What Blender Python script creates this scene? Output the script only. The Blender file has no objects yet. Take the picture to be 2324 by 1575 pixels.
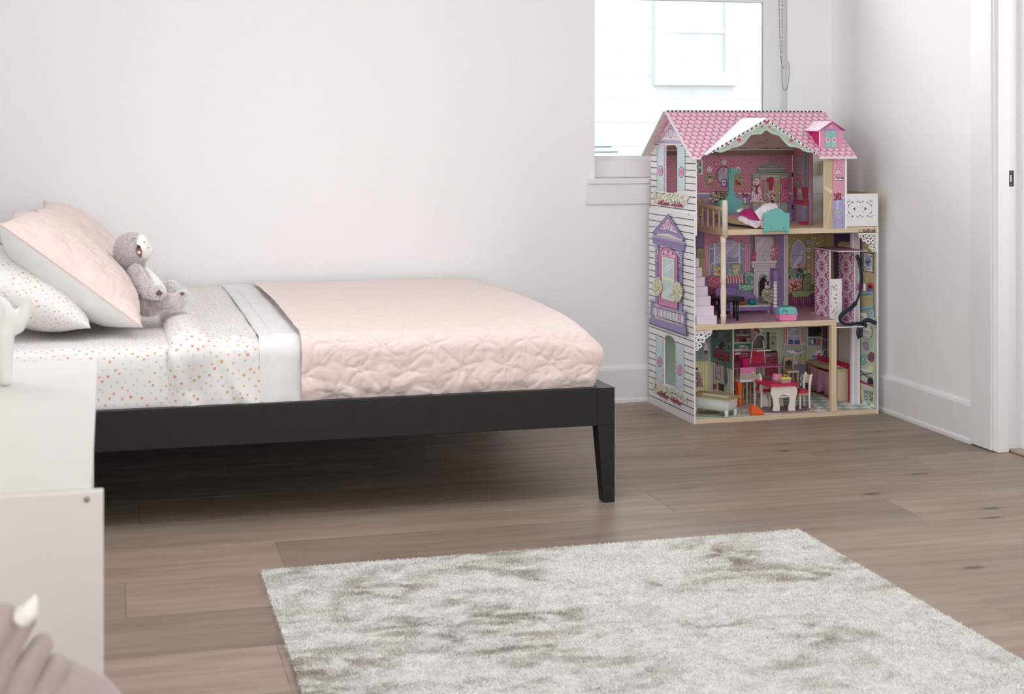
import bpy, bmesh, math, random
import numpy as np
from mathutils import Vector, Matrix
from mathutils.geometry import tessellate_polygon

random.seed(7)
RNG = np.random.default_rng(11)
S = bpy.context.scene
COL = S.collection
PI = math.pi

# ------------------------------------------------------------------ camera
F = 3408.0; TH = math.radians(15); CZ = 1.16; HOR = 290.0
cam_d = bpy.data.cameras.new('camera'); cam = bpy.data.objects.new('camera', cam_d); COL.objects.link(cam)
cam.location = (0, 0, CZ); cam.rotation_euler = (PI/2, 0, -TH)
cam_d.sensor_width = 36; cam_d.sensor_fit = 'HORIZONTAL'; cam_d.lens = F/2324*36
cam_d.shift_x = 0; cam_d.shift_y = -(787.5-HOR)/2324
cam_d.clip_start = 0.05
cam_d.dof.use_dof = True; cam_d.dof.focus_distance = 5.4; cam_d.dof.aperture_fstop = 8.0
S.camera = cam

# ------------------------------------------------------------------ world, lights, exposure
wd = bpy.data.worlds.new('overcast_sky'); S.world = wd; wd.use_nodes = True
wn = wd.node_tree.nodes; wl = wd.node_tree.links
bg = wn['Background']; bg.inputs['Strength'].default_value = 2.3
tc = wn.new('ShaderNodeTexCoord'); nz = wn.new('ShaderNodeTexNoise'); nz.inputs['Scale'].default_value = 2.0
cr = wn.new('ShaderNodeValToRGB'); cr.color_ramp.elements[0].color = (.86, .90, .96, 1); cr.color_ramp.elements[1].color = (1, 1, 1, 1)
wl.new(tc.outputs['Generated'], nz.inputs['Vector']); wl.new(nz.outputs['Fac'], cr.inputs['Fac']); wl.new(cr.outputs['Color'], bg.inputs['Color'])

def area(name, loc, target, sx, sy, power, col):
    d = bpy.data.lights.new(name, 'AREA'); d.shape = 'RECTANGLE'; d.size = sx; d.size_y = sy
    d.energy = power; d.color = col
    o = bpy.data.objects.new(name, d); COL.objects.link(o); o.location = loc
    o.rotation_euler = (Vector(target)-Vector(loc)).to_track_quat('-Z', 'Y').to_euler()
    return o
# daylight through the rear and visible windows; the others are added fill
area('daylight_rear_window', (1.75, -3.30, 1.60), (2.1, 5, .9), 2.5, 1.6, 50, (1, .985, .97))
area('added_skylight_fill', (.75, 3.35, 2.62), (.75, 3.35, 0), 1.7, 1.9, 12, (1, .99, .98))  # unseen ceiling source, added to light the room from above
area('added_left_fill', (-.77, 3.70, 1.65), (3.0, 4.3, .55), 1.0, 1.2, 15, (.975, .985, 1))  # fill added at an unseen left opening to brighten the right wall
area('added_left_fill_near', (-.77, -1.3, 1.50), (2.8, 3.4, .7), 1.7, 1.75, 52, (.975, .985, 1))  # second unseen source added on the left, also for the right wall
area('daylight_back_window', (2.42, 6.75, 2.35), (2.2, 5.6, 1.25), 1.2, 1.0, 70, (.95, .97, 1))
area('daylight_back_window_side', (1.10, 7.35, 2.05), (2.9, 5.0, 1.0), 1.1, 1.3, 45, (.96, .975, 1))
area('added_hall_fill', (3.9, 4.3, 1.25), (1.9, 5.2, .7), .8, 1.9, 17, (1, .985, .97))  # fill added through the doorway, no known lamp there
S.view_settings.view_transform = 'Standard'; S.view_settings.look = 'None'
S.view_settings.gamma = 1; S.view_settings.use_curve_mapping = False
S.view_settings.exposure = -0.08
S.cycles.max_bounces = 12; S.cycles.diffuse_bounces = 8; S.cycles.transparent_max_bounces = 12
S.cycles.caustics_reflective = False; S.cycles.caustics_refractive = False

# ------------------------------------------------------------------ maths helpers
fw = (math.sin(TH), math.cos(TH)); rt = (math.cos(TH), -math.sin(TH))
def ray(u, v):
    a = (u-1162)/F; b = (HOR-v)/F
    return Vector((fw[0]+a*rt[0], fw[1]+a*rt[1], b))
def W(u, v, ax, val):                       # photograph point -> world point on the plane axis = val
    d = ray(u, v); c = Vector((0, 0, CZ)); return c + d*((val-c[ax])/d[ax])
HO = Vector((2.208, 5.489, 0)); HP = math.radians(1.0)          # doll house origin and turn
HM = Matrix.Translation(HO) @ Matrix.Rotation(HP, 4, 'Z'); HI = HM.inverted()
C0 = HI @ Vector((0, 0, CZ))
def hray(u, v): return HI.to_3x3() @ ray(u, v)
def HL(u, v, ax, val):                      # photograph point -> doll house local point
    d = hray(u, v); return C0 + d*((val-C0[ax])/d[ax])

def lin(c): return c/12.92 if c <= .04045 else ((c+.055)/1.055)**2.4
def rgb(h, g=1.0):
    if isinstance(h, str): c = [int(h[i:i+2], 16)/255 for i in (0, 2, 4)]
    else: c = [x/255 for x in h]
    return tuple(min(.93, lin(x)*g) for x in c)

def vnoise(x, y, seed=0):
    x = np.asarray(x, float); y = np.asarray(y, float)
    T = np.random.default_rng(seed).random((256, 256))
    xi = np.floor(x).astype(int); yi = np.floor(y).astype(int); fx = x-xi; fy = y-yi
    fx = fx*fx*(3-2*fx); fy = fy*fy*(3-2*fy)
    g = lambda i, j: T[i % 256, j % 256]
    return (g(xi, yi)*(1-fx)+g(xi+1, yi)*fx)*(1-fy)+(g(xi, yi+1)*(1-fx)+g(xi+1, yi+1)*fx)*fy
def fbm(x, y, o=3, seed=0):
    r = 0; a = .5; t = 0
    for i in range(o):
        r = r + a*vnoise(np.asarray(x)*2**i, np.asarray(y)*2**i, seed+i); t += a; a *= .5
    return r/t

# ------------------------------------------------------------------ materials
class NT:
    def __init__(s, name):
        s.m = bpy.data.materials.new(name); s.m.use_nodes = True
        s.t = s.m.node_tree; s.n = s.t.nodes; s.b = s.n['Principled BSDF']
    def new(s, k, **kw):
        n = s.n.new('ShaderNode'+k)
        for a, b in kw.items(): setattr(n, a, b)
        return n
    def put(s, x, sock):
        if isinstance(x, (int, float)): sock.default_value = x
        elif isinstance(x, tuple): sock.default_value = x if len(x) == len(sock.default_value) else x+(1,)
        else: s.t.links.new(x, sock)
    def math(s, op, a, b=0.0, c=0.0):
        n = s.new('Math', operation=op); s.put(a, n.inputs[0]); s.put(b, n.inputs[1]); s.put(c, n.inputs[2]); return n.outputs[0]
    def noise(s, vec, scale, detail=3, rough=.5, mp=None):
        n = s.new('TexNoise'); n.inputs['Scale'].default_value = scale; n.inputs['Detail'].default_value = detail; n.inputs['Roughness'].default_value = rough
        if vec is not None:
            if mp: mm = s.new('Mapping'); mm.inputs['Scale'].default_value = mp; s.t.links.new(vec, mm.inputs['Vector']); vec = mm.outputs[0]
            s.t.links.new(vec, n.inputs['Vector'])
        return n.outputs['Fac']
    def ramp(s, fac, stops, interp='LINEAR'):
        n = s.new('ValToRGB'); n.color_ramp.interpolation = interp; e = n.color_ramp.elements
        while len(e) < len(stops): e.new(.5)
        for i, (p, c) in enumerate(stops): e[i].position = p; e[i].color = tuple(c)+(1,)
        s.t.links.new(fac, n.inputs['Fac']); return n.outputs['Color']
    def mix(s, f, a, b, blend='MIX'):
        n = s.new('MixRGB', blend_type=blend); s.put(f, n.inputs[0]); s.put(a, n.inputs[1]); s.put(b, n.inputs[2]); return n.outputs[0]
    def bump(s, h, strength, dist):
        n = s.new('Bump'); n.inputs['Strength'].default_value = strength; n.inputs['Distance'].default_value = dist
        s.t.links.new(h, n.inputs['Height']); s.t.links.new(n.outputs[0], s.b.inputs['Normal'])
    def obj(s): return s.new('TexCoord').outputs['Object']

def plain(name, col, rough=.5, var=.04, scale=30, bump=.05, dist=.002, spec=.5, metal=0, sheen=0):
    k = NT(name); o = k.obj(); f = k.noise(o, scale)
    c = rgb(col) if not isinstance(col, tuple) or max(col) > 1.01 else col
    lo = tuple(x*(1-var) for x in c); hi = tuple(min(.95, x*(1+var)) for x in c)
    k.t.links.new(k.ramp(f, [(.3, lo), (.7, hi)]), k.b.inputs['Base Color'])
    k.b.inputs['Roughness'].default_value = rough; k.b.inputs['Metallic'].default_value = metal
    k.b.inputs['Specular IOR Level'].default_value = spec
    if sheen: k.b.inputs['Sheen Weight'].default_value = sheen; k.b.inputs['Sheen Roughness'].default_value = .5
    if bump: k.bump(f, bump, dist)
    return k.m

M = {}
M['wall'] = plain('wall_paint', (243, 243, 243), .7, .006, 60, .04, .001, .3)
M['trim'] = plain('trim_paint', (236, 236, 237), .38, .006, 20, .02, .001)
M['ceiling'] = plain('ceiling_paint', (246, 246, 246), .8, .006, 60, .04, .001, .2)
M['white'] = plain('white_lacquer', (213, 209, 205), .42, .008, 12, .01, .001)
M['toywhite'] = plain('toy_white_paint', (238, 236, 238), .45, .01, 40, .02, .0005)
M['black'] = plain('charcoal_bed_paint', (30, 29, 30), .45, .10, 25, .03, .001, .3)
M['blackmetal'] = plain('black_metal', (25, 24, 24), .4, .05)
M['steel'] = plain('steel', (150, 150, 152), .35, .05, 40, 0, .001, .5, .9)
M['toyblack'] = plain('toy_black_wood', (34, 30, 32), .4, .06)
M['teal'] = plain('teal_toy_paint', (112, 186, 182), .5, .03, 60)
M['navy'] = plain('navy_ribbon', (24, 29, 52), .5, .08, 200)
M['orange'] = plain('orange_plastic', (233, 104, 48), .4, .03)
M['red'] = plain('raspberry_paint', (201, 38, 82), .45, .04)
M['hotpink'] = plain('magenta_plastic', (206, 6, 108), .4, .03)
M['pink'] = plain('pink_plastic', (233, 134, 188), .4, .03)
M['cakepink'] = plain('cake_pink', (234, 146, 184), .5, .03)
M['desk'] = plain('desk_pink', (205, 98, 156), .4, .03)
M['lav'] = plain('lavender_paint', (228, 214, 228), .5, .015, 60)
M['purple'] = plain('purple_paint', (140, 112, 170), .5, .04)
M['mdf'] = plain('raw_board', (196, 180, 132), .7, .05, 120)
M['brown'] = plain('brown_edge', (140, 114, 102), .7, .06, 120)
M['yellow'] = plain('yellow_plastic', (236, 214, 92), .4, .03)
M['tealdark'] = plain('dark_teal_plastic', (8, 118, 118), .4, .04)
M['toybrown'] = plain('brown_plush_toy', (150, 84, 40), .9, .15, 300, .3)
M['cloth_magenta'] = plain('magenta_cloth', (190, 40, 120), .8, .10, 260, .15)
M['cloth_white'] = plain('white_cloth', (233, 229, 234), .9, .02, 200, .1)
M['cloth_pink'] = plain('pink_gauze', (202, 142, 164), .85, .08, 400, .3)
M['grey'] = plain('grey_plate', (150, 150, 148), .4, .03)
M['mint'] = plain('mint_paint', (186, 206, 192), .5, .02, 60)
M['greypillow'] = plain('pale_grey_pillow', (205, 199, 195), .9, .02, 300, .1)
M['pipe'] = plain('pink_piping', (226, 202, 198), .8, .02, 300, .1)
M['tub'] = plain('tub_white', (226, 230, 228), .35, .01)
M['tubrim'] = plain('tub_rim_tan', (172, 152, 106), .6, .05, 80)
M['plushpurple'] = plain('mauve_velvet', (170, 156, 155), .95, .07, 40, .25, .004, .2, 0, .4)
M['horn'] = plain('cream_felt', (236, 233, 226), .9, .02, 200, .1)
M['elephant'] = plain('white_ceramic', (226, 224, 221), .38, .01)
M['siding'] = plain('neighbour_siding_paint', (216, 217, 217), .8, .02, 8)
M['nroof'] = plain('neighbour_roof_shingle', (186, 194, 199), .9, .1, 40)
M['nwin'] = plain('neighbour_blind', (206, 211, 208), .6, .03, 8)
M['felt_brown'] = plain('brown_felt', (112, 82, 74), .9, .08, 200, .2)
M['eye'] = plain('dark_eye', (50, 32, 28), .2, .05)
M['blush'] = plain('pink_felt', (230, 200, 188), .9, .03, 200)
M['thread'] = plain('grey_thread', (120, 116, 114), .9, .03, 200)
M['furwhite'] = plain('white_plush', (240, 237, 233), .95, .02, 200, .2)
M['soil'] = plain('ground_outside', (150, 150, 145), .9, .1, 4)

def wood_toy(name, a, b, axis=(1, 30, 30)):
    k = NT(name); o = k.obj(); f = k.noise(o, 6, 4, .6, axis)
    k.t.links.new(k.ramp(f, [(.3, rgb(a)), (.7, rgb(b))]), k.b.inputs['Base Color']); k.b.inputs['Roughness'].default_value = .55
    k.bump(f, .1, .001); return k.m
M['pine'] = wood_toy('pale_pine', (206, 184, 152), (226, 208, 180))
M['pinez'] = wood_toy('pale_pine_upright', (206, 184, 152), (228, 210, 182), (30, 30, 1))
M['creamwood'] = wood_toy('cream_toy_wood', (228, 221, 212), (237, 231, 223), (30, 30, 1))
M['postwood'] = wood_toy('bleached_post', (226, 212, 190), (238, 226, 208), (30, 30, 1))
M['railwood'] = wood_toy('warm_wood', (178, 146, 118), (200, 172, 142), (30, 1, 30))

def glass_mat():
    k = NT('window_glass'); out = k.n['Material Output']
    tr = k.new('BsdfTransparent'); tr.inputs[0].default_value = (.97, .985, .98, 1); gl = k.new('BsdfGlossy'); gl.inputs['Roughness'].default_value = .02
    fr = k.new('Fresnel'); fr.inputs['IOR'].default_value = 1.45; mx = k.new('MixShader')
    k.t.links.new(fr.outputs[0], mx.inputs[0]); k.t.links.new(tr.outputs[0], mx.inputs[1]); k.t.links.new(gl.outputs[0], mx.inputs[2]); k.t.links.new(mx.outputs[0], out.inputs[0])
    return k.m
M['glass'] = glass_mat()
def clear_plastic():
    k = NT('clear_plastic'); k.b.inputs['Base Color'].default_value = (.78, .72, .62, 1); k.b.inputs['Roughness'].default_value = .15
    k.b.inputs['Alpha'].default_value = .45; return k.m
M['clear'] = clear_plastic()

def print_mat():
    k = NT('printed_paper'); a = k.new('VertexColor'); a.layer_name = 'Col'
    f = k.noise(k.obj(), 400, 2); c = k.mix(.06, a.outputs['Color'], k.ramp(f, [(0, (.5, .5, .5)), (1, (1, 1, 1))]), 'MULTIPLY')
    k.t.links.new(c, k.b.inputs['Base Color']); k.b.inputs['Roughness'].default_value = .5; return k.m
M['print'] = print_mat()
def fur_mat(name, rough=.95, spec=.15):
    k = NT(name); a = k.new('VertexColor'); a.layer_name = 'Col'
    f = k.noise(k.obj(), 900, 2); c = k.mix(.25, a.outputs['Color'], k.ramp(f, [(.2, (.55, .55, .55)), (.8, (1, 1, 1))]), 'MULTIPLY')
    k.t.links.new(c, k.b.inputs['Base Color']); k.b.inputs['Roughness'].default_value = rough; k.b.inputs['Specular IOR Level'].default_value = spec; return k.m
M['pile'] = fur_mat('rug_pile'); M['fur'] = fur_mat('plush_fur')

def floor_mat():
    k = NT('oak_plank'); info = k.new('ObjectInfo'); o = k.obj(); rnd = info.outputs['Random']
    cv = k.new('CombineXYZ'); k.t.links.new(k.math('MULTIPLY', rnd, 37.0), cv.inputs[0]); k.t.links.new(k.math('MULTIPLY', rnd, 91.0), cv.inputs[1])
    ad = k.new('VectorMath', operation='ADD'); k.t.links.new(o, ad.inputs[0]); k.t.links.new(cv.outputs[0], ad.inputs[1]); v = ad.outputs[0]
    g = k.noise(v, 2.6, 6, .58, (1, 9, 1)); g2 = k.noise(v, 1.4, 3, .5, (1, 4, 1)); fine = k.noise(v, 60, 4, .6, (1, 9, 1))
    c = k.ramp(g, [(.24, rgb((122, 105, 93))), (.5, rgb((150, 133, 119))), (.76, rgb((170, 154, 139)))])
    c = k.mix(.35, c, k.ramp(g2, [(.25, rgb((126, 110, 99))), (.75, rgb((166, 151, 138)))]))
    c = k.mix(.16, c, k.ramp(fine, [(.3, (.30, .30, .30)), (.7, (1, 1, 1))]), 'MULTIPLY')
    tone = k.ramp(rnd, [(0, (.86, .855, .85)), (1, (1.18, 1.17, 1.16))]); c = k.mix(1.0, c, tone, 'MULTIPLY')
    mp = k.new('Mapping'); mp.inputs['Scale'].default_value = (2.1, 5.6, 1); k.t.links.new(v, mp.inputs[0])
    vo = k.new('TexVoronoi'); vo.inputs['Scale'].default_value = 1.0; k.t.links.new(mp.outputs[0], vo.inputs['Vector'])
    wob = k.noise(v, 40, 2); dist = k.math('ADD', vo.outputs['Distance'], k.math('MULTIPLY', k.math('SUBTRACT', wob, .5), .09))
    kn = k.ramp(dist, [(.04, (1, 1, 1)), (.095, (0, 0, 0))]); halo = k.ramp(dist, [(.06, (1, 1, 1)), (.30, (0, 0, 0))])
    c = k.mix(k.math('MULTIPLY', halo, .22), c, rgb((100, 82, 70))); c = k.mix(k.math('MULTIPLY', kn, .85), c, rgb((70, 60, 56)))
    k.t.links.new(c, k.b.inputs['Base Color'])
    k.t.links.new(k.ramp(g, [(.2, (.50, .50, .50)), (.8, (.40, .40, .40))]), k.b.inputs['Roughness'])
    k.b.inputs['Specular IOR Level'].default_value = .38; k.bump(fine, .08, .001); return k.m
M['floor'] = floor_mat()

def heart_mat():
    k = NT('heart_print_cotton'); uv = k.new('UVMap'); uv.uv_map = 'UV'
    sx = k.new('SeparateXYZ'); k.t.links.new(uv.outputs[0], sx.inputs[0]); x, y = sx.outputs[0], sx.outputs[1]
    col = None; base = rgb((229, 227, 225))
    wn_ = k.noise(uv.outputs[0], 90, 2)
    c_prev = k.ramp(wn_, [(.3, tuple(a*.985 for a in base)), (.7, base)])
    for layer, (cell, ox, oy) in enumerate(((.0315, 0, 0), (.0315, .0158, .0172))):
        px = k.math('DIVIDE', k.math('ADD', x, ox), cell); py = k.math('DIVIDE', k.math('ADD', y, oy), cell*1.12)
        ix = k.math('FLOOR', px); iy = k.math('FLOOR', py)
        cm = k.new('CombineXYZ'); k.t.links.new(ix, cm.inputs[0]); k.t.links.new(iy, cm.inputs[1]); cm.inputs[2].default_value = layer*7.3
        wh = k.new('TexWhiteNoise', noise_dimensions='3D'); k.t.links.new(cm.outputs[0], wh.inputs['Vector'])
        sc = k.new('SeparateColor'); k.t.links.new(wh.outputs['Color'], sc.inputs[0]); r1, r2, r3 = sc.outputs
        fx = k.math('SUBTRACT', k.math('SUBTRACT', px, ix), k.math('MULTIPLY_ADD', r1, .36, .32))
        fy = k.math('SUBTRACT', k.math('SUBTRACT', py, iy), k.math('MULTIPLY_ADD', r2, .36, .32))
        size = k.math('MULTIPLY_ADD', r3, .042, .090)
        X = k.math('DIVIDE', fx, size); Y = k.math('DIVIDE', fy, size)
        a = k.math('ADD', k.math('MULTIPLY', X, X), k.math('SUBTRACT', k.math('MULTIPLY', Y, Y), 1.0))
        h = k.math('SUBTRACT', k.math('MULTIPLY', a, k.math('MULTIPLY', a, a)), k.math('MULTIPLY', k.math('MULTIPLY', X, X), k.math('MULTIPLY', Y, k.math('MULTIPLY', Y, Y))))
        m = k.math('LESS_THAN', h, 0.0)
        hc = k.ramp(wh.outputs['Value'], [(0, rgb((222, 152, 138))), (.17, rgb((212, 214, 211))), (.40, rgb((202, 184, 128))), (.58, rgb((216, 198, 199))), (.76, rgb((228, 178, 162))), (.86, rgb((208, 196, 203)))], 'CONSTANT')
        c_prev = k.mix(m, c_prev, hc)
    k.t.links.new(c_prev, k.b.inputs['Base Color']); k.b.inputs['Roughness'].default_value = .9; k.b.inputs['Specular IOR Level'].default_value = .2
    w = k.noise(uv.outputs[0], 14, 4, .55); k.bump(w, .25, .012); return k.m
M['heart'] = heart_mat()
def cloth_mat(name, a, b, sheen=.15, wr=16, st=.2, spec=.25, rough=.75):
    k = NT(name); uv = k.new('UVMap'); uv.uv_map = 'UV'; f = k.noise(uv.outputs[0], wr, 5, .6)
    k.t.links.new(k.ramp(f, [(.3, rgb(a)), (.7, rgb(b))]), k.b.inputs['Base Color']); k.b.inputs['Roughness'].default_value = rough
    k.b.inputs['Specular IOR Level'].default_value = spec; k.b.inputs['Sheen Weight'].default_value = sheen; k.bump(f, st, .01); return k.m
M['quilt'] = cloth_mat('blush_quilt', (226, 208, 202), (232, 215, 210), .2, 22, .22, .35, .6)
M['whitecotton'] = cloth_mat('white_cotton', (224, 222, 221), (232, 230, 229), .1, 16, .2)

# ------------------------------------------------------------------ object helpers
def link(name, me, parent=None, mat=None, loc=None):
    o = bpy.data.objects.new(name, me); COL.objects.link(o)
    if mat is not None and len(me.materials) == 0: me.materials.append(M[mat] if isinstance(mat, str) else mat)
    if parent: o.parent = parent
    if loc: o.location = loc
    return o
def tag(o, label, cat, group=None, kind=None):
    if label: o['label'] = label
    if cat: o['category'] = cat
    if group: o['group'] = group
    if kind: o['kind'] = kind
    return o
def empty(name, label, cat, loc, rz=0, group=None):
    o = bpy.data.objects.new(name, None); COL.objects.link(o); o.location = loc; o.rotation_euler = (0, 0, rz); o.empty_display_size = .05
    return tag(o, label, cat, group)
def struct(o): o['kind'] = 'structure'; return o

class MB:
    def __init__(s): s.v = []; s.f = []; s.sm = []
    def add(s, vs, fs, smooth=False):
        n = len(s.v); s.v += [tuple(p) for p in vs]; s.f += [tuple(i+n for i in f) for f in fs]; s.sm += [smooth]*len(fs); return s
    def box(s, lo, hi, mat=None):
        x0, y0, z0 = lo; x1, y1, z1 = hi
        vs = [Vector(p) for p in ((x0, y0, z0), (x1, y0, z0), (x1, y1, z0), (x0, y1, z0), (x0, y0, z1), (x1, y0, z1), (x1, y1, z1), (x0, y1, z1))]
        if mat: vs = [mat @ p for p in vs]
        return s.add(vs, [(0, 3, 2, 1), (4, 5, 6, 7), (0, 1, 5, 4), (1, 2, 6, 5), (2, 3, 7, 6), (3, 0, 4, 7)])
    def hexa(s, b, t):                       # bottom quad, top quad
        return s.add(list(b)+list(t), [(0, 3, 2, 1), (4, 5, 6, 7), (0, 1, 5, 4), (1, 2, 6, 5), (2, 3, 7, 6), (3, 0, 4, 7)])
    def bar(s, a, b, w, h, up=(0, 0, 1)):
        a = Vector(a); b = Vector(b); d = (b-a).normalized(); sd = d.cross(Vector(up))
        if sd.length < 1e-5: sd = Vector((1, 0, 0))
        sd.normalize(); u = sd.cross(d); q = lambda p: [p-sd*w/2-u*h/2, p+sd*w/2-u*h/2, p+sd*w/2+u*h/2, p-sd*w/2+u*h/2]
        return s.hexa(q(a), q(b))
    def tube(s, pts, r, n=10, caps=True):
        pts = [Vector(p) for p in pts]; N = len(pts); R = r if isinstance(r, (list, tuple)) else [r]*N
        rings = []; up = Vector((0, 0, 1)); prev = None
        for i, p in enumerate(pts):
            d = (pts[min(i+1, N-1)]-pts[max(i-1, 0)]).normalized()
            sd = d.cross(up) if prev is None else prev-d*prev.dot(d)
            if sd.length < 1e-4: sd = d.cross(Vector((1, 0, 0)))
            sd.normalize(); prev = sd; u = sd.cross(d)
            rings.append([p+(sd*math.cos(2*PI*k/n)+u*math.sin(2*PI*k/n))*R[i] for k in range(n)])
        vs = [q for r_ in rings for q in r_]; fs = []
        for i in range(N-1):
            for k in range(n): fs.append((i*n+k, i*n+(k+1) % n, (i+1)*n+(k+1) % n, (i+1)*n+k))
        if caps: fs += [tuple(range(n-1, -1, -1)), tuple((N-1)*n+k for k in range(n))]
        return s.add(vs, fs, True)
    def lathe(s, prof, n=20, mat=None, arc=None):
        vs = [Vector((r*math.cos(2*PI*k/n), r*math.sin(2*PI*k/n), z)) for r, z in prof for k in range(n)]
        if mat: vs = [mat @ p for p in vs]
        fs = [(i*n+k, i*n+(k+1) % n, (i+1)*n+(k+1) % n, (i+1)*n+k) for i in range(len(prof)-1) for k in range(n)]
        fs += [tuple(range(n-1, -1, -1)), tuple((len(prof)-1)*n+k for k in range(n))]
        return s.add(vs, fs, True)
    def prism(s, outer, holes, fn, t):        # 2-D outline with holes; fn(a, b, w) -> 3-D; thickness 0..t
        loops = [[Vector((a, b, 0)) for a, b in outer]]+[[Vector((a, b, 0)) for a, b in h] for h in holes]
        tri = tessellate_polygon(loops); P = [p for l in loops for p in l]; n = len(P)
        vs = [fn(p.x, p.y, 0) for p in P]+[fn(p.x, p.y, t) for p in P]
        fs = [tuple(x) for x in tri]+[tuple(i+n for i in reversed(x)) for x in tri]; k = 0
        for l in loops:
            m = len(l)
            for i in range(m): j = (i+1) % m; fs.append((k+i, k+j, k+j+n, k+i+n))
            k += m
        return s.add(vs, fs)
    def sphere(s, c, r, n=10, m=6):
        c = Vector(c); rr = r if isinstance(r, (tuple, list)) else (r, r, r)
        vs = [c+Vector((0, 0, -rr[2]))]
        for i in range(1, m):
            a = -PI/2+PI*i/m
            vs += [c+Vector((rr[0]*math.cos(a)*math.cos(2*PI*k/n), rr[1]*math.cos(a)*math.sin(2*PI*k/n), rr[2]*math.sin(a))) for k in range(n)]
        vs.append(c+Vector((0, 0, rr[2]))); L = len(vs)-1
        fs = [(0, 1+(k+1) % n, 1+k) for k in range(n)]+[(L, L-n+k, L-n+(k+1) % n) for k in range(n)]
        for i in range(m-2):
            for k in range(n): fs.append((1+i*n+k, 1+i*n+(k+1) % n, 1+(i+1)*n+(k+1) % n, 1+(i+1)*n+k))
        return s.add(vs, fs, True)
    def mesh(s, name, fix=True):
        me = bpy.data.meshes.new(name); me.from_pydata(s.v, [], s.f)
        me.polygons.foreach_set('use_smooth', s.sm)
        if fix:
            b = bmesh.new(); b.from_mesh(me); bmesh.ops.recalc_face_normals(b, faces=b.faces); b.to_mesh(me); b.free()
        me.update(); return me
    def build(s, name, mat, parent=None, bevel=0, kind=None, loc=None):
        o = link(name, s.mesh(name), parent, mat, loc)
        if bevel:
            md = o.modifiers.new('bevel', 'BEVEL'); md.width = bevel; md.segments = 2; md.limit_method = 'ANGLE'; md.angle_limit = math.radians(50); md.harden_normals = False
        if kind: o['kind'] = kind
        return o
def box(name, lo, hi, mat, parent=None, bevel=0): return MB().box(lo, hi).build(name, mat, parent, bevel)

def set_col(me, face_cols):
    ca = me.color_attributes.new('Col', 'FLOAT_COLOR', 'CORNER'); n = np.zeros(len(me.polygons), int); me.polygons.foreach_get('loop_total', n)
    c = np.ones((len(me.polygons), 4)); c[:, :3] = face_cols; ca.data.foreach_set('color', np.repeat(c, n, axis=0).ravel())

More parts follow.
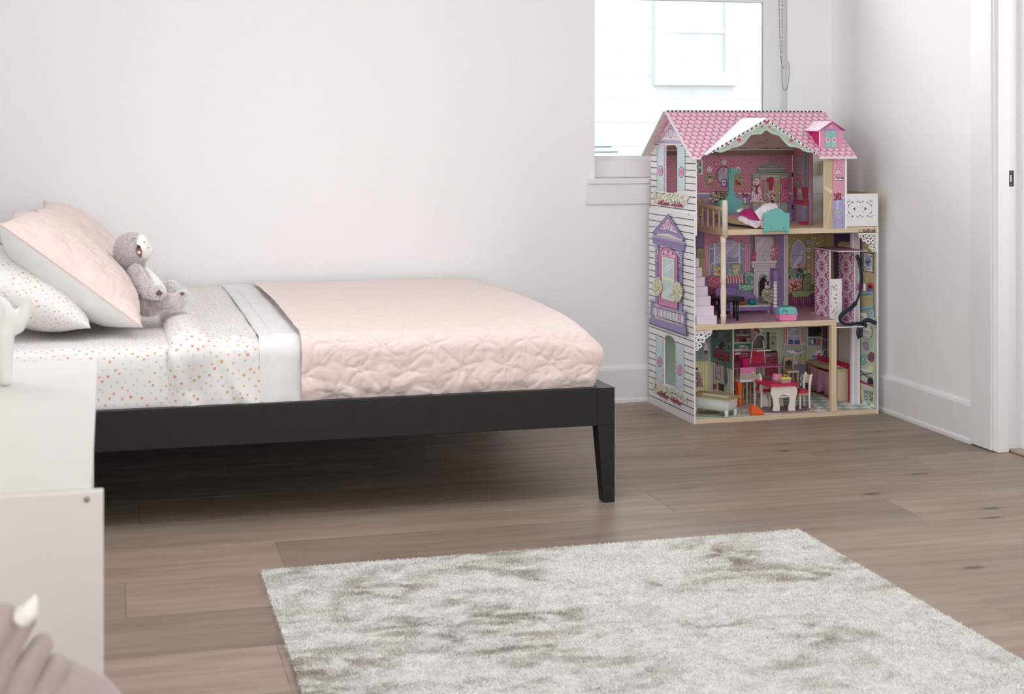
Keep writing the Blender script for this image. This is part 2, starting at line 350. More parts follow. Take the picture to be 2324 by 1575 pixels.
class Art:                                    # flat print: coloured polygons lying on a panel, layer over layer
    def __init__(s, o, n, gain=1.0):
        s.o = Vector(o); s.n = Vector(n).normalized(); s.k = 0; s.v = []; s.f = []; s.c = []; s.g = gain; s.ox = s.oy = 0; s.s = 1.0; s.step = 2e-5; s.base = 3e-4; s.clip = []
    def crop(s, ox, oy, sc): s.ox, s.oy, s.s = ox, oy, sc; return s
    def px(s, x, y):
        d = hray(s.ox+x/s.s, s.oy+y/s.s); t = (s.o-C0).dot(s.n)/d.dot(s.n); return C0+d*t
    def raw(s, pts, col):
        for cn, cd in s.clip:
            Q = []
            for i, p in enumerate(pts):
                q_ = pts[(i+1) % len(pts)]; da, db2 = p.dot(cn)-cd, q_.dot(cn)-cd
                if da >= 0: Q.append(p)
                if (da >= 0) != (db2 >= 0): Q.append(p.lerp(q_, da/(da-db2)))
            pts = Q
            if len(pts) < 3: return
        off = s.n*(s.base+s.k*s.step); n = len(s.v); s.v += [tuple(p+off) for p in pts]; s.f.append(tuple(range(n, n+len(pts))))
        c = rgb(col, s.g); m = .3*c[0]+.55*c[1]+.15*c[2]; s.c.append(tuple(x*.80+m*.20 for x in c))
    def poly(s, pts, col, hold=False):
        s.raw([s.px(*p) for p in pts], col); s.k += 0 if hold else 1
    def loc(s, pts, col, hold=False):          # points already in panel space (3-D)
        s.raw([Vector(p) for p in pts], col); s.k += 0 if hold else 1
    def rect(s, x0, y0, x1, y1, col, hold=False): s.poly([(x0, y0), (x1, y0), (x1, y1), (x0, y1)], col, hold)
    def ell(s, cx, cy, rx, ry, col, n=18, rot=0, hold=False):
        c, q = math.cos(rot), math.sin(rot)
        s.poly([(cx+rx*math.cos(2*PI*i/n)*c-ry*math.sin(2*PI*i/n)*q, cy+rx*math.cos(2*PI*i/n)*q+ry*math.sin(2*PI*i/n)*c) for i in range(n)], col, hold)
    def line(s, pts, w, col):
        for (x0, y0), (x1, y1) in zip(pts, pts[1:]):
            L = math.hypot(x1-x0, y1-y0) or 1; nx, ny = -(y1-y0)/L*w/2, (x1-x0)/L*w/2; ex, ey = (x1-x0)/L*w*.25, (y1-y0)/L*w*.25
            s.poly([(x0+nx-ex, y0+ny-ey), (x1+nx+ex, y1+ny+ey), (x1-nx+ex, y1-ny+ey), (x0-nx-ex, y0-ny-ey)], col, True)
        s.k += 1
    def out(s, pts, w, col): s.line(list(pts)+[pts[0]], w, col)
    def frame(s, x0, y0, x1, y1, w, col): s.out([(x0, y0), (x1, y0), (x1, y1), (x0, y1)], w, col)
    def arc(s, cx, cy, rx, ry, a0, a1, w, col, n=10): s.line([(cx+rx*math.cos(a0+(a1-a0)*i/n), cy+ry*math.sin(a0+(a1-a0)*i/n)) for i in range(n+1)], w, col)
    def heart(s, cx, cy, w, h, col):
        P = []
        for i in range(20):
            t = 2*PI*i/20; P.append((cx+w/2*math.sin(t)**3, cy-h/2*(13*math.cos(t)-5*math.cos(2*t)-2*math.cos(3*t)-math.cos(4*t))/15))
        s.poly(P, col)
    def blobs(s, x0, y0, x1, y1, n, r, cols, inside=None, seed=1):
        R = random.Random(seed)
        for i in range(n):
            x, y = R.uniform(x0, x1), R.uniform(y0, y1)
            if inside and not inside(x, y): continue
            s.ell(x, y, r*R.uniform(.6, 1.3), r*R.uniform(.6, 1.3), R.choice(cols), 7, hold=True)
            if i % 5 == 0: s.k += 1
        s.k += 1
    def build(s, name, parent):
        me = bpy.data.meshes.new(name); me.from_pydata(s.v, [], s.f); me.update(); set_col(me, np.array(s.c)); return link(name, me, parent, 'print')

def remesh_blob(name, chains, voxel, mat, parent=None, smooth=8, spheres=()):
    mb = MB()
    for pts, rad in chains:
        pts = [Vector(p) for p in pts]
        for (a, ra), (b, rb) in zip(zip(pts, rad), zip(pts[1:], rad[1:])):
            L = (b-a).length; n = max(2, int(L/(min(ra, rb)*.35))+1)
            for i in range(n+1): t = i/n; mb.sphere(a.lerp(b, t), ra+(rb-ra)*t, 14, 8)
    for c, r in spheres: mb.sphere(c, r, 20, 12)
    me = mb.mesh(name, False); o = bpy.data.objects.new(name, me); COL.objects.link(o)
    m1 = o.modifiers.new('r', 'REMESH'); m1.mode = 'VOXEL'; m1.voxel_size = voxel
    m2 = o.modifiers.new('s', 'SMOOTH'); m2.iterations = smooth; m2.factor = .5
    dg = bpy.context.evaluated_depsgraph_get(); ev = o.evaluated_get(dg); nm = bpy.data.meshes.new_from_object(ev)
    bpy.data.objects.remove(o); nm.polygons.foreach_set('use_smooth', [True]*len(nm.polygons))
    return link(name, nm, parent, mat)

def blades(name, P, N, length, width, cols, parent, mat, lean=.5, seed=0, kind='stuff', bias=(0, 0, 0)):
    g = np.random.default_rng(seed); n = len(P)
    d = N+g.normal(0, lean, (n, 3))+np.array(bias); d /= np.linalg.norm(d, axis=1)[:, None]
    r = g.normal(0, 1, (n, 3)); sd = np.cross(d, r); sd /= np.linalg.norm(sd, axis=1)[:, None]
    L = (length*g.uniform(.6, 1.25, n))[:, None]
    V = np.empty((n, 3, 3)); V[:, 0] = P-sd*width/2; V[:, 1] = P+sd*width/2; V[:, 2] = P+d*L
    me = bpy.data.meshes.new(name); me.vertices.add(n*3); me.vertices.foreach_set('co', V.ravel())
    me.loops.add(n*3); me.loops.foreach_set('vertex_index', np.arange(n*3)); me.polygons.add(n); me.polygons.foreach_set('loop_start', np.arange(0, n*3, 3))
    me.update(); me.validate()
    ca = me.color_attributes.new('Col', 'FLOAT_COLOR', 'POINT'); c = np.ones((n*3, 4)); c[:, :3] = np.repeat(cols, 3, axis=0); ca.data.foreach_set('color', c.ravel())
    o = link(name, me, parent, mat); o['kind'] = kind; return o

# ================================================================== ROOM
WY = 6.015; WX = 3.065; LX = -.63; RY = -3.2; HT = 2.55
wx0, wx1, wz0, wz1 = 1.972, 2.856, .945, 2.2          # window opening in the back wall
fl = MB().box((LX-.15, RY-.15, -.08), (WX+.15, WY+.15, -.012)).build('floor', 'floor'); struct(fl)
# planks, each its own piece, joints where the photograph shows them
PW = .2825; yb = 4.5195; rows = []
r0 = int(math.floor((RY-yb)/PW)); r1 = int(math.ceil((WY-yb)/PW))
seen = [(316, 1168), (285, 1365), (637, 1262), (2055, 1155), (1500, 1140), (755, 1088), (640, 1500), (1140, 990), (1570, 1000), (1010, 1132)]
joints = {}
for u, v in seen:
    p = W(u, v, 2, 0); joints.setdefault(int(math.floor((p.y-yb)/PW)), []).append(p.x)
plank_meshes = {}
def plank_mesh(L, w):
    key = (round(L, 3), round(w, 3))
    if key not in plank_meshes:
        c = .0010; mb = MB(); lo = [(-L/2, -w/2), (L/2, -w/2), (L/2, w/2), (-L/2, w/2)]; hi = [(-L/2+c, -w/2+c), (L/2-c, -w/2+c), (L/2-c, w/2-c), (-L/2+c, w/2-c)]
        vs = [(x, y, -.012) for x, y in lo]+[(x, y, -.0008) for x, y in lo]+[(x, y, 0) for x, y in hi]
        fs = [(0, 1, 5, 4), (1, 2, 6, 5), (2, 3, 7, 6), (3, 0, 4, 7), (4, 5, 9, 8), (5, 6, 10, 9), (6, 7, 11, 10), (7, 4, 8, 11), (8, 9, 10, 11)]
        plank_meshes[key] = mb.add(vs, fs).mesh('plank')
    return plank_meshes[key]
for r in range(r0, r1):
    y0 = max(RY, yb+r*PW); y1 = min(WY, yb+(r+1)*PW)
    if y1-y0 < .02: continue
    js = sorted(joints.get(r, [LX+.4+((r*0.77) % 1.5)]))
    xs = [LX]+js+[WX+.14 if y0 < 4.74 else WX]
    while xs[-1]-xs[-2] > 2.1: xs.insert(-1, xs[-2]+1.7)
    while xs[1]-xs[0] > 2.1: xs.insert(1, xs[1]-1.7)
    for a, b in zip(xs, xs[1:]):
        if b-a < .03: continue
        g = .0002; o = link('plank', plank_mesh(b-a-2*g, y1-y0-2*g), fl, 'floor', ((a+b)/2, (y0+y1)/2, 0))
# back wall with the window opening
def wall_with_hole(name, outer, hole, fn, t, mat='wall'): return struct(MB().prism(outer, hole, fn, t).build(name, mat))
rect = lambda x0, z0, x1, z1: [(x0, z0), (x1, z0), (x1, z1), (x0, z1)]
wall_with_hole('wall_back', rect(LX-.15, -.05, WX+.15, HT), [rect(wx0, wz0, wx1, wz1)], lambda a, b, w: Vector((a, WY+w, b)), .13)
wall_with_hole('wall_front', rect(LX-.15, -.05, WX+.15, HT), [rect(.5, .75, 3.0, 2.45)], lambda a, b, w: Vector((a, RY-w, b)), .13)
wall_with_hole('wall_left', rect(RY, -.05, WY, HT), [rect(3.2, 1.05, 4.2, 2.25), rect(-2.15, .6, -.45, 2.4)], lambda a, b, w: Vector((LX-w, a, b)), .13)
DY0, DY1 = 3.86, 4.742
wr = MB()
wr.prism([(RY, -.05), (DY0, -.05), (DY0, 2.05), (DY1, 2.05), (DY1, -.05), (WY, -.05), (WY, HT), (RY, HT)], [], lambda a, b, w: Vector((WX+w, a, b)), .13)
struct(wr.build('wall_right', 'wall'))
struct(MB().prism(rect(LX-.15, RY-.15, WX+.15, WY+.15), [rect(-.1, 2.4, 1.6, 4.3)], lambda a, b, w: Vector((a, b, HT+w)), .1).build('ceiling', 'ceiling'))
# rear window behind the camera; the skylight and side windows are added for light
def light_window(name, fn, a0, b0, a1, b1):
    mb = MB(); f = .05
    for q in (rect(a0, b0, a1, b0+f), rect(a0, b1-f, a1, b1), rect(a0, b0, a0+f, b1), rect(a1-f, b0, a1, b1), rect((a0+a1)/2-.02, b0, (a0+a1)/2+.02, b1)): mb.prism(q, [], fn, .05)
    o = mb.build(name, 'trim'); return struct(o)
light_window('window_2', lambda a, b, w: Vector((a, RY-.02-w, b)), 0.5, .75, 3.0, 2.45)
light_window('added_window_near', lambda a, b, w: Vector((LX-.02-w, a, b)), -2.15, .6, -.45, 2.4)  # unseen opening added around the near left fill
light_window('added_window_left', lambda a, b, w: Vector((LX-.02-w, a, b)), 3.2, 1.05, 4.2, 2.25)  # unseen opening added for the fill between dresser and bed
light_window('added_skylight', lambda a, b, w: Vector((a, b, HT+.02+w)), -.1, 2.4, 1.6, 4.3)  # unseen ceiling opening added for the overhead fill
# baseboards
def base_profile(mb, fn, L0, L1):
    pr = [(0, 0), (.020, 0), (.020, .012), (.015, .02), (.015, .138), (.010, .148), (0, .148)]
    vs = [fn(L, d, z) for L in (L0, L1) for d, z in pr]; n = len(pr)
    return mb.add(vs, [(i, (i+1) % n, n+(i+1) % n, n+i) for i in range(n)]+[tuple(range(n)), tuple(range(2*n-1, n-1, -1))])
struct(base_profile(MB(), lambda L, d, z: Vector((L, WY-d, z)), LX, WX).build('baseboard_back', 'trim'))
cas0 = W(2204, 1000, 0, WX-.015).y
struct(base_profile(MB(), lambda L, d, z: Vector((WX-d, L, z)), cas0, WY-.02).build('baseboard_right', 'trim'))
struct(base_profile(MB(), lambda L, d, z: Vector((LX+d, L, z)), RY, WY-.02).build('baseboard_left', 'trim'))
# door: casing, jamb, stop, strike plate, threshold
door = struct(box('door_1', (WX-.018, DY1+.006, .004), (WX, cas0, 2.20), 'trim', None, .002))
def dpart(name, lo, hi, mat, bev=.0015): return box(name, lo, hi, mat, door, bev)
dpart('jamb_bead', (WX-.014, DY1-.008, .003), (WX+.006, DY1+.006, 2.05), 'trim', .003)
dpart('jamb_lip', (WX-.006, DY1-.020, .0), (WX+.040, DY1-.002, 2.06), 'trim', .003)
dpart('jamb', (WX+.040, DY1-.004, 0), (WX+.095, DY1+.01, 2.06), 'trim')
dpart('door_stop', (WX+.095, DY1-.024, 0), (WX+.135, DY1+.01, 2.06), 'trim', .002)
dpart('far_casing', (WX-.018, DY0-.09, 0), (WX, DY0-.006, 2.20), 'trim')
dpart('head_casing', (WX-.018, DY0-.006, 2.05), (WX, DY1+.006, 2.20), 'trim')
pl = W(2294, 405, 1, DY1-.005)
sp = MB().prism(rect(-.011, -.028, .011, .028), [rect(-.004, -.013, .005, .013)], lambda a, b, w: Vector((pl.x+a, DY1-.0045-w, pl.z+b)), .002).build('strike_plate', 'blackmetal', door)
for dz in (-.021, .021): MB().sphere((pl.x, DY1-.0068, pl.z+dz), (.003, .001, .003), 8, 6).build('screw', 'steel', sp)
th = MB().box((WX+.045, DY0, .0), (WX+.13, DY1-.004, .010)).build('threshold', 'floor', door, .004)
# closed hallway beyond the door
struct(box('wall_hall', (WX+.9, DY0-1.0, -.05), (WX+1.0, DY1+1.0, HT), 'wall'))
struct(box('ceiling_hall', (WX+.131, DY0-1.0, HT), (WX+1.0, DY1+1.0, HT+.1), 'ceiling'))
struct(box('wall_hall_far', (WX+.131, DY1+1.0, -.05), (WX+1.0, DY1+1.1, HT), 'wall')); struct(box('wall_hall_near', (WX+.131, DY0-1.1, -.05), (WX+1.0, DY0-1.0, HT), 'wall'))
struct(box('floor_hall', (WX+.131, DY0-1.0, -.05), (WX+1.0, DY1+1.0, -.001), 'floor'))

# window 1: reveal is the wall itself; frame, sash, panes, sill and apron
win = struct(MB().prism(rect(wx0, wz0+.075, wx1, wz1), [rect(wx0+.012, wz0+.095, 2.782, 1.712), rect(wx0+.012, 1.745, 2.782, wz1-.04)], lambda a, b, w: Vector((a, WY+.09+w, b)), .035).build('window_1', 'trim', None, .002))
MB().box((wx0+.005, WY+.105, wz0+.09), (2.79, WY+.110, 1.72)).build('pane', 'glass', win)
MB().box((wx0+.005, WY+.105, 1.738), (2.79, WY+.110, wz1-.03)).build('pane', 'glass', win)
MB().box((2.7805, WY+.094, wz0+.08), (2.7825, WY+.104, 1.713)).build('sash_seal', 'steel', win)
box('bottom_rail', (wx0, WY+.06, wz0+.004), (wx1, WY+.125, wz0+.078), 'trim', win, .004)
s0 = W(1337, 405, 1, WY-.02)
box('sill', (1.938, WY-.022, wz0-.022), (wx1+.035, WY+.12, wz0+.002), 'trim', win, .003)
box('apron', (1.932, WY-.014, wz0-.107), (wx1+.04, WY, wz0-.022), 'trim', win, .002)
# chain of the roller blind
ch = empty('blind_chain', 'thin beaded loop chain hanging at right side of window', 'chain', (0, 0, 0))
def chain_pt(u, v): return W(u, v, 1, WY-.012)
def beads(path, step=.0060, r=.0021):
    mb = MB(); P = [chain_pt(*p) for p in path]; acc = 0
    for a, b in zip(P, P[1:]):
        L = (b-a).length; t = acc
        while t < L: mb.sphere(a.lerp(b, t/L), r, 6, 4); t += step
        acc = t-L
    return mb
beads([(1768, -520), (1768, 0), (1769.5, 80), (1772, 130), (1774.5, 152), (1774.3, 165), (1774.5, 180), (1776, 196), (1779, 203), (1783, 204.5), (1787, 199), (1789.5, 185), (1791, 165), (1791.5, 150), (1790, 143), (1787.5, 142.5)]).build('bead_strand', 'blackmetal', ch, kind='stuff')
beads([(1775.5, -520), (1775.2, 0), (1774.8, 60), (1774.4, 130), (1774, 150), (1776, 154), (1779, 153.5)]).build('bead_strand', 'blackmetal', ch, kind='stuff')
p = chain_pt(1783, 149); MB().box((p.x-.005, p.y-.004, p.z-.008), (p.x+.005, WY, p.z+.006)).build('chain_clip', 'clear', ch, .002)
box('roller', (wx0+.01, WY-.06, 2.22), (wx1+.02, WY-.0005, 2.29), 'trim', ch)

# outside: the neighbour's house, over-exposed
NY = 10.2
nb = empty('neighbouring_house', 'washed-out white sided neighbouring house seen through the window', 'house', (2.5, NY, -.5))
def nloc(u, v, y=NY): q = W(u, v, 1, y); return (q.x-2.5, y-NY, q.z+.5)
bw = .17
for i in range(36):
    z = i*bw; MB().hexa([(-4, -.007, z), (5, -.007, z), (5, .06, z), (-4, .06, z)], [(-4, -.004, z+bw), (5, -.004, z+bw), (5, .06, z+bw), (-4, .06, z+bw)]).build('siding_board', 'siding', nb)
a = nloc(1508, 165); b = nloc(1640, -300)
nwf = MB().prism(rect(a[0]-.09, a[2]-.09, b[0]+.09, b[2]+.09), [rect(a[0], a[2], b[0], b[2])], lambda x, z, w: Vector((x, -.055+w, z)), .05).build('window_casing', 'siding', nb)
MB().box((a[0], -.03, a[2]), (b[0], -.012, b[2])).build('blind_pane', 'nwin', nwf)
m = nloc(1508, 68); MB().box((a[0], -.04, m[2]-.02), (b[0], -.012, m[2]+.02)).build('window_rail', 'siding', nwf)
MB().box((a[0], -.036, a[2]), (a[0]+.10, -.03, b[2])).build('window_stile', 'siding', nwf)
pr = empty('porch_roof', 'pale grey hipped porch roof low outside the window', 'roof', (0, 0, 0))
ry = 8.6; q = lambda u, v, y=ry: W(u, v, 1, y)
c1, c2, c3, c4 = q(1300, 322), q(1372, 320), q(1432, 400), q(1200, 400)
t1, t2 = q(1300, 322, ry+.6), q(1365, 320, ry+.6)
t1.z = c1.z+.02; t2.z = c2.z+.02
NS = 7
for i in range(NS):
    A = c1.lerp(c4, i/NS); B = c2.lerp(c3, i/NS); A2 = c1.lerp(c4, (i+1)/NS); B2 = c2.lerp(c3, (i+1)/NS); d = Vector((0, -.02, 0)); s_ = Vector((0, -.05*i, 0)); s2 = Vector((0, -.05*(i+1), 0)); bk = Vector((0, .6, 0))
    MB().hexa([A2+s2+d, B2+s2+d, B2+bk, A2+bk], [A+s_, B+s_, B+bk, A+bk]).build('shingle_course', 'nroof', pr)
struct(MB().box((-12, WY+.2, -.62), (14, 30, -.5)).build('ground_outside', 'soil'))

# ================================================================== BED
BX0, BX1, BY0, BY1, BZ, BB = -.56, 1.512, 4.412, 5.985, .356, .240
bed = empty('bed_frame', 'charcoal painted wooden platform bed frame along the back wall', 'bed', (BX0, BY0, 0))
def bp(name, lo, hi, bev=.002): return box(name, tuple(Vector(lo)-Vector((BX0, BY0, 0))), tuple(Vector(hi)-Vector((BX0, BY0, 0))), 'black', bed, bev)
LG = .056
bp('side_rail', (BX0+LG, BY0, BB), (BX1-LG, BY0+.030, BZ)); bp('side_rail', (BX0+LG, BY1-.030, BB), (BX1-LG, BY1, BZ))
bp('foot_rail', (BX1-.045, BY0+LG, BB), (BX1-.002, BY1-LG, BZ-.001)); bp('head_rail', (BX0, BY0+LG, BB), (BX0+.045, BY1-LG, BZ))
for sx in (0, 1):
    for sy in (0, 1):
        x0 = BX1-LG if sx else BX0; y0 = BY1-LG if sy else BY0; ib = .020
        bx0 = x0+(ib if sx else 0); bx1 = x0+LG-(0 if sx else ib); by0 = y0+(ib*.4 if sy else 0); by1 = y0+LG-(0 if sy else ib*.4)
        O_ = Vector((BX0, BY0, 0)); qd = lambda a, b, c, d, z: [Vector((a, c, z))-O_, Vector((b, c, z))-O_, Vector((b, d, z))-O_, Vector((a, d, z))-O_]
        mb = MB().hexa(qd(bx0, bx1, by0, by1, 0), qd(x0, x0+LG, y0, y0+LG, BB)); mb.hexa(qd(x0, x0+LG, y0, y0+LG, BB), qd(x0, x0+LG, y0, y0+LG, BZ)); mb.build('leg', 'black', bed, .0015)
for i in range(13):
    x = BX0+.10+i*.148; bp('slat', (x, BY0+.03, .285), (x+.07, BY1-.03, .305), 0)
bp('foot_ledge', (BX1-.085, BY0+.03, .30), (BX1-.045, BY1-.03, .345), 0)

def rounded_shell(name, lo, hi, r, step, faces, disp, mat, parent=None, post=None):
    lo = np.array(lo); hi = np.array(hi); mb_v = []; mb_f = []; uv = []; key = {}
    def grid(n1, n2, fn, ufn):
        base = len(mb_v)
        for i in range(n1+1):
            for j in range(n2+1):
                mb_v.append(fn(i/n1, j/n2)); uv.append(ufn(mb_v[-1]))
        for i in range(n1):
            for j in range(n2): k = base+i*(n2+1)+j; mb_f.append((k, k+n2+1, k+n2+2, k+1))
    nx, ny, nz_ = [max(2, int(round((hi[i]-lo[i])/step))) for i in range(3)]
    L = lambda a, b, t: a+(b-a)*t
    if 'top' in faces: grid(nx, ny, lambda s, t: (L(lo[0], hi[0], s), L(lo[1], hi[1], t), hi[2]), lambda p: (p[0], p[1]))
    if 'front' in faces: grid(nx, nz_, lambda s, t: (L(lo[0], hi[0], s), lo[1], L(lo[2], hi[2], t)), lambda p: (p[0], lo[1]-(hi[2]-p[2])))
    if 'foot' in faces: grid(ny, nz_, lambda s, t: (hi[0], L(lo[1], hi[1], s), L(lo[2], hi[2], t)), lambda p: (hi[0]+(hi[2]-p[2]), p[1]))
    if 'head' in faces: grid(ny, nz_, lambda s, t: (lo[0], L(lo[1], hi[1], s), L(lo[2], hi[2], t)), lambda p: (lo[0]-(hi[2]-p[2]), p[1]))
    if 'back' in faces: grid(nx, nz_, lambda s, t: (L(lo[0], hi[0], s), hi[1], L(lo[2], hi[2], t)), lambda p: (p[0], hi[1]+(hi[2]-p[2])))
    P = np.array(mb_v, float); UV = np.array(uv, float)
    rl_ = np.array([r if 'head' in faces else 0, r, r if 'back' in faces else 0]); rh = np.array([r if 'foot' in faces else 0, r if 'back' in faces else 0, r])
    q = np.minimum(np.maximum(P, lo+rl_), hi-rh); d = P-q; n = np.linalg.norm(d, axis=1); n[n == 0] = 1; N = d/n[:, None]
    P2 = np.where((np.abs(d).sum(1) > 0)[:, None], q+N*r, P)
    P2 = P2+N*disp(UV[:, 0], UV[:, 1], P)[:, None]
    if post: P2 = post(P2)
    me = bpy.data.meshes.new(name); me.from_pydata(P2.tolist(), [], mb_f); ul = me.uv_layers.new(name='UV')
    idx = np.zeros(len(me.loops), int); me.loops.foreach_get('vertex_index', idx); ul.data.foreach_set('uv', UV[idx].ravel())
    b = bmesh.new(); b.from_mesh(me); bmesh.ops.remove_doubles(b, verts=b.verts, dist=1e-4); bmesh.ops.recalc_face_normals(b, faces=b.faces); b.to_mesh(me); b.free()
    me.polygons.foreach_set('use_smooth', [True]*len(me.polygons)); me.update(); return link(name, me, parent, mat)

MZ = .527
def mat_disp(u, v, P): return .004*(fbm(u*4, v*9, 3, 3)-.5)*2 + .0025*np.sin(v*70+6*fbm(u*3, v*3, 2, 5))*(P[:, 2] < MZ-.05)*np.clip((MZ-.04-P[:, 2])*10, 0, 1)
mt = rounded_shell('mattress', (-.53, 4.452, .308), (1.42, 5.955, MZ), .045, .03, ('top', 'front', 'foot', 'head', 'back'), mat_disp, 'heart')
tag(mt, 'mattress in a white fitted sheet scattered with tiny hearts', 'mattress')

def crown(P): return .016*np.exp(-((P[:, 1]-5.2)/.6)**2)
def sheet_disp(u, v, P):
    edge = np.clip((.24-P[:, 0])/.10, 0, 1); top = np.clip((P[:, 2]-.40)/.1, 0, 1)
    puff = .028*np.sin(np.clip((P[:, 0]-.150)/.14, 0, 1)*PI)*top
    w = fbm((u+.35*v)*16, (v)*3, 3, 9)-.5; fr = np.clip((4.62-v)*6, 0, 1)
    fold = .0085*np.clip(np.sin((u*1.0+(v-4.45)*.75)*46+5*fbm(u*4, v*4, 2, 12)), 0, 1)**4*fr
    return puff+.012*w*fr+.006*w+fold+.3*crown(P)
fs = rounded_shell('flat_sheet', (.150, 4.440, .352), (.425, 5.962, MZ+.012), .052, .010, ('top', 'front', 'head'), sheet_disp, 'heart')
tag(fs, 'white heart print flat sheet folded back across the mattress', 'sheet')
def hem_disp(u, v, P):
    w = fbm((u-.4)*18, v*5, 3, 19)-.5; fr = np.clip((4.60-v)*6, 0, 1)
    return -.007*np.clip((P[:, 0]-.535)/.02, 0, 1)+.010*w*fr+.005*w+.003*np.sin(np.clip((P[:, 0]-.42)/.14, 0, 1)*PI)+.003*np.clip(np.sin((u+.25*v)*70), 0, 1)**4*fr+.3*crown(P)
hem = rounded_shell('hem_band', (.424, 4.437, .352), (.578, 5.964, MZ+.016), .052, .010, ('top', 'front'), hem_disp, 'whitecotton', fs)
hem['label'] = 'plain white turned-back border'
# two stitched ridges along the hem
for xx in (.428, .468):
    mb = MB(); pts = [(xx+.0015*random.uniform(-1, 1), y, MZ+.016+.0052*math.exp(-((y-5.2)/.6)**2)+.0025) for y in np.linspace(4.52, 5.9, 60)]; mb.tube(pts, .0022, 5).build('stitched_ridge', 'whitecotton', fs)

def pint(u, v):
    a, b = .150, .155; best = np.full(u.shape, 9.0); th_ = np.zeros(u.shape)
    for off in (0, .5):
        cu = (np.round(u/a-off)+off)*a; cv = (np.round(v/b-off)+off)*b; du = u-cu; dv = v-cv; r = np.hypot(du, dv); m = r < best
        best = np.where(m, r, best); th_ = np.where(m, np.arctan2(dv, du)+cu*31+cv*17, th_)
    return best, th_
def creases(r, t, jit, seed_n=3):
    g1 = np.exp(-(np.sin(seed_n*t/1.0+2.2*jit)/.30)**2); g2 = np.exp(-(np.sin(2*t+4*jit+1)/.16)**2)
    return g1*np.exp(-((r-.012)/.040)**2)*np.clip(r/.008, 0, 1), g2*np.exp(-((r-.02)/.055)**2)*np.clip(r/.01, 0, 1)
def quilt_disp(u, v, P):
    uu = u+.050*(fbm(u*6, v*6, 2, 31)-.5); vv = v+.040*(fbm(u*6+9, v*6, 2, 32)-.5)
    r, t = pint(uu+.03, vv+.02); jit = fbm(u*9, v*9, 2, 33); c1, c2 = creases(r, t, jit)
    wr = fbm(u*20+8*jit, v*12, 4, 41)-.5; fold = np.abs(fbm(u*9+2.2*jit, v*10, 3, 47)-.5)
    fold2 = np.abs(fbm((u-.6*v)*14, (v+.3*u)*8, 3, 53)-.5)
    near = np.clip((4.80-v)*3, 0, 1); k = .40+.60*near
    low = np.clip((.455-P[:, 2])/.10, 0, 1)
    h = .0040*(1-np.exp(-(r/.022)**2))*k-.0052*c1*k-.0026*c2*k+.0045*wr*(.5+.5*near)
    h = h-.016*np.clip(.085-fold, 0, 1)*k*1.5-.030*np.clip(.06-fold2, 0, 1)*near
    h = h+.007*np.clip((.64-u)/.07, 0, 1)
    h = h+low*(.0055*np.sin(u*38+9*jit+14*v)*np.abs(np.sin(u*17+3*jit)))
    fade = np.clip(np.maximum(1.497-P[:, 0], P[:, 1]-4.428)/.06, 0, 1)
    return (h-.003-.010*np.clip((.385-P[:, 2])/.03, 0, 1))*fade+crown(P)*np.clip((P[:, 2]-.45)*20, 0, 1)*fade
def slump(P):
    P = P.copy(); d = np.hypot(1.497-P[:, 0], np.maximum(P[:, 1]-4.428, 0)*.8); hz = np.clip((P[:, 2]-.36)/.18, 0, 1)
    P[:, 2] -= .040*np.clip(1-d/.30, 0, 1)**1.6*hz; P[:, 2] -= .022*np.clip(1-(1.497-P[:, 0])/.14, 0, 1)**2*hz
    lo_ = np.clip((.44-P[:, 2])/.09, 0, 1); P[:, 0] -= .026*lo_*np.clip((P[:, 0]-1.36)/.13, 0, 1); P[:, 1] += .006*lo_
    return P
ql = rounded_shell('quilt', (.545, 4.428, .348), (1.497, 5.968, MZ+.020), .060, .0055, ('top', 'front', 'foot'), quilt_disp, 'quilt', None, slump)
tag(ql, 'blush pink pintuck quilt spread over the foot of the bed', 'quilt')
md = ql.modifiers.new('sub', 'SUBSURF'); md.levels = 0; md.render_levels = 1
# tack stitches at each pinch on the near side and top
mb = MB()
for off in (0, .5):
    for i in range(3, 11):
        for j in range(26, 40):
            u = (i+off)*.150-.03; v = (j+off)*.155-.02
            if .58 < u < 1.44 and 4.30 < v < 5.6:
                p = Vector((u, v, MZ+.018)) if v > 4.49 else Vector((u, 4.4305, MZ+.020-(4.428-v)))
                if 4.41 < v <= 4.49: continue
                mb.box(p-Vector((.0026, .0012, .0012)), p+Vector((.0026, .0012, .0012)))
mb.build('tack_stitches', 'whitecotton', ql, kind='stuff')

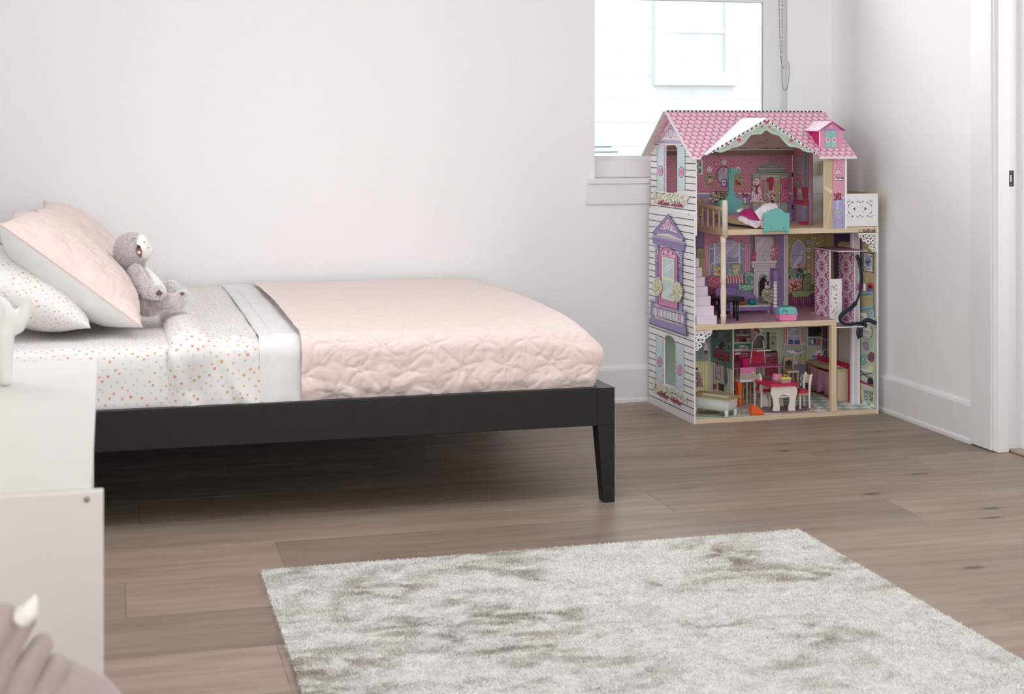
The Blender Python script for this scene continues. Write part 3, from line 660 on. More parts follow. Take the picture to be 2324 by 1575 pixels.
# ------------------------------------------------------------------ pillows
def pillow(name, w, h, t, M4, mat, ear=.09, nn=48, wrinkle=.004, seed=0, half=None, pin=None, uvoff=(0, 0), parent=None, pw=.55):
    vs = []; fs = []; uv = []
    sides = (1, -1) if half is None else (half,)
    for sgn in sides:
        base = len(vs); A = np.linspace(-1, 1, nn+1); X, Y = np.meshgrid(A, A, indexing='ij')
        z = t/2*np.maximum(0, (1-np.abs(X)**2.6)*(1-np.abs(Y)**2.6))**pw
        xx = w/2*X*(1-ear*(1-Y**2)); yy = h/2*Y*(1-ear*(1-X**2))
        edge = np.clip(z/(t*.12), 0, 1); z = z+edge*wrinkle*(fbm(xx*9+9, yy*9+3, 4, seed)-.5)*2
        if pin:
            r, th_ = pint2(xx, yy, pin); jt = fbm(xx*9, yy*9, 2, 71); c1, c2 = creases(r, th_, jt); z = z+edge*(.005*(1-np.exp(-(r/.025)**2))-.004-.0055*c1-.004*c2-.02*np.clip(.07-np.abs(fbm(xx*8, yy*11, 3, 72)-.5), 0, 1))
        z = np.maximum(z, 0)
        for a, b, c in zip(xx.ravel(), yy.ravel(), z.ravel()): vs.append(M4 @ Vector((a, b, sgn*c))); uv.append((a+math.copysign((t/2-c)*(a/(w/2))**2, a)+uvoff[0]+sgn*.31, b+math.copysign((t/2-c)*(b/(h/2))**2, b)+uvoff[1]))
        for i in range(nn):
            for j in range(nn):
                k = base+i*(nn+1)+j; f = (k, k+nn+1, k+nn+2, k+1); fs.append(f if sgn > 0 else f[::-1])
    me = bpy.data.meshes.new(name); me.from_pydata(vs, [], fs); ul = me.uv_layers.new(name='UV')
    for l in me.loops: ul.data[l.index].uv = uv[l.vertex_index]
    b = bmesh.new(); b.from_mesh(me)
    if half is None: bmesh.ops.remove_doubles(b, verts=b.verts, dist=2e-4)
    b.to_mesh(me); b.free(); me.polygons.foreach_set('use_smooth', [True]*len(me.polygons)); me.update()
    return link(name, me, parent, mat)
def pint2(x, y, a):
    best = np.full(x.shape, 9.0); th_ = np.zeros(x.shape)
    for off in (0, .5):
        cu = (np.round(x/a-off)+off)*a; cv = (np.round(y/a-off)+off)*a; r = np.hypot(x-cu, y-cv); m = r < best
        best = np.where(m, r, best); th_ = np.where(m, np.arctan2(y-cv, x-cu)+cu*31+cv*17, th_)
    return best, th_
def frame4(ex, ey, ez, o):
    m = Matrix.Identity(4)
    for i in range(3): m[i][0] = ex[i]; m[i][1] = ey[i]; m[i][2] = ez[i]; m[i][3] = o[i]
    return m
def sham(label, near_top, near_bot, depth_y, t, uo):
    e = near_bot-near_top; L = e.length; ex = e/L; ey = Vector((0, 1, 0)); ez = ex.cross(ey)
    if ez.z < 0: ez = -ez
    c = (near_top+near_bot)/2+Vector((0, depth_y/2, 0)); m = frame4(ex, ey, ez, c)
    root = empty('sham_pillow', label, 'pillow', c, 0, 'blush pink sham pillows'); inv = Matrix.Translation(c).inverted()
    fr = pillow('front_panel', L, depth_y, t, inv @ m, 'quilt', .07, 90, .004, 5, 1, .145, uo, root)
    bk = pillow('back_panel', L, depth_y, t*1.15, inv @ m, 'whitecotton', .07, 60, .006, 8, -1, None, uo, root); bk['label'] = 'plain white reverse side'
    mb = MB(); pts = []
    for k in range(4):
        for i in range(20):
            s_ = -1+2*i/20; X, Y = ((s_, -1), (1, s_), (-s_, 1), (-1, -s_))[k]
            pts.append(inv @ (m @ Vector((L/2*X*(1-.07*(1-Y*Y)), depth_y/2*Y*(1-.07*(1-X*X)), .002))))
    mb.tube(pts+[pts[0], pts[1]], .0030, 6).build('piping', 'pipe', root); return root
sham('blush pink sham pillow with white back leaning nearest on the heart pillow', Vector((-.310, 4.60, .880)), Vector((.092, 4.595, .566)), .64, .20, (0, 0))
sham('farther blush pink sham pillow half hidden behind the near one', Vector((-.240, 5.27, .885)), Vector((.100, 5.25, .56)), .64, .18, (.3, .2))
def lying(name, label, o, ang, w, h, t, mat, seed, group=None, uo=(0, 0), tilt=0):
    ex = Vector((math.cos(ang), 0, math.sin(ang))); ey = Vector((0, 1, 0)); ez = ex.cross(ey)
    if ez.z < 0: ez = -ez
    p_ = pillow(name, w, h, t, frame4(ex, ey, ez, Vector((0, 0, 0))), mat, .05, 56, .007, seed, None, None, uo, None, .62); p_.location = o; tag(p_, label, 'pillow', group); return p_
lying('heart_pillow', 'plump white pillow with tiny hearts lying under the pink sham', (-.290, 4.87, .676), math.radians(-24), .52, .58, .20, 'heart', 21)
lying('grey_pillow', 'plain pale grey pillow propped at the head of the bed', (-.400, 5.22, .715), math.radians(-62), .36, .56, .15, 'greypillow', 25)

# ------------------------------------------------------------------ plush sloth
def YP(u, v, y): return W(u, v, 1, y)
SY = 4.90
sl = empty('plush_sloth', 'fuzzy grey plush sloth with white face sitting against pink pillow', 'toy', YP(340, 712, SY))
SO = Vector(sl.location); sinv = lambda p: p-SO
q = lambda u, v, y=SY: sinv(YP(u, v, y))
pxm = 1.45e-3
def vec_cols(n, base, amp, seed):
    g = np.random.default_rng(seed); k = g.uniform(1-amp, 1+amp, n)[:, None]; return np.clip(np.array(base)[None, :]*k, 0, .95)
def fur_on(o, name, n, length, width, base, amp, seed, lean=.45):
    me = o.data; me.calc_loop_triangles(); T = np.zeros(len(me.loop_triangles)*3, int); me.loop_triangles.foreach_get('vertices', T); T = T.reshape(-1, 3)
    V = np.zeros(len(me.vertices)*3); me.vertices.foreach_get('co', V); V = V.reshape(-1, 3); A, B, C = V[T[:, 0]], V[T[:, 1]], V[T[:, 2]]
    nn = np.cross(B-A, C-A); ar = np.linalg.norm(nn, axis=1); nn /= np.maximum(ar, 1e-12)[:, None]; g = np.random.default_rng(seed)
    i = g.choice(len(T), n, p=ar/ar.sum()); r1 = np.sqrt(g.random(n))[:, None]; r2 = g.random(n)[:, None]
    P = A[i]*(1-r1)+B[i]*r1*(1-r2)+C[i]*r1*r2
    return blades(name, P, nn[i], length, width, vec_cols(n, base, amp, seed), o, 'fur', lean, seed)
def furry(name, chains, n, spheres=(), L=.0062, label=None):
    o = remesh_blob(name, chains, .004, 'fur', sl, 5, spheres); cb = rgb((206, 197, 196)); c4 = o.data.color_attributes.new('Col', 'FLOAT_COLOR', 'POINT')
    c4.data.foreach_set('color', np.tile(np.array(cb+(1,)), len(o.data.vertices))); fur_on(o, 'fur', n, L, .0021, rgb((243, 238, 237)), .22, n % 97, .5); return o
furry('torso', [([q(304, 606), q(320, 645), q(334, 676), q(338, 682)], [.032, .045, .050, .050]), ([q(303, 602), q(300, 592)], [.028, .030])], 9000, [(q(340, 684), (.050, .054, .043))])
furry('head', [([q(299, 582), q(299, 574)], [.042, .048])], 11000, [(q(299, 567), (.056, .058, .055))])
furry('arm', [([q(307, 614, SY-.052), q(318, 640, SY-.072), q(336, 660, SY-.080), q(359, 664, SY-.080)], [.020, .0235, .0235, .0215])], 5000)
furry('arm', [([q(322, 614, SY+.05), q(344, 638, SY+.06), q(374, 655, SY+.06)], [.019, .020, .018])], 3000)
furry('leg', [([q(350, 684, SY-.035), q(380, 684, SY-.050), q(400, 685, SY-.050)], [.026, .0235, .022]), ([q(404, 688, SY-.05), q(415, 675, SY-.05)], [.025, .023])], 5000)
furry('leg', [([q(352, 680, SY+.045), q(382, 666, SY+.06), q(388, 652, SY+.06)], [.025, .023, .022])], 3000)
fc = remesh_blob('face', [([q(314, 562, SY-.004), q(326, 569, SY-.004)], [.036, .030])], .004, 'furwhite', sl, 6, [(q(316, 563, SY), (.036, .0585, .046)), (q(329, 572, SY), (.020, .030, .024))]); fc['label'] = 'smooth white face'
remesh_blob('belly', [([q(322, 618, SY+.0), q(342, 648, SY+.005), q(358, 664, SY+.005)], [.026, .036, .030])], .0045, 'furwhite', sl, 6)['label'] = 'white belly patch'
def decal(name, pts, y, mat, parent, t=.003):
    P = [q(u, v, y) for u, v in pts]; n = Vector((.2, -1, 0)).normalized()*t
    N = len(P); return MB().add(P+[p_+n for p_ in P], [tuple(range(N)), tuple(range(2*N-1, N-1, -1))]+[(i, (i+1) % N, N+(i+1) % N, N+i) for i in range(N)]).build(name, mat, parent)
def cropS(pts): return [(230+x/7.16, 520+y/7.16) for x, y in pts]
decal('eye_patch', cropS([(575, 245), (600, 252), (660, 350), (652, 468), (625, 455), (568, 385)]), SY-.058, 'felt_brown', sl)
e1 = q(*cropS([(615, 290)])[0], SY-.0625); MB().sphere(e1, (.0042, .002, .0050), 10, 8).build('eye', 'eye', sl)
c1_ = q(*cropS([(612, 377)])[0], SY-.0615); MB().sphere(c1_, (.0055, .0012, .0055), 12, 8).build('cheek', 'blush', sl)
for yy_, pts in ((.052, [(500, 155), (520, 145), (550, 155)]), (.0400, [(725, 296), (742, 308), (768, 300)]), (.0460, [(690, 205), (712, 218)])): MB().tube([q(u, v, SY-yy_) for u, v in cropS(pts)], .0013, 5).build('stitched_line', 'thread', sl)
decal('paw_pad', cropS([(890, 1045), (932, 985), (985, 1032), (960, 1075), (905, 1072)]), SY-.1015, 'felt_brown', sl, .008)
decal('foot_pad', cropS([(1275, 1040), (1300, 1020), (1345, 1032), (1335, 1065), (1295, 1066)]), SY-.072, 'felt_brown', sl, .008)
# ================================================================== RUG
rx0, rx1, rfy, rny, rz = .3795, 1.9037, 3.939, 1.75, .012
rug = empty('rug', 'pale shaggy rug with grey and taupe mottling on the plank floor', 'rug', (rx0, rny, 0))
def rug_col(x, y):
    cl = fbm(x*5.5+.8*fbm(x*3, y*3, 2, 3), y*6.5, 3, 61); dash = fbm(x*15+2.6*fbm(x*9, y*11, 2, 62), y*31+1.8*fbm(x*8, y*8, 2, 67), 3, 63); fine = fbm(x*60, y*110, 2, 64)
    left = np.clip((1.15-x)/.9, -.35, .8)*.10
    sm = lambda t: np.clip(t, 0, 1)**2*(3-2*np.clip(t, 0, 1))
    rp = sm((dash-.40)/.20); dk = sm((dash-.56)/.16); region = np.clip((cl-.36)*2.3+left*3.6, .10, 1)
    warm = fbm(x*4+7, y*5, 2, 65); lite = np.array(rgb((238, 237, 234))); grey = np.array(rgb((180, 176, 171))); tau = np.array(rgb((176, 163, 147)))
    d = grey[None]*(1-warm[:, None])+tau[None]*warm[:, None]; k = np.clip((.58*rp+.30*dk+.16)*region, 0, 1)[:, None]
    return (lite[None]*(1-k)+d*k)*(.88+.24*fine)[:, None]
gx, gy = 200, 240; A_, B_ = np.meshgrid(np.linspace(rx0, rx1, gx), np.linspace(rny, rfy, gy), indexing='ij')
Z_ = rz-.003+.003*fbm(A_*30, B_*30, 2, 66)
vs = np.stack([A_.ravel()-rx0, B_.ravel()-rny, Z_.ravel()], 1); n_ = len(vs)
fs_ = [(i*gy+j, (i+1)*gy+j, (i+1)*gy+j+1, i*gy+j+1) for i in range(gx-1) for j in range(gy-1)]
me = bpy.data.meshes.new('backing'); me.from_pydata(vs.tolist(), [], fs_); ca = me.color_attributes.new('Col', 'FLOAT_COLOR', 'POINT')
cc = np.ones((n_, 4)); cc[:, :3] = rug_col(A_.ravel(), B_.ravel())*.8; ca.data.foreach_set('color', cc.ravel()); link('backing', me, rug, 'pile')
MB().box((.004, .004, .0005), (rx1-rx0-.004, rfy-rny-.004, .008)).build('underlay', 'greypillow', rug)
g = np.random.default_rng(5); n = 330000
x = g.uniform(rx0, rx1, n); y = rfy-(rfy-2.45)*g.random(n); Zb = np.full(n, rz-.003)
P = np.stack([x-rx0, y-rny, Zb], 1); N = np.tile(np.array([0, 0, 1.]), (n, 1))
blades('pile', P, N, .0065, .0046, rug_col(x, y)*g.uniform(.92, 1.06, n)[:, None], rug, 'pile', .8, 6)
# longer stray tufts along the edges
n = 9000; s_ = g.random(n); e = g.integers(0, 3, n)
x = np.where(e == 0, rx0+(rx1-rx0)*s_, np.where(e == 1, rx0, rx1)); y = np.where(e == 0, rfy, 2.4+(rfy-2.4)*s_)
N = np.stack([np.where(e == 1, -1., np.where(e == 2, 1., 0)), np.where(e == 0, 1., 0), np.full(n, .9)], 1)
x = x-N[:, 0]*.004; y = y-N[:, 1]*.004
blades('edge_tufts', np.stack([x-rx0, y-rny, np.full(n, .004)], 1), N, .010, .0024, rug_col(x, y), rug, 'pile', .7, 8)

# ================================================================== DRESSER, ELEPHANT, MAUVE PLUSH
DZ = .70; dy0, dy1 = 1.985, 3.10
dr = empty('dresser', 'plain white dresser seen from its end in left foreground', 'dresser', (-.32, 2.5, 0))
def db(name, lo, hi, bev=.002, mat='white'): return box(name, tuple(Vector(lo)-Vector((-.32, 2.5, 0))), tuple(Vector(hi)-Vector((-.32, 2.5, 0))), mat, dr, bev)
db('top', (LX+.02, dy0+.018, DZ-.018), (-.0225, dy1, DZ))
ep = db('end_panel', (LX+.02, dy0, 0), (-.0075, dy0+.018, DZ-.003)); db('end_panel', (LX+.02, dy1-.018, 0), (-.030, dy1, DZ-.018))
db('back_panel', (LX+.02, dy0+.018, .05), (LX+.03, dy1-.018, DZ-.018)); db('plinth', (LX+.05, dy0+.018, 0), (-.06, dy1-.018, .06))
for i in range(3): db('drawer', (-.5, dy0+.022, .066+i*.205), (-.034, dy1-.022, .066+i*.205+.199))
sc = W(197, 1133, 1, dy0); MB().lathe([(0.0001, .0012), (.0036, .0012), (.0036, 0), (.0001, 0)], 14, Matrix.Translation((sc.x+.32, dy0-2.5, sc.z)) @ Matrix.Rotation(PI/2, 4, 'X')).build('screw_cap', 'steel', ep)

EY = 2.84; el = empty('elephant_figurine', 'white elephant figurine with raised trunk standing on the dresser', 'figurine', (W(10, 866, 1, EY).x-.03, EY, DZ))
EO = Vector(el.location); qe = lambda u, v, dy=0: W(u, v, 1, EY+dy)-EO
b0 = qe(12, 860); kz = lambda u, dy: Vector((qe(u, 800, dy).x, qe(u, 800, dy).y, .010))
remesh_blob('body', [
    ([qe(-125, 742), qe(-60, 735), qe(-10, 732)], [.040, .046, .040]),
    ([qe(-14, 712), qe(8, 735), qe(34, 735), qe(56, 712), qe(60, 690), qe(64, 676)], [.034, .026, .020, .0135, .0105, .0075]),
    ([qe(10, 760, -.02), kz(12, -.02)], [.018, .0125]), ([qe(-12, 760, .03), kz(-12, .03)], [.018, .0125]),
    ([qe(-125, 760, -.02), kz(-128, -.02)], [.020, .0125]), ([qe(-140, 760, .03), kz(-140, .03)], [.020, .0125])], .0045, 'elephant', el, 5,
    [(qe(-20, 706, -.036), (.026, .007, .030)), (qe(-20, 706, .036), (.026, .007, .030))])
MB().tube([qe(-178, 735), qe(-190, 770), qe(-188, 800)], [.006, .004, .004], 8).build('tail', 'elephant', el)

PYd = 1.52; mp = empty('mauve_plush', 'blurred mauve velvet plush animal with small cream horn in the lower left corner', 'toy', (W(0, 1500, 1, PYd).x-.03, PYd, 0))
MO = Vector(mp.location); qm = lambda u, v, dy=0: W(u, v, 1, PYd+dy)-MO
c_ = qm(0, 1700); fx_ = Vector((c_.x, c_.y, .14))
remesh_blob('body', [([qm(60, 1690, .03), Vector((qm(0, 1700).x, .03, .33)), Vector((qm(0, 1700).x, .03, .17))], [.060, .13, .165]), ([qm(150, 1545, .0), qm(205, 1580, .0), qm(240, 1625, .0)], [.022, .024, .024]), ([qm(150, 1550, 0), qm(70, 1700, .01)], [.022, .06])], .006, 'plushpurple', mp, 4)
for a_, b_, c2_, r0, r1, d_y in ((58, 1408, None, .0105, .020, -.040), (95, 1462, None, .0115, .022, -.034), (6, 1402, None, .0150, .026, -.046), (128, 1508, None, .0125, .024, -.022)):
    remesh_blob('toe', [([qm(a_, b_, d_y), qm(a_-45, b_+75, d_y+.004), qm(a_-110, b_+210, d_y+.02)], [r0, r0*1.25, r1])], .004, 'plushpurple', mp, 3)
remesh_blob('horn', [([qm(54, 1398, -.060), qm(66, 1388, -.064), qm(76, 1366, -.066), qm(79, 1352, -.066)], [.0100, .0088, .0050, .0022])], .002, 'horn', mp, 3)

# ================================================================== DOLL HOUSE
dh = empty('dollhouse', 'tall pink roofed wooden dollhouse with three open floors', 'dollhouse', HO, HP)
def hb(name, lo, hi, mat, bev=.0008, parent=None): return box(name, lo, hi, mat, parent or dh, bev)
def sheet(name, outer, holes, fn, t, mat, parent=None): return MB().prism(outer, holes, fn, t).build(name, mat, parent or dh)
HX = .807; HD = .48; BWY = .46
F1, F2, F3 = .018, .3876, .758
fX = lambda x0: (lambda a, b, w: Vector((x0+w, a, b)))       # panel in the y-z plane
fY = lambda y0: (lambda a, b, w: Vector((a, y0+w, b)))       # panel in the x-z plane
fZ = lambda z0: (lambda a, b, w: Vector((a, b, z0+w)))
def arch_px(x0, x1, top, bl, br, ox, oy, s, ax, val, n=10, spring=None):
    P = [(x0, bl), (x1, br)]; cx = (x0+x1)/2; r = (x1-x0)/2; sp = spring if spring is not None else top+r*1.25
    P += [(cx+r*math.cos(PI*i/n), sp-(sp-top)*math.sin(PI*i/n)+(br-bl)*.5*math.cos(PI*i/n)) for i in range(n+1)]
    return [HL(ox+x/s, oy+y/s, ax, val) for x, y in P]
yz = lambda L: [(p.y, p.z) for p in L]
xz = lambda L: [(p.x, p.z) for p in L]
lowhole = arch_px(272, 445, 140, 850, 915, 1465, 740, 6.56, 0, 0)
uphole = arch_px(367, 508, 492, 1082, 1100, 1440, 230, 5.25, 0, .007)
lw = sheet('lower_left_wall', [(0, 0), (.485, 0), (.485, .8235), (0, .8205)], [yz(lowhole)], fX(0), .006, 'toywhite')
RE, RZ0, RY_, RZ1 = -.02, 1.043, .25, 1.2275
gab = [(0, .738), (.482, .738), (.482, 1.052), (.25, 1.219), (0, 1.050)]
uw = sheet('upper_left_wall', gab, [yz(uphole)], fX(.007), .005, 'toywhite')
rw = sheet('right_wall', [(0, 0), (.47, 0), (.47, .752), (0, .752)], [], fX(HX-.006), .006, 'toywhite')
hb('ground_slab', (.006, 0, 0), (HX-.006, .47, F1), 'pine')
sl2 = sheet('second_floor_slab', [(.006, 0), (.617, 0), (.617, .235), (HX-.006, .235), (HX-.006, .46), (.006, .46)], [], fZ(F2-.0215), .0213, 'pine')
sl3 = sheet('third_floor_slab', [(.124, 0), (HX-.006, 0), (HX-.006, .46), (.012, .46), (.012, .34), (.124, .34)], [], fZ(F3-.021), .021, 'pine')
M['dusty'] = plain('dusty_pink_board', (178, 130, 152), .35, .05, 60)
fz2 = MB().box((.006, .012, F2-.0002), (.616, .459, F2)).box((.616, .24, F2-.0002), (HX-.006, .459, F2)).build('second_floor_board', 'dusty', dh)
bw1 = hb('ground_back_wall', (.006, BWY, F1), (HX-.006, BWY+.005, F2-.0215), 'mint', 0)
bw2 = hb('middle_back_wall', (.006, BWY, F2), (HX-.006, BWY+.005, F3-.021), 'purple', 0)
bw3 = sheet('upper_back_wall', [(.012, F3), (.652, F3), (.652, 1.047), (.012, 1.047)], [], fY(BWY), .005, 'cakepink')
hb('roof_batten', (.012, .425, 1.044), (.66, .459, 1.066), 'brown', 0)
hb('batten_edge', (.012, .424, 1.064), (.66, .459, 1.068), 'toywhite', 0)
PB = .2578
pt = hb('bathroom_partition', (PB-.0025, .202, F1), (PB+.0025, BWY, F2-.022), 'toywhite', 0)
post = hb('kitchen_post', (.5935, -.004, F1), (.617, .018, F2-.021), 'pinez', .001)
# hinged partition on the top floor
hg, pf = Vector((.652, .455, F3)), Vector((.576, .135, F3)); hd = (pf-hg); hl = hd.length; hd.normalize(); hn = Vector((-hd.y, hd.x, 0))
hn = hn if hn.x < 0 else -hn
pp = sheet('hinged_partition', [(0, 0), (hl, 0), (hl, .302), (.10, .302), (0, .288)], [], lambda a, b, w: hg+hd*a-hn*w+Vector((0, 0, b)), .006, 'brown')
for z in (.05, .19): MB().lathe([(.0028, 0), (.0028, .018)], 8, Matrix.Translation(hg+hn*.002+Vector((0, 0, z)))).build('hinge', 'blackmetal', pp)
# front door panel on the top floor
dpx0 = HL(1870, 517, 1, 0).x; dpx1 = HL(1890, 518, 1, 0).x; dpx2 = HL(1917.5, 518, 1, 0).x; dpx3 = HL(1921.5, 518, 1, 0).x
fp = sheet('door_panel', [(dpx0, F3), (dpx3, F3), (dpx3, 1.050), (dpx0, 1.050)], [], fY(0), .006, 'toywhite')
hb('upper_right_wall', (dpx3-.006, .006, F3), (dpx3, .12, 1.048), 'toywhite', 0)
# balcony rails with pierced fretwork
BT = .8935
def pxy(L, ox, oy, s, y=0): return [(p.x, p.z) for p in (HL(ox+a/s, oy+b/s, 1, y) for a, b in L)]
holes = []
def hole(L): holes.append(pxy(L, 1820, 340, 8.75))
def hpoly(cx, cy, w, h, rot):
    P = []
    for i in range(14):
        t = 2*PI*i/14; a = w/2*math.sin(t)**3; b = -h/2*(13*math.cos(t)-5*math.cos(2*t)-2*math.cos(3*t)-math.cos(4*t))/15
        P.append((cx+a*math.cos(rot)-b*math.sin(rot), cy+a*math.sin(rot)+b*math.cos(rot)))
    return P
hole(hpoly(1046, 1175, 66, 62, PI/2)); hole(hpoly(1262, 1172, 66, 62, -PI/2))
for tri in ([(1085, 1015), (1130, 1015), (1107, 1052)], [(1190, 1015), (1232, 1015), (1208, 1052)], [(1135, 1055), (1155, 1018), (1178, 1058)], [(1085, 1340), (1128, 1340), (1107, 1302)], [(1188, 1340), (1230, 1340), (1208, 1302)], [(1133, 1290), (1178, 1290), (1156, 1330)],
            [(895, 1015), (990, 1015), (945, 1035)], [(1325, 1012), (1412, 1008), (1380, 1032)], [(895, 1342), (985, 1342), (945, 1328)], [(1325, 1335), (1412, 1338), (1375, 1320)], [(970, 1055), (1022, 1022), (1030, 1060)], [(1285, 1022), (1335, 1052), (1290, 1060)], [(970, 1312), (1030, 1305), (1015, 1345)], [(1292, 1300), (1340, 1308), (1290, 1340)],
            [(893, 1040), (893, 1080), (915, 1060)], [(1418, 1035), (1418, 1070), (1400, 1052)], [(893, 1290), (893, 1320), (915, 1310)], [(1418, 1285), (1418, 1315), (1400, 1302)]): hole(tri)
def crescent(cx, cy, r, a0, a1, w):
    n = 7; A = [(cx+r*math.cos(a0+(a1-a0)*i/n), cy+r*math.sin(a0+(a1-a0)*i/n)) for i in range(n+1)]
    B = [(cx+(r-w*math.sin(PI*i/n))*math.cos(a0+(a1-a0)*i/n), cy+(r-w*math.sin(PI*i/n))*math.sin(a0+(a1-a0)*i/n)) for i in range(1, n)]
    return A+B[::-1]
D_ = math.radians
hole(crescent(965, 1125, 50, D_(130), D_(300), 20)); hole(crescent(965, 1225, 50, D_(60), D_(230), 20)); hole(crescent(1345, 1120, 50, D_(-120), D_(50), 20)); hole(crescent(1345, 1225, 50, D_(-50), D_(120), 20))
for cx, cy, a in ((1115, 1110, 90), (1195, 1110, 0), (1115, 1245, 180), (1195, 1245, 270)): hole(crescent(cx, cy, 30, D_(a), D_(a+120), 10))
fx0, fx1 = dpx3, HL(1992, 480, 1, 0).x
fr = sheet('balcony_front_rail', [(fx0, F3+.003), (fx1, F3+.003), (fx1, BT), (fx0, BT)], holes, fY(0), .006, 'toywhite')
hb('rail_batten', (fx0+.118, .0061, F3+.04), (fx0+.127, .010, BT-.016), 'mdf', 0)
hb('balcony_side_rail', (HX-.009, .008, F3), (HX-.003, .455, BT+.002), 'mdf', 0)
bkr = hb('balcony_back_rail', (.664, .445, F3), (HX-.009, .451, BT-.004), 'toywhite', 0)
hb('balcony_corner_post', (fx1-.004, -.003, 0), (fx1+.0005, .010, BT), 'toywhite', .0005)
# roof
sd = Vector((0, RY_-RE, RZ1-RZ0)); SL = sd.length; sdn = sd.normalized(); rn = Vector((0, -sdn.z, sdn.y))
s_of_z = lambda z: (z-RZ0)/(RZ1-RZ0)*SL
X0, X1 = -.018, .698
gL, gR, gP = (.0388, 1.0535), (.5229, 1.0546), (.2962, 1.1965)
slope = lambda a, b, w: Vector((a, RE, RZ0))+sdn*b-rn*w
rf = sheet('front_roof_slope', [(X0, 0), (.020, 0), (gL[0], s_of_z(gL[1])), (gP[0], s_of_z(gP[1])), (gR[0], s_of_z(gR[1])), (.536, 0), (X1, 0), (X1, SL), (X0, SL)], [], slope, .005, 'cakepink')
bd = Vector((0, .495-RY_, 1.046-RZ1)); BL_ = bd.length; bdn = bd.normalized(); bn = Vector((0, -bdn.z, bdn.y)); bn = bn if bn.z > 0 else -bn
rb = sheet('rear_roof_slope', [(X0-.012, 0), (X1, 0), (X1, BL_), (X0-.012, BL_)], [], lambda a, b, w: Vector((a, RY_, RZ1))+bdn*b-bn*(w+.0005), .005, 'mint')
hb('ridge_strip', (X0, RY_-.004, RZ1-.006), (X1-.006, RY_+.004, RZ1+.004), 'toywhite', 0)
def edge_strip(name, a, b, w, h): return MB().bar(a, b, w, h, (1, 0, 0)).build(name, 'toywhite', dh)
edge_strip('roof_edge', slope(X0-.001, 0, .002), slope(X0-.001, SL, .002), .009, .004)
MB().bar(slope(X0, -.001, .003), slope(.022, -.001, .003), .004, .007).build('eave_edge', 'toywhite', dh); MB().bar(slope(.532, -.001, .003), slope(X1, -.001, .003), .004, .007).build('eave_edge', 'toywhite', dh)
GY = -.03
yq = lambda z: RE+(RY_-RE)*(z-RZ0)/(RZ1-RZ0)
def slab3pts(name, pts, t, mat, parent=None):
    P = [Vector(p) for p in pts]; n = (P[1]-P[0]).cross(P[2]-P[0]).normalized(); n = n if n.z > 0 else -n
    N = len(P); return MB().add([p+n*.002 for p in P]+[p+n*(.002-t) for p in P], [tuple(range(N)), tuple(range(2*N-1, N-1, -1))]+[(i, (i+1) % N, N+(i+1) % N, N+i) for i in range(N)]).build(name, mat, parent or dh), n
gA, gPk, gQ, gB = Vector((gL[0], GY, gL[1])), Vector((gP[0], GY, gP[1])), Vector((gP[0], yq(gP[1]), gP[1])), Vector((gR[0], GY, gR[1]))
gA2 = Vector((gL[0], yq(gL[1]), gL[1])); gB2 = Vector((gR[0], yq(gR[1]), gR[1]))
gl_, gln = slab3pts('gable_roof_left', [gA, gPk, gQ, gA2], .004, 'lav'); gr_, grn = slab3pts('gable_roof_right', [gB, gPk, gQ, gB2], .004, 'lav')
# dormer
pd = None
d_ = hray(1885, 336); t_ = (Vector((0, RE, RZ0))-C0).dot(rn)/d_.dot(rn); pd = C0+d_*t_; DYF = pd.y
dq = lambda u, v, y=None: HL(u, v, 1, DYF if y is None else y)
dl, dr_, dp = dq(1860, 297), dq(1910, 297), dq(1889, 278); zb_ = pd.z-.004
dface = sheet('dormer_face', [(dl.x, zb_), (dr_.x, zb_), (dr_.x, dl.z), (dp.x, dp.z), (dl.x, dl.z)], [], fY(DYF-.004), .004, 'cakepink')
ys = lambda z: yq(z)
dside = MB().add([Vector((dl.x, DYF, zb_)), Vector((dl.x, DYF, dl.z)), Vector((dl.x, ys(dl.z), dl.z)), Vector((dl.x+.003, DYF, zb_)), Vector((dl.x+.003, DYF, dl.z)), Vector((dl.x+.003, ys(dl.z), dl.z))], [(0, 1, 2), (5, 4, 3), (0, 3, 4, 1), (1, 4, 5, 2), (2, 5, 3, 0)]).build('dormer_cheek', 'hotpink', dh)
e_ = .012; fl_ = dq(1857, 298, DYF-e_); fr2 = dq(1922, 296, DYF-e_); fpk = dq(1889.5, 275.5, DYF-e_)
dsl, dsln = slab3pts('dormer_roof_left', [fl_, fpk, Vector((fpk.x, ys(fpk.z), fpk.z)), Vector((fl_.x, ys(fl_.z), fl_.z))], .003, 'cakepink')
slab3pts('dormer_roof_right', [fr2, fpk, Vector((fpk.x, ys(fpk.z), fpk.z)), Vector((fr2.x, ys(fr2.z), fr2.z))], .003, 'cakepink')
MB().bar(dq(1860, 297, DYF-.005), dq(1860, 335, DYF-.005), .004, .003, (1, 0, 0)).build('dormer_corner', 'toywhite', dh)
# scalloped bargeboard
bb = [(1617, 342), (1740, 269.5), (1850.5, 345.5)]
inn = [(1846, 345.5), (1832, 346), (1821, 342), (1815, 337.5), (1802, 334), (1791, 333), (1785, 329), (1775, 318), (1767, 307.5), (1758, 306), (1748.6, 303), (1740, 296), (1735, 296.5), (1730, 302), (1725.7, 305), (1715, 305), (1703, 307), (1695, 316.7), (1687.6, 326), (1679, 331), (1670.5, 334), (1660, 336), (1652, 340), (1645.7, 343), (1637, 346), (1630.5, 346)]
bo = sheet('bargeboard', [(p.x, p.z) for p in (HL(u, v, 1, GY) for u, v in bb+inn)], [], lambda a, b, w: Vector((a, GY-.005+w, b)), .005, 'mint')

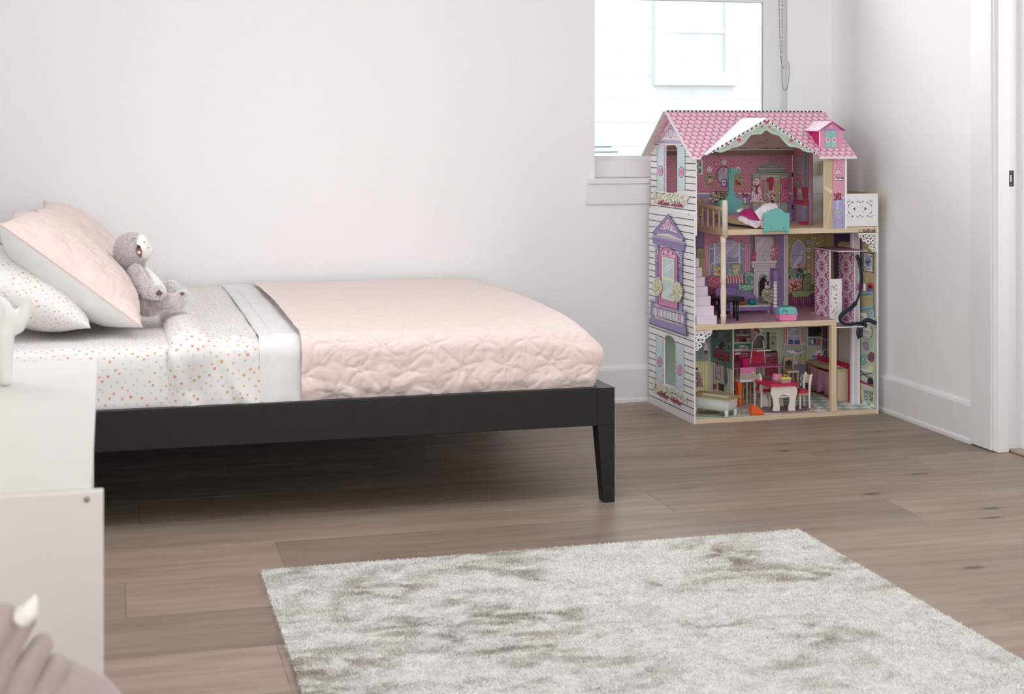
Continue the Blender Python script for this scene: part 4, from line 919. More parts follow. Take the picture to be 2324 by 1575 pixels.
# --------------------------------------------------- print on the house
def clip_poly(P, planes):
    for (nx, ny, c) in planes:
        Q = []
        for i in range(len(P)):
            a, b = P[i], P[(i+1) % len(P)]; da = nx*a[0]+ny*a[1]-c; db_ = nx*b[0]+ny*b[1]-c
            if da >= 0: Q.append(a)
            if (da >= 0) != (db_ >= 0): t = da/(da-db_); Q.append((a[0]+(b[0]-a[0])*t, a[1]+(b[1]-a[1])*t))
        P = Q
        if len(P) < 3: return []
    return P
def halfplanes(poly):
    A = sum(a[0]*b[1]-b[0]*a[1] for a, b in zip(poly, poly[1:]+poly[:1])); L = []
    for a, b in zip(poly, poly[1:]+poly[:1]):
        nx, ny = -(b[1]-a[1]), b[0]-a[0]
        if A < 0: nx, ny = -nx, -ny
        L.append((nx, ny, nx*a[0]+ny*a[1]))
    return L
def hexes(art, to3, regions, w, h, line, fill, lite, dark=None, ph=0, tip=.30):
    hp = [halfplanes(r) for r in regions]; xs = [p[0] for r in regions for p in r]; ys_ = [p[1] for r in regions for p in r]
    for r, hpl in zip(regions, hp): art.loc([to3(*p) for p in r], line, True)
    art.k += 1; cells = []
    j = 0; yy = min(ys_)-h
    while yy < max(ys_)+h:
        xx = min(xs)-w+(w/2 if j % 2 else 0)+ph
        while xx < max(xs)+w: cells.append((xx, yy)); xx += w
        yy += h; j += 1
    k0 = art.k
    for cx, cy in cells:
        for lay, (sc_, col) in enumerate(((.93, fill), (.70, lite))):
            H = [(cx+sc_*a*w, cy+sc_*b*h) for a, b in ((-.56, .02), (-.28, .56), (.28, .56), (.56, .02), (.28, -.54), (-.28, -.54))]
            for hpl in hp:
                Q = clip_poly(H, hpl)
                if Q: art.k = k0+lay; art.loc([to3(*p) for p in Q], col, True)
    if dark:
        for n_, (cx, cy) in enumerate(cells):
            for a, b in (((-.56, .02), (-.28, -.54)), ((.28, -.54), (.56, .02))):
                if (int(round(cx/w*2))+int(round(cy/h))) % 3 == 2 and a[0] > 0: continue
                ax, ay, bx, by = cx+a[0]*w, cy+a[1]*h, cx+b[0]*w, cy+b[1]*h
                H = [(ax-.035*w, ay), (bx-.035*w, by), (bx+.045*w, by), (ax+.045*w, ay)]
                for hpl in hp:
                    Q = clip_poly(H, hpl)
                    if Q: art.k = k0+3; art.loc([to3(*p) for p in Q], dark, True)
    art.k = k0+5
    return art
G0 = 1.12
ar = Art((0, RE, RZ0), rn, G0); ts = lambda a, b: slope(a, b, 0)
RL = [(X0, 0), (.020, 0), (gL[0], s_of_z(gL[1])), (gP[0], s_of_z(gP[1])), (gP[0], SL-.004), (X0, SL-.004)]
RL1 = [(X0, 0), (.020, 0), (gL[0], s_of_z(gL[1])), (gL[0], SL-.004), (X0, SL-.004)]; RL2 = [(gL[0], s_of_z(gL[1])), (gP[0], s_of_z(gP[1])), (gP[0], SL-.004), (gL[0], SL-.004)]
RR1 = [(gP[0], s_of_z(gP[1])), (gR[0], s_of_z(gR[1])), (gR[0], SL-.004), (gP[0], SL-.004)]; RR2 = [(gR[0], s_of_z(gR[1])), (.536, 0), (X1, 0), (X1, SL-.004), (gR[0], SL-.004)]
hexes(ar, ts, [RL1, RL2, RR1, RR2], .0288, .0275, 'CE6C94', 'F0A2BF', 'F6C4D5', '94506E')
ar.build('shingle_print', rf)
def tri_hex(obj, o, e1, e2, poly, n, w, h, cols, name):
    a = Art(o, n, G0); a.base = .0024
    hexes(a, lambda x, y: Vector(o)+e1*x+e2*y, [poly], w, h, *cols); return a.build(name, obj)
def plane_axes(P0, P1, P2):
    e1 = (P1-P0).normalized(); n = (P1-P0).cross(P2-P0).normalized(); e2 = n.cross(e1); return e1, e2
e2_ = Vector((0, 1, 0)); e1_ = (gPk-gA).normalized(); nrm = gln; ex_ = nrm.cross(e2_).normalized(); ex_ = ex_ if ex_.dot(e1_) > 0 else -ex_
pr2 = [( (p-gA).dot(e2_), (p-gA).dot(ex_)) for p in (gA, gA2, gQ, gPk)]
tri_hex(gl_, gA, e2_, ex_, [pr2[0], pr2[1], pr2[2], pr2[3]], nrm, .0262, .0215, ('A99CC6', 'D6CEE4', 'DDD7E9', '9187B4'), 'lavender_shingle_print')
ex2 = dsln.cross(e2_).normalized(); ex2 = ex2 if ex2.dot(fpk-fl_) > 0 else -ex2
pr3 = [((p-fl_).dot(e2_), (p-fl_).dot(ex2)) for p in (fl_, Vector((fl_.x, ys(fl_.z), fl_.z)), Vector((fpk.x, ys(fpk.z), fpk.z)), fpk)]
tri_hex(dsl, fl_, e2_, ex2, pr3, dsln, .022, .016, ('DE9CC4', 'EFC6DE', 'F4D6E8', 'B06A98'), 'dormer_shingle_print')
# ridge checks
a = Art((0, RY_-.004, RZ1), (0, -1, 0), 1); n = 40
for i in range(n):
    x0 = X0+.004+(X1-.012-X0)*i/n; a.loc([(x0, RY_-.0045, RZ1-.0055), (x0+.0098, RY_-.0045, RZ1-.0055), (x0+.0085, RY_-.0045, RZ1+.0035), (x0-.0015, RY_-.0045, RZ1+.0035)], '3A3436', True)
a.build('black_check_print', dh)
# bargeboard print: checks and roses
a = Art((0, GY-.005, 1), (0, -1, 0), G0); a.crop(0, 0, 1)
for (x0, y0), (x1, y1), m in (((1615, 344), (1740, 270.5), 13), ((1740, 270.5), (1852, 347.5), 13)):
    L = math.hypot(x1-x0, y1-y0); dx, dy = (x1-x0)/L, (y1-y0)/L; nx, ny = (-dy, dx) if dx*1 > 0 else (dy, -dx)
    a.poly([(x0, y0-1), (x1, y1-1), (x1+0*nx, y1+4.2), (x0, y0+4.2)], 'F2F0F0', True); a.k += 1
    for i in range(m):
        t0, t1 = (i+.25)/m, (i+.72)/m; a.poly([(x0+(x1-x0)*t0, y0+(y1-y0)*t0-.6), (x0+(x1-x0)*t1, y0+(y1-y0)*t1-.6), (x0+(x1-x0)*t1, y0+(y1-y0)*t1+3.4), (x0+(x1-x0)*t0, y0+(y1-y0)*t0+3.4)], '1E1B1C', True)
    a.k += 1
for cx, cy, r in ((1740, 278, 4.6), (1677.5, 317.5, 5), (1651.5, 328.5, 3), (1796, 319, 5), (1822.5, 329.5, 3), (1729, 287.5, 3), (1746, 288, 3)): a.ell(cx, cy, r, r*.92, 'D9486F', 9); a.ell(cx+.6, cy-.5, r*.45, r*.4, 'B22E52', 7)
for P in ([(1663, 324), (1672, 321)], [(1684, 312), (1692, 309), (1690, 305)], [(1640, 337), (1650, 331)], [(1783, 311), (1793, 316)], [(1800, 323), (1808, 327)], [(1716, 294), (1727, 289)], [(1750, 291), (1760, 296)], [(1826, 334), (1834, 337)]): a.line(P, 1.1, 'CC6478')
for L in ([(1620, 342), (1643, 338), (1662, 331), (1686, 320), (1700, 303), (1722, 298), (1739, 289)], [(1741, 289), (1760, 299), (1776, 309), (1790, 324), (1815, 332), (1844, 343)]): a.line(L, .7, '7E9184')
a.build('rose_print', bo)
# dormer print
a = Art((0, DYF-.004, 1), (0, -1, 0), G0); a.crop(1720, 230, 5.25)
P_ = [(742, 345), (888, 262), (1000, 345)]
for jj in range(10):
    for ii in range(12):
        cx = 757+ii*22+(11 if jj % 2 else 0); cy = 362+jj*20
        if cx < 998 and cy < 552: a.ell(cx, cy, 9, 8.5, 'E38FBA', 6, hold=True)
a.k += 1
a.poly(P_, '9E86BC'); a.poly([(800, 330), (886, 280), (970, 330)], 'E07CB0'); a.heart(868, 298, 34, 32, 'EFA8CC')
a.rect(798, 352, 944, 552, '8CC5BE'); a.line([(870, 352), (870, 552)], 4, '4F8A88')
for i in range(7): a.line([(806, 366+i*11), (864, 366+i*11)], 2.5, '6AA6A2'); a.line([(876, 366+i*11), (938, 366+i*11)], 2.5, '6AA6A2')
a.frame(798, 352, 944, 552, 4, '4F8A88')
for cx in (833, 910): a.ell(cx, 460, 27, 30, 'F0C2DC'); a.heart(cx, 460, 38, 38, 'D8569A')
a.build('shutter_print', dface)

# ---- left side print
def siding(a, x, z0, z1, dz, hole, ymax):
    z = z0
    while z < z1:
        spans = [(0.001, ymax(z))]; ycut = []
        for p, q_ in zip(hole, hole[1:]+hole[:1]):
            if (p[1]-z)*(q_[1]-z) < 0: ycut.append(p[0]+(q_[0]-p[0])*(z-p[1])/(q_[1]-p[1]))
        if len(ycut) == 2: y0, y1 = sorted(ycut); spans = [(.001, y0), (y1, ymax(z))]
        for y0, y1 in spans:
            if y1 > y0: a.loc([(x, y0, z-.0016), (x, y1, z-.0016), (x, y1, z+.0016), (x, y0, z+.0016)], '2A2728', True)
        z += dz
    a.k += 1
al = Art((0, 0, 0), (-1, 0, 0), 1.0); siding(al, 0, .033, .81, .0264, yz(lowhole), lambda z: .484)
def shutters(a, L, heart_px, sl_):
    for x0, x1, yt0, yt1, yb0, yb1 in L:
        a.poly([(x0, yt0), (x1, yt1), (x1, yb1), (x0, yb0)], 'CFE6EC'); n = 18
        for i in range(1, n):
            t = i/n; a.line([(x0+3, yt0+(yb0-yt0)*t), (x1-3, yt1+(yb1-yt1)*t)], 2.2 if sl_ else 3, '93B8C2')
        a.out([(x0, yt0), (x1, yt1), (x1, yb1), (x0, yb0)], 3, '5B6D76')
    for cx, cy, rx, ry in heart_px: a.ell(cx, cy, rx, ry, '5A4C6A'); a.ell(cx, cy, rx*.86, ry*.9, 'C9B2D4'); a.ell(cx, cy, rx*.74, ry*.80, 'E9A3CC'); a.heart(cx, cy, rx*1.15, ry*1.2, 'E873AE')
def planter(a, x0, y0, x1, y1, boxes, seed, n=170, r=13):
    fx = lambda x: y0+(y1-y0)*(x-x0)/(x1-x0)
    R = random.Random(seed); W_ = x1-x0
    for i in range(n):
        x = R.uniform(x0, x1); t = (x-x0)/W_; hh = (.50+.5*abs(math.cos(t*PI*1.5+.2)))*(r*8.4); y = fx(x)+R.uniform(-.5, .5)*hh
        a.ell(x, y, r*R.uniform(.5, 1.0), r*R.uniform(.5, 1.0), R.choice(['EFEBD2', 'E6E2C0', 'F3F0E0', 'D9D6B4', 'F3F0E0']), 7, hold=True)
        if R.random() < .55: a.k += 1; dx, dy = R.uniform(-r, r), R.uniform(-r, r); a.line([(x+dx, y+dy), (x+dx+r*.4, y+dy-r*.4)], r*.16, R.choice(['4E4A44', '6F7A78', '8A8A70']))
    a.k += 1
    for bx0, bx1, by0, by1, bh in boxes:
        a.poly([(bx0, by0), (bx1, by1), (bx1-6, by1+bh), (bx0+6, by0+bh)], '8C1D44')
        for i in range(38):
            x = R.uniform(bx0+6, bx1-6); t = (x-bx0)/(bx1-bx0); y = by0+(by1-by0)*t-R.uniform(0, bh*2.6*(1-abs(2*t-1))+6); a.ell(x, y, r*.42, r*.40, R.choice(['D42B62', 'C41E50', 'E06A90', '7A1236']), 6, hold=True)
        a.k += 1; a.poly([(bx0, by0+2), (bx1, by1+2), (bx1, by1+bh*.9), (bx0, by0+bh*.9)], 'A8234F')
        xm = bx0+(bx1-bx0)*.35; a.line([(xm, by0+(by1-by0)*.35+bh), (xm, by0+(by1-by0)*.35+bh+14)], 5, '2A2728')
al.crop(1465, 740, 6.56)
shutters(al, [(157, 262, 150, 186, 800, 860), (457, 575, 265, 312, 930, 985)], [(211, 535, 38, 76), (512, 658, 41, 86)], 0)
planter(al, 118, 880, 625, 1105, [(190, 345, 985, 1070, 22), (385, 545, 1080, 1158, 24)], 3, 190, 20)
al.crop(1440, 480, 5.25)
PU, PD, PL = '9C86C4', '5E4A86', 'B8A6D8'
al.poly([(262, 400), (300, 405), (300, 1100), (262, 1090)], PU); al.poly([(540, 455), (585, 470), (585, 1195), (545, 1180)], PU)
for x in (270, 285, 552, 570): al.line([(x, 480), (x, 1110)], 3, PD)
for x0, x1 in ((262, 300), (540, 585)):
    for y in (590, 615, 640): al.line([(x0, y+(x0-262)*.22), (x1, y+10+(x0-262)*.22)], 4, PD)
al.blobs(255, 400, 300, 600, 60, 6, ['EDE6F6', '6B5A94', 'C9BCE4'], seed=4); al.blobs(540, 470, 590, 660, 60, 6, ['EDE6F6', '6B5A94', 'C9BCE4'], seed=5)
arch = lambda x0, x1, yt, yb0, yb1, sp: [(x0, yb0), (x1, yb1)]+[((x0+x1)/2+(x1-x0)/2*math.cos(PI*i/12), sp-(sp-yt)*math.sin(PI*i/12)+(yb1-yb0)*.5*math.cos(PI*i/12)) for i in range(13)]
al.poly(arch(300, 535, 428, 1112, 1172, 545), '9A3A78'); al.poly(arch(310, 526, 435, 1105, 1160, 545), 'E27CBE'); al.poly(arch(328, 510, 458, 1060, 1105, 548), 'B04A90'); al.poly(arch(334, 503, 464, 1050, 1095, 548), 'EFAAD4')
for i in range(7):
    t = PI*(i+.5)/7; cx, cy = 420+70*math.cos(t), 548-70*math.sin(t); al.ell(cx, cy, 9, 12, '2A2728' if i % 2 else 'F4F2F2', 8)
al.poly([(340, 525), (498, 562), (498, 1085), (340, 1038)], '6B5A7A'); al.poly([(346, 532), (492, 568), (492, 1076), (346, 1032)], 'F2EBCB'); al.poly([(356, 552), (484, 584), (484, 802), (356, 765)], 'BFDDE0'); al.poly([(356, 800), (484, 836), (484, 1050), (356, 1010)], 'BFDDE0')
for y in (600, 640, 880, 920): al.poly([(360, y+80), (480, y), (480, y+26), (360, y+106)], 'D9EDEE')
al.line([(418, 560), (418, 1050)], 7, 'F2EBCB')
al.line([(405, 490), (405, 520), (390, 530)], 4, '4A2440'); al.line([(405, 520), (440, 538)], 4, '4A2440')
al.poly([(420, 25), (238, 240), (246, 290), (268, 262), (560, 318), (598, 362), (612, 350), (608, 318)], PD); al.poly([(420, 34), (246, 242), (250, 280), (270, 254), (560, 310), (600, 352), (604, 318)], PU)
al.poly([(418, 80), (300, 218), (410, 226), (556, 275)], PD); al.poly([(418, 90), (312, 212), (412, 220), (540, 264)], 'E9D3E8')
al.ell(415, 155, 36, 78, '5A4C6A'); al.ell(415, 155, 31, 70, 'C9B2D4'); al.ell(415, 150, 25, 58, 'F0B6D6'); al.heart(415, 150, 44, 84, 'E68ABC'); al.ell(352, 190, 24, 13, 'E27CBE', rot=-.5); al.ell(483, 212, 24, 13, 'E27CBE', rot=.7)
al.poly([(285, 262), (420, 265), (590, 335), (580, 345), (410, 292), (290, 276)], 'E7E4DA')
al.poly([(228, 288), (622, 372), (612, 445), (600, 465), (240, 385)], PU)
for k, w_ in ((28, 3), (44, 5), (62, 3), (80, 3)): al.line([(234, 288+k), (618, 372+k)], w_, PD)
al.poly([(228, 284), (622, 368), (622, 380), (228, 298)], PL)
al.poly([(205, 1105), (640, 1218), (635, 1240), (210, 1125)], PD); al.poly([(215, 1102), (635, 1212), (632, 1232), (218, 1122)], PL)
for i in range(11):
    x = 232+i*36; y = 1118+i*9.6; al.poly([(x-11, y+18), (x+17, y+24), (x+17, y+118), (x-11, y+110)], 'E4E0EC' if i not in (2, 9) else 'F2B4D2', True); al.k += 1; al.line([(x+26, y+18), (x+26, y+120)], 10, PU); al.line([(x+31, y+18), (x+31, y+120)], 3, PD); al.ell(x+26, y+100, 9, 12, PD, 8)
for x, y in ((224, 1065), (618, 1190)): al.ell(x, y, 16, 26, PD); al.ell(x, y, 13, 22, PL); al.poly([(x-12, y+25), (x+12, y+28), (x+14, y+190), (x-14, y+180)], PU); al.line([(x+8, y+25), (x+8, y+190)], 4, PD)
al.poly([(205, 1255), (636, 1378), (655, 1490), (196, 1335)], PD); al.poly([(212, 1258), (630, 1378), (640, 1460), (204, 1318)], PU); al.line([(200, 1318), (645, 1464)], 5, PL)
for cx, cy, rx, ry, sd_ in ((297, 890, 60, 112, 7), (538, 955, 66, 122, 8)):
    R = random.Random(sd_)
    al.ell(cx, cy, rx*.92, ry*.92, 'DAD6A8')
    for i in range(150):
        t = R.uniform(0, 2*PI); q_ = math.sqrt(R.random()); al.ell(cx+rx*q_*math.cos(t), cy+ry*q_*math.sin(t), 8, 8, R.choice(['F0ECC6', 'E6E1B0', 'F4F0D6', 'C9C690']), 6, hold=True)
        if i % 3 == 0: al.k += 1; x, y = cx+rx*q_*math.cos(t+1), cy+ry*q_*math.sin(t+1); al.line([(x, y), (x+5, y-6)], 2.4, '5B5A40')
for x, y in ((680, 38), (175, 185), (670, 1398), (172, 1218)): al.crop(1440, 480, 5.25); al.ell(x, y, 9, 9, 'B9B6BA'); al.line([(x-5, y-5), (x+5, y+5)], 3, '4A474A')
al.build('side_print', lw)
au = Art((.007, 0, 0), (-1, 0, 0), 1.0)
def gy(z): return (0.001, .481) if z < 1.05 else (.25-(1.219-z)*1.479, .25+(1.219-z)*1.389)
siding(au, .007, .834, 1.05, .0264, yz(uphole), lambda z: .481)
au.crop(1440, 230, 5.25)
au.poly([(402, 205), (268, 440), (186, 585), (186, 640), (262, 520), (600, 520), (690, 660), (600, 470), (560, 440), (440, 250)], 'F0B4D6'); au.poly([(425, 250), (300, 430), (262, 520), (600, 522), (560, 450)], 'F6D4E6')
au.poly([(400, 212), (412, 228), (206, 592), (188, 600)], 'E0508A')
au.poly([(435, 278), (268, 488), (598, 492)], '6E6488'); au.poly([(435, 286), (282, 482), (586, 486)], 'C3B8DC'); au.poly([(435, 320), (320, 462), (548, 470)], 'F2E0EE'); au.poly([(300, 476), (360, 462), (440, 458), (520, 466), (572, 484), (586, 505), (286, 500)], 'B0A4CE')
au.ell(432, 378, 30, 60, '5A4C6A'); au.ell(432, 378, 26, 53, 'DCC8E2'); au.heart(432, 376, 36, 66, 'F0C0DA'); au.ell(380, 412, 20, 11, 'EFA0CA', rot=-.5); au.ell(485, 420, 18, 10, 'EFA0CA', rot=.6)
au.poly([(352, 500), (365, 520), (365, 1090), (352, 1085)], 'E9A6CC'); au.poly(arch(352, 366, 560, 1090, 1092, 580), 'E9A6CC')
shutters(au, [(270, 354, 530, 528, 1050, 1062), (512, 605, 535, 535, 1060, 1065)], [(311, 826, 31, 64), (561, 846, 33, 68)], 1)
planter(au, 232, 1140, 648, 1175, [(290, 428, 1212, 1230, 14), (450, 588, 1232, 1250, 15)], 13, 170, 17)
for x0, y0, x1 in ((258, 513, 300), (350, 366, 362), (572, 524, 606), (414, 284, 424), (446, 286, 456)): au.line([(x0, y0), (x1, y0)], 8, '2A2728')
au.build('side_print', uw)
# rear slope underside: floral paper
ub = Art(Vector((0, RY_, RZ1))-bn*.0056, -bn, 1.5); tb = lambda a_, b_: Vector((a_, RY_, RZ1))+bdn*b_-bn*.0058
ub.loc([tb(X0-.012, 0), tb(X1, 0), tb(X1, BL_), tb(X0-.012, BL_)], 'C3B5AF'); R = random.Random(2)
for i in range(150):
    cx = R.uniform(X0, X1-.02); cy = R.uniform(.02, BL_-.02)
    for k in range(7): x_, y_ = cx+R.gauss(0, .008), cy+R.gauss(0, .006); r_ = R.uniform(.0014, .0032); ub.loc([tb(x_+r_*math.cos(t*PI/3), y_+r_*math.sin(t*PI/3)) for t in range(6)], R.choice(['B06A74', '9E5C66', 'C48C90', '8E8A7C']), True)
    if i % 6 == 0: ub.k += 1
ub.build('floral_print', rb)
# ---- top floor print
G3, G2, G1 = 1.40, 1.55, 1.7
a = Art((0, BWY, 0), (0, -1, 0), G3); a.clip = [(Vector((0, 0, 1)), F3+.0003), (Vector((1, 0, 0)), .0125), (Vector((-1, 0, 0)), -.6515)]
L3 = lambda x, z: (x, BWY, z)
a.loc([L3(.012, F3), L3(.652, F3), L3(.652, 1.047), L3(.012, 1.047)], 'B86E84'); zz = .8985; j = 0
while zz < 1.044:
    x = .016+(.0078 if j % 2 else 0)
    while x < .650: a.loc([(x+.0019*math.cos(k*PI/3), BWY, zz+.0019*math.sin(k*PI/3)) for k in range(6)], 'E6CDCB', True); x += .0156
    zz += .0088; j += 1
a.k += 1; a.crop(1560, 330, 6.847)
a.rect(100, 752, 1660, 1240, '9C84B4'); a.rect(100, 738, 1660, 756, 'E2D6DC')
for y in (775, 800): a.line([(100, y), (1660, y)], 4, '7A6498')
a.rect(100, 1130, 1660, 1145, 'D8CCD8')
a.rect(145, 222, 246, 462, '8A8A84'); a.rect(150, 226, 240, 456, 'D6D2C8'); a.rect(150, 232, 208, 440, '5E6A60'); a.blobs(150, 240, 205, 436, 40, 12, ['96A696', 'C8A0A4', '3E443E', 'D8D4C4'], seed=1)
for cx, cy, c in ((445, 290, 'C2557C'), (687, 288, 'C2557C')): a.ell(cx, cy, 39, 44, '9C3C60'); a.ell(cx, cy, 36, 41, c); a.ell(cx, cy, 22, 26, 'CE6A90'); a.ell(cx, cy, 12, 14, 'D888A4')
for cx, cy, r in ((565, 262, 42), (343, 378, 40), (788, 372, 40)):
    a.ell(cx, cy, r+3, r+5, '7C6A6C'); a.ell(cx, cy, r, r+2, 'E2DAD6'); a.ell(cx, cy, r*.62, r*.66, 'D2CAC6')
    for t in (0.6, 2.2, 3.9, 5.2): a.ell(cx+r*.6*math.cos(t), cy+r*.6*math.sin(t), 8, 10, 'B84660', 7)
a.ell(560, 465, 110, 150, '7A1E48'); a.ell(560, 465, 104, 144, '9C2C5C'); a.ell(560, 468, 92, 130, 'A8A2B4'); a.poly([(490, 520), (600, 350), (640, 370), (520, 570)], 'B4AEC0')
for x0, y0, x1, y1 in ((278, 448, 432, 648), (712, 440, 858, 640)):
    a.rect(x0, y0, x1, y1, '6E5A28'); a.rect(x0+4, y0+4, x1-4, y1-4, 'B09A54'); a.blobs(x0+6, y0+6, x1-6, y1-6, 40, 7, ['C8B470', '8C7638'], seed=3); a.rect(x0+26, y0+30, x1-26, y1-28, '5A4C34'); a.rect(x0+30, y0+34, x1-30, y1-32, '8E9C8A')
a.ell(352, 560, 36, 40, 'D4A0A8'); a.poly([(305, 615), (330, 560), (375, 560), (402, 615)], 'C2487C'); a.ell(348, 502, 22, 20, '2A2424'); a.ell(350, 515, 12, 13, 'E4C4B4'); a.line([(318, 560), (350, 580), (392, 545)], 8, 'E8C8BC')
a.poly([(735, 610), (752, 530), (780, 530), (800, 610)], 'B82840'); a.ell(766, 505, 12, 14, 'E4C4B4'); a.ell(764, 494, 13, 9, 'A86A40'); a.ell(806, 525, 14, 18, 'E4C4B4'); a.ell(806, 510, 15, 10, '2A2424'); a.poly([(790, 610), (800, 560), (830, 610)], '2E2A30')
# bed, table and wardrobe
a.poly([(345, 860), (375, 710), (700, 720), (770, 740), (770, 1000), (340, 1000)], '4A4630'); a.poly([(360, 850), (384, 722), (500, 735), (480, 860)], 'C2BEA0'); a.blobs(350, 725, 760, 900, 230, 12, ['D6D0B0', '8A8450', '5C5830', 'A8A078', '3E3A24', 'B0A68C'], seed=5)
a.blobs(372, 730, 480, 840, 24, 8, ['8C7C60', '6A6A50'], seed=6)
a.poly([(150, 830), (265, 810), (270, 960), (150, 980)], '9A8C54'); a.blobs(150, 850, 265, 960, 30, 10, ['C0B070', '6E6438'], seed=8)
a.poly([(180, 880), (500, 900), (500, 1160), (180, 1160)], '8A7A98'); a.blobs(185, 900, 260, 1160, 40, 16, ['A6A868', '6A7844', '8A5A78', '3C4428'], seed=9); a.poly([(345, 930), (375, 930), (375, 1160), (345, 1160)], 'B8924C'); a.blobs(380, 960, 500, 1150, 50, 14, ['C8BC8C', '6C6448', '9A6A5A', 'E0D8C0'], seed=10)
a.poly([(820, 905), (945, 900), (945, 920), (820, 925)], '54604E'); a.rect(830, 920, 940, 1000, 'A8B490'); a.frame(830, 920, 940, 1000, 4, '4A5444'); a.poly([(868, 800), (896, 800), (902, 905), (872, 905)], 'C8CCC4'); a.blobs(848, 755, 928, 800, 26, 14, ['B81E3C', '8C1430', 'D24860'], seed=12)
a.rect(995, 425, 1565, 1130, '4E6058'); a.rect(1000, 430, 1560, 1130, '86A494'); a.rect(1015, 460, 1115, 1040, '9AB0A0'); a.frame(1015, 460, 1115, 1040, 4, '4E6058'); a.rect(1440, 460, 1545, 1040, '9AB0A0'); a.frame(1440, 460, 1545, 1040, 4, '4E6058')
for x0 in (1022, 1450):
    a.rect(x0, 880, x0+88, 1030, 'A8BCA8')
    for k in range(4): a.line([(x0+k*22, 880), (x0+k*22+40, 1030)], 2.5, '5E7266'); a.line([(x0+88-k*22, 880), (x0+48-k*22, 1030)], 2.5, '5E7266')
a.rect(1122, 456, 1438, 1000, '5A6454'); a.rect(1128, 462, 1432, 1000, 'BDBBA4'); a.line([(1130, 478), (1432, 478)], 5, 'DAD6CC')
a.poly([(1062, 345), (1535, 345), (1528, 368), (1492, 418), (1108, 418), (1072, 368)], '5E7A6C'); a.poly([(1068, 350), (1528, 350), (1520, 364), (1080, 364)], 'A4C0B0'); a.poly([(1085, 370), (1515, 370), (1488, 412), (1112, 412)], '7C9A8A'); a.line([(1100, 388), (1500, 388)], 4, '5E7A6C')
for cx, sgn in ((1215, 1), (1385, -1)): a.arc(cx, 262, 32, 42, -1.2, 4.4, 15, '5E746A'); a.arc(cx, 262, 32, 42, -1.2, 4.4, 9, '9AB0A4')
for cx in (1130, 1162, 1440, 1478): a.ell(cx, 318, 18, 20, '5E746A'); a.ell(cx, 318, 13, 15, '9AB0A4'); a.ell(cx, 318, 6, 7, '5E746A')
a.poly([(1175, 335), (1215, 300), (1250, 322), (1300, 232), (1350, 322), (1385, 300), (1425, 335)], '5E746A'); a.poly([(1188, 335), (1216, 308), (1252, 330), (1300, 248), (1346, 330), (1386, 308), (1412, 335)], '8CA698'); a.ell(1300, 300, 20, 24, '6E867A')
def dress(P, c, edge=None, w=5):
    a.poly(P, c)
    if edge: a.out(P, w, edge)
dress([(1160, 530), (1195, 530), (1192, 640), (1212, 855), (1170, 860), (1142, 640)], 'C9648A', '8E3C60', 4); a.line([(1172, 640), (1185, 850)], 3, '9E4268'); a.line([(1160, 560), (1192, 560)], 3, '9E4268')
dress([(1215, 545), (1255, 540), (1250, 720), (1262, 840), (1208, 845)], '8C9A6C', '5E6A48', 3)
dress([(1255, 500), (1300, 488), (1335, 510), (1330, 600), (1310, 700), (1262, 700)], 'B41A58', '7A103C', 3); a.poly([(1205, 560), (1230, 500), (1255, 520), (1250, 580)], 'A02A50'); a.poly([(1330, 540), (1362, 535), (1365, 730), (1340, 735)], 'C87890'); a.poly([(1375, 530), (1430, 540), (1425, 820), (1370, 825)], 'B4AC6A'); a.line([(1395, 560), (1400, 800)], 4, '8A844C')
a.blobs(1190, 740, 1430, 900, 60, 15, ['B82C50', 'DADAC8', 'C8A0A8', 'A8B090', '8A2040'], seed=15); a.blobs(1290, 850, 1340, 890, 8, 12, ['1E1A1C'], seed=16)
for k in range(9): x = 1150+k*33; a.line([(x-14, 510), (x, 485), (x+14, 510)], 3, '4A4844')
D1 = [(1035, 505), (1090, 498), (1118, 530), (1112, 610), (1140, 700), (1170, 880), (1120, 892), (1050, 885), (960, 892), (985, 760), (1012, 640), (1005, 560)]
dress(D1, 'E6DEDC', 'A03048', 5)
R = random.Random(4)
for i in range(44):
    y = R.uniform(530, 870); hw = 48 if y < 610 else 48+(y-610)*.20; a.ell(1062+R.uniform(-hw, hw), y, 8, 9, 'A82840', 7, hold=True)
a.k += 1; a.arc(1060, 530, 55, 30, PI, 2*PI, 12, 'B83850'); a.poly([(1018, 612), (1060, 625), (1105, 605), (1108, 645), (1062, 640), (1020, 652)], 'A81C3C'); a.poly([(1050, 640), (1082, 640), (1092, 780), (1066, 750), (1048, 780)], 'A81C3C'); a.line([(960, 890), (1050, 880), (1120, 890), (1168, 878)], 9, 'B83850')
D2 = [(1440, 530), (1500, 510), (1540, 520), (1585, 545), (1570, 590), (1540, 590), (1545, 650), (1585, 850), (1550, 890), (1440, 870), (1430, 840), (1465, 650), (1460, 590), (1425, 580)]
dress(D2, 'C45C88', '84284C', 5); a.poly([(1462, 650), (1545, 650), (1552, 668), (1458, 668)], 'B83468')
for (p0, p1) in (((1460, 740), (1570, 870)), ((1440, 800), (1560, 720)), ((1440, 860), (1575, 770)), ((1490, 680), (1450, 860))): a.line([p0, p1], 6, 'D8A0B8')
a.line([(1500, 530), (1500, 640)], 3, '84284C')
a.ell(975, 265, 7, 10, '5A1420')
a.build('wallpaper_print', bw3)
a = Art(hg+hn*.0004, hn, G3*1.1); a.crop(1560, 330, 6.847)
a.poly([(1640, 40), (1932, 40), (1932, 1270), (1640, 1180)], 'B86E84')
for jj in range(18):
    for ii in range(8): x = 1652+ii*34+(17 if jj % 2 else 0); y = 60+jj*38; (a.ell(x, y, 6, 10, 'E6CDCB', 6, hold=True) if x < 1890 else None)
a.k += 1; a.poly([(1640, 738), (1932, 738), (1932, 1270), (1640, 1180)], '9C84B4'); a.line([(1640, 745), (1900, 752)], 10, 'E2D6DC')
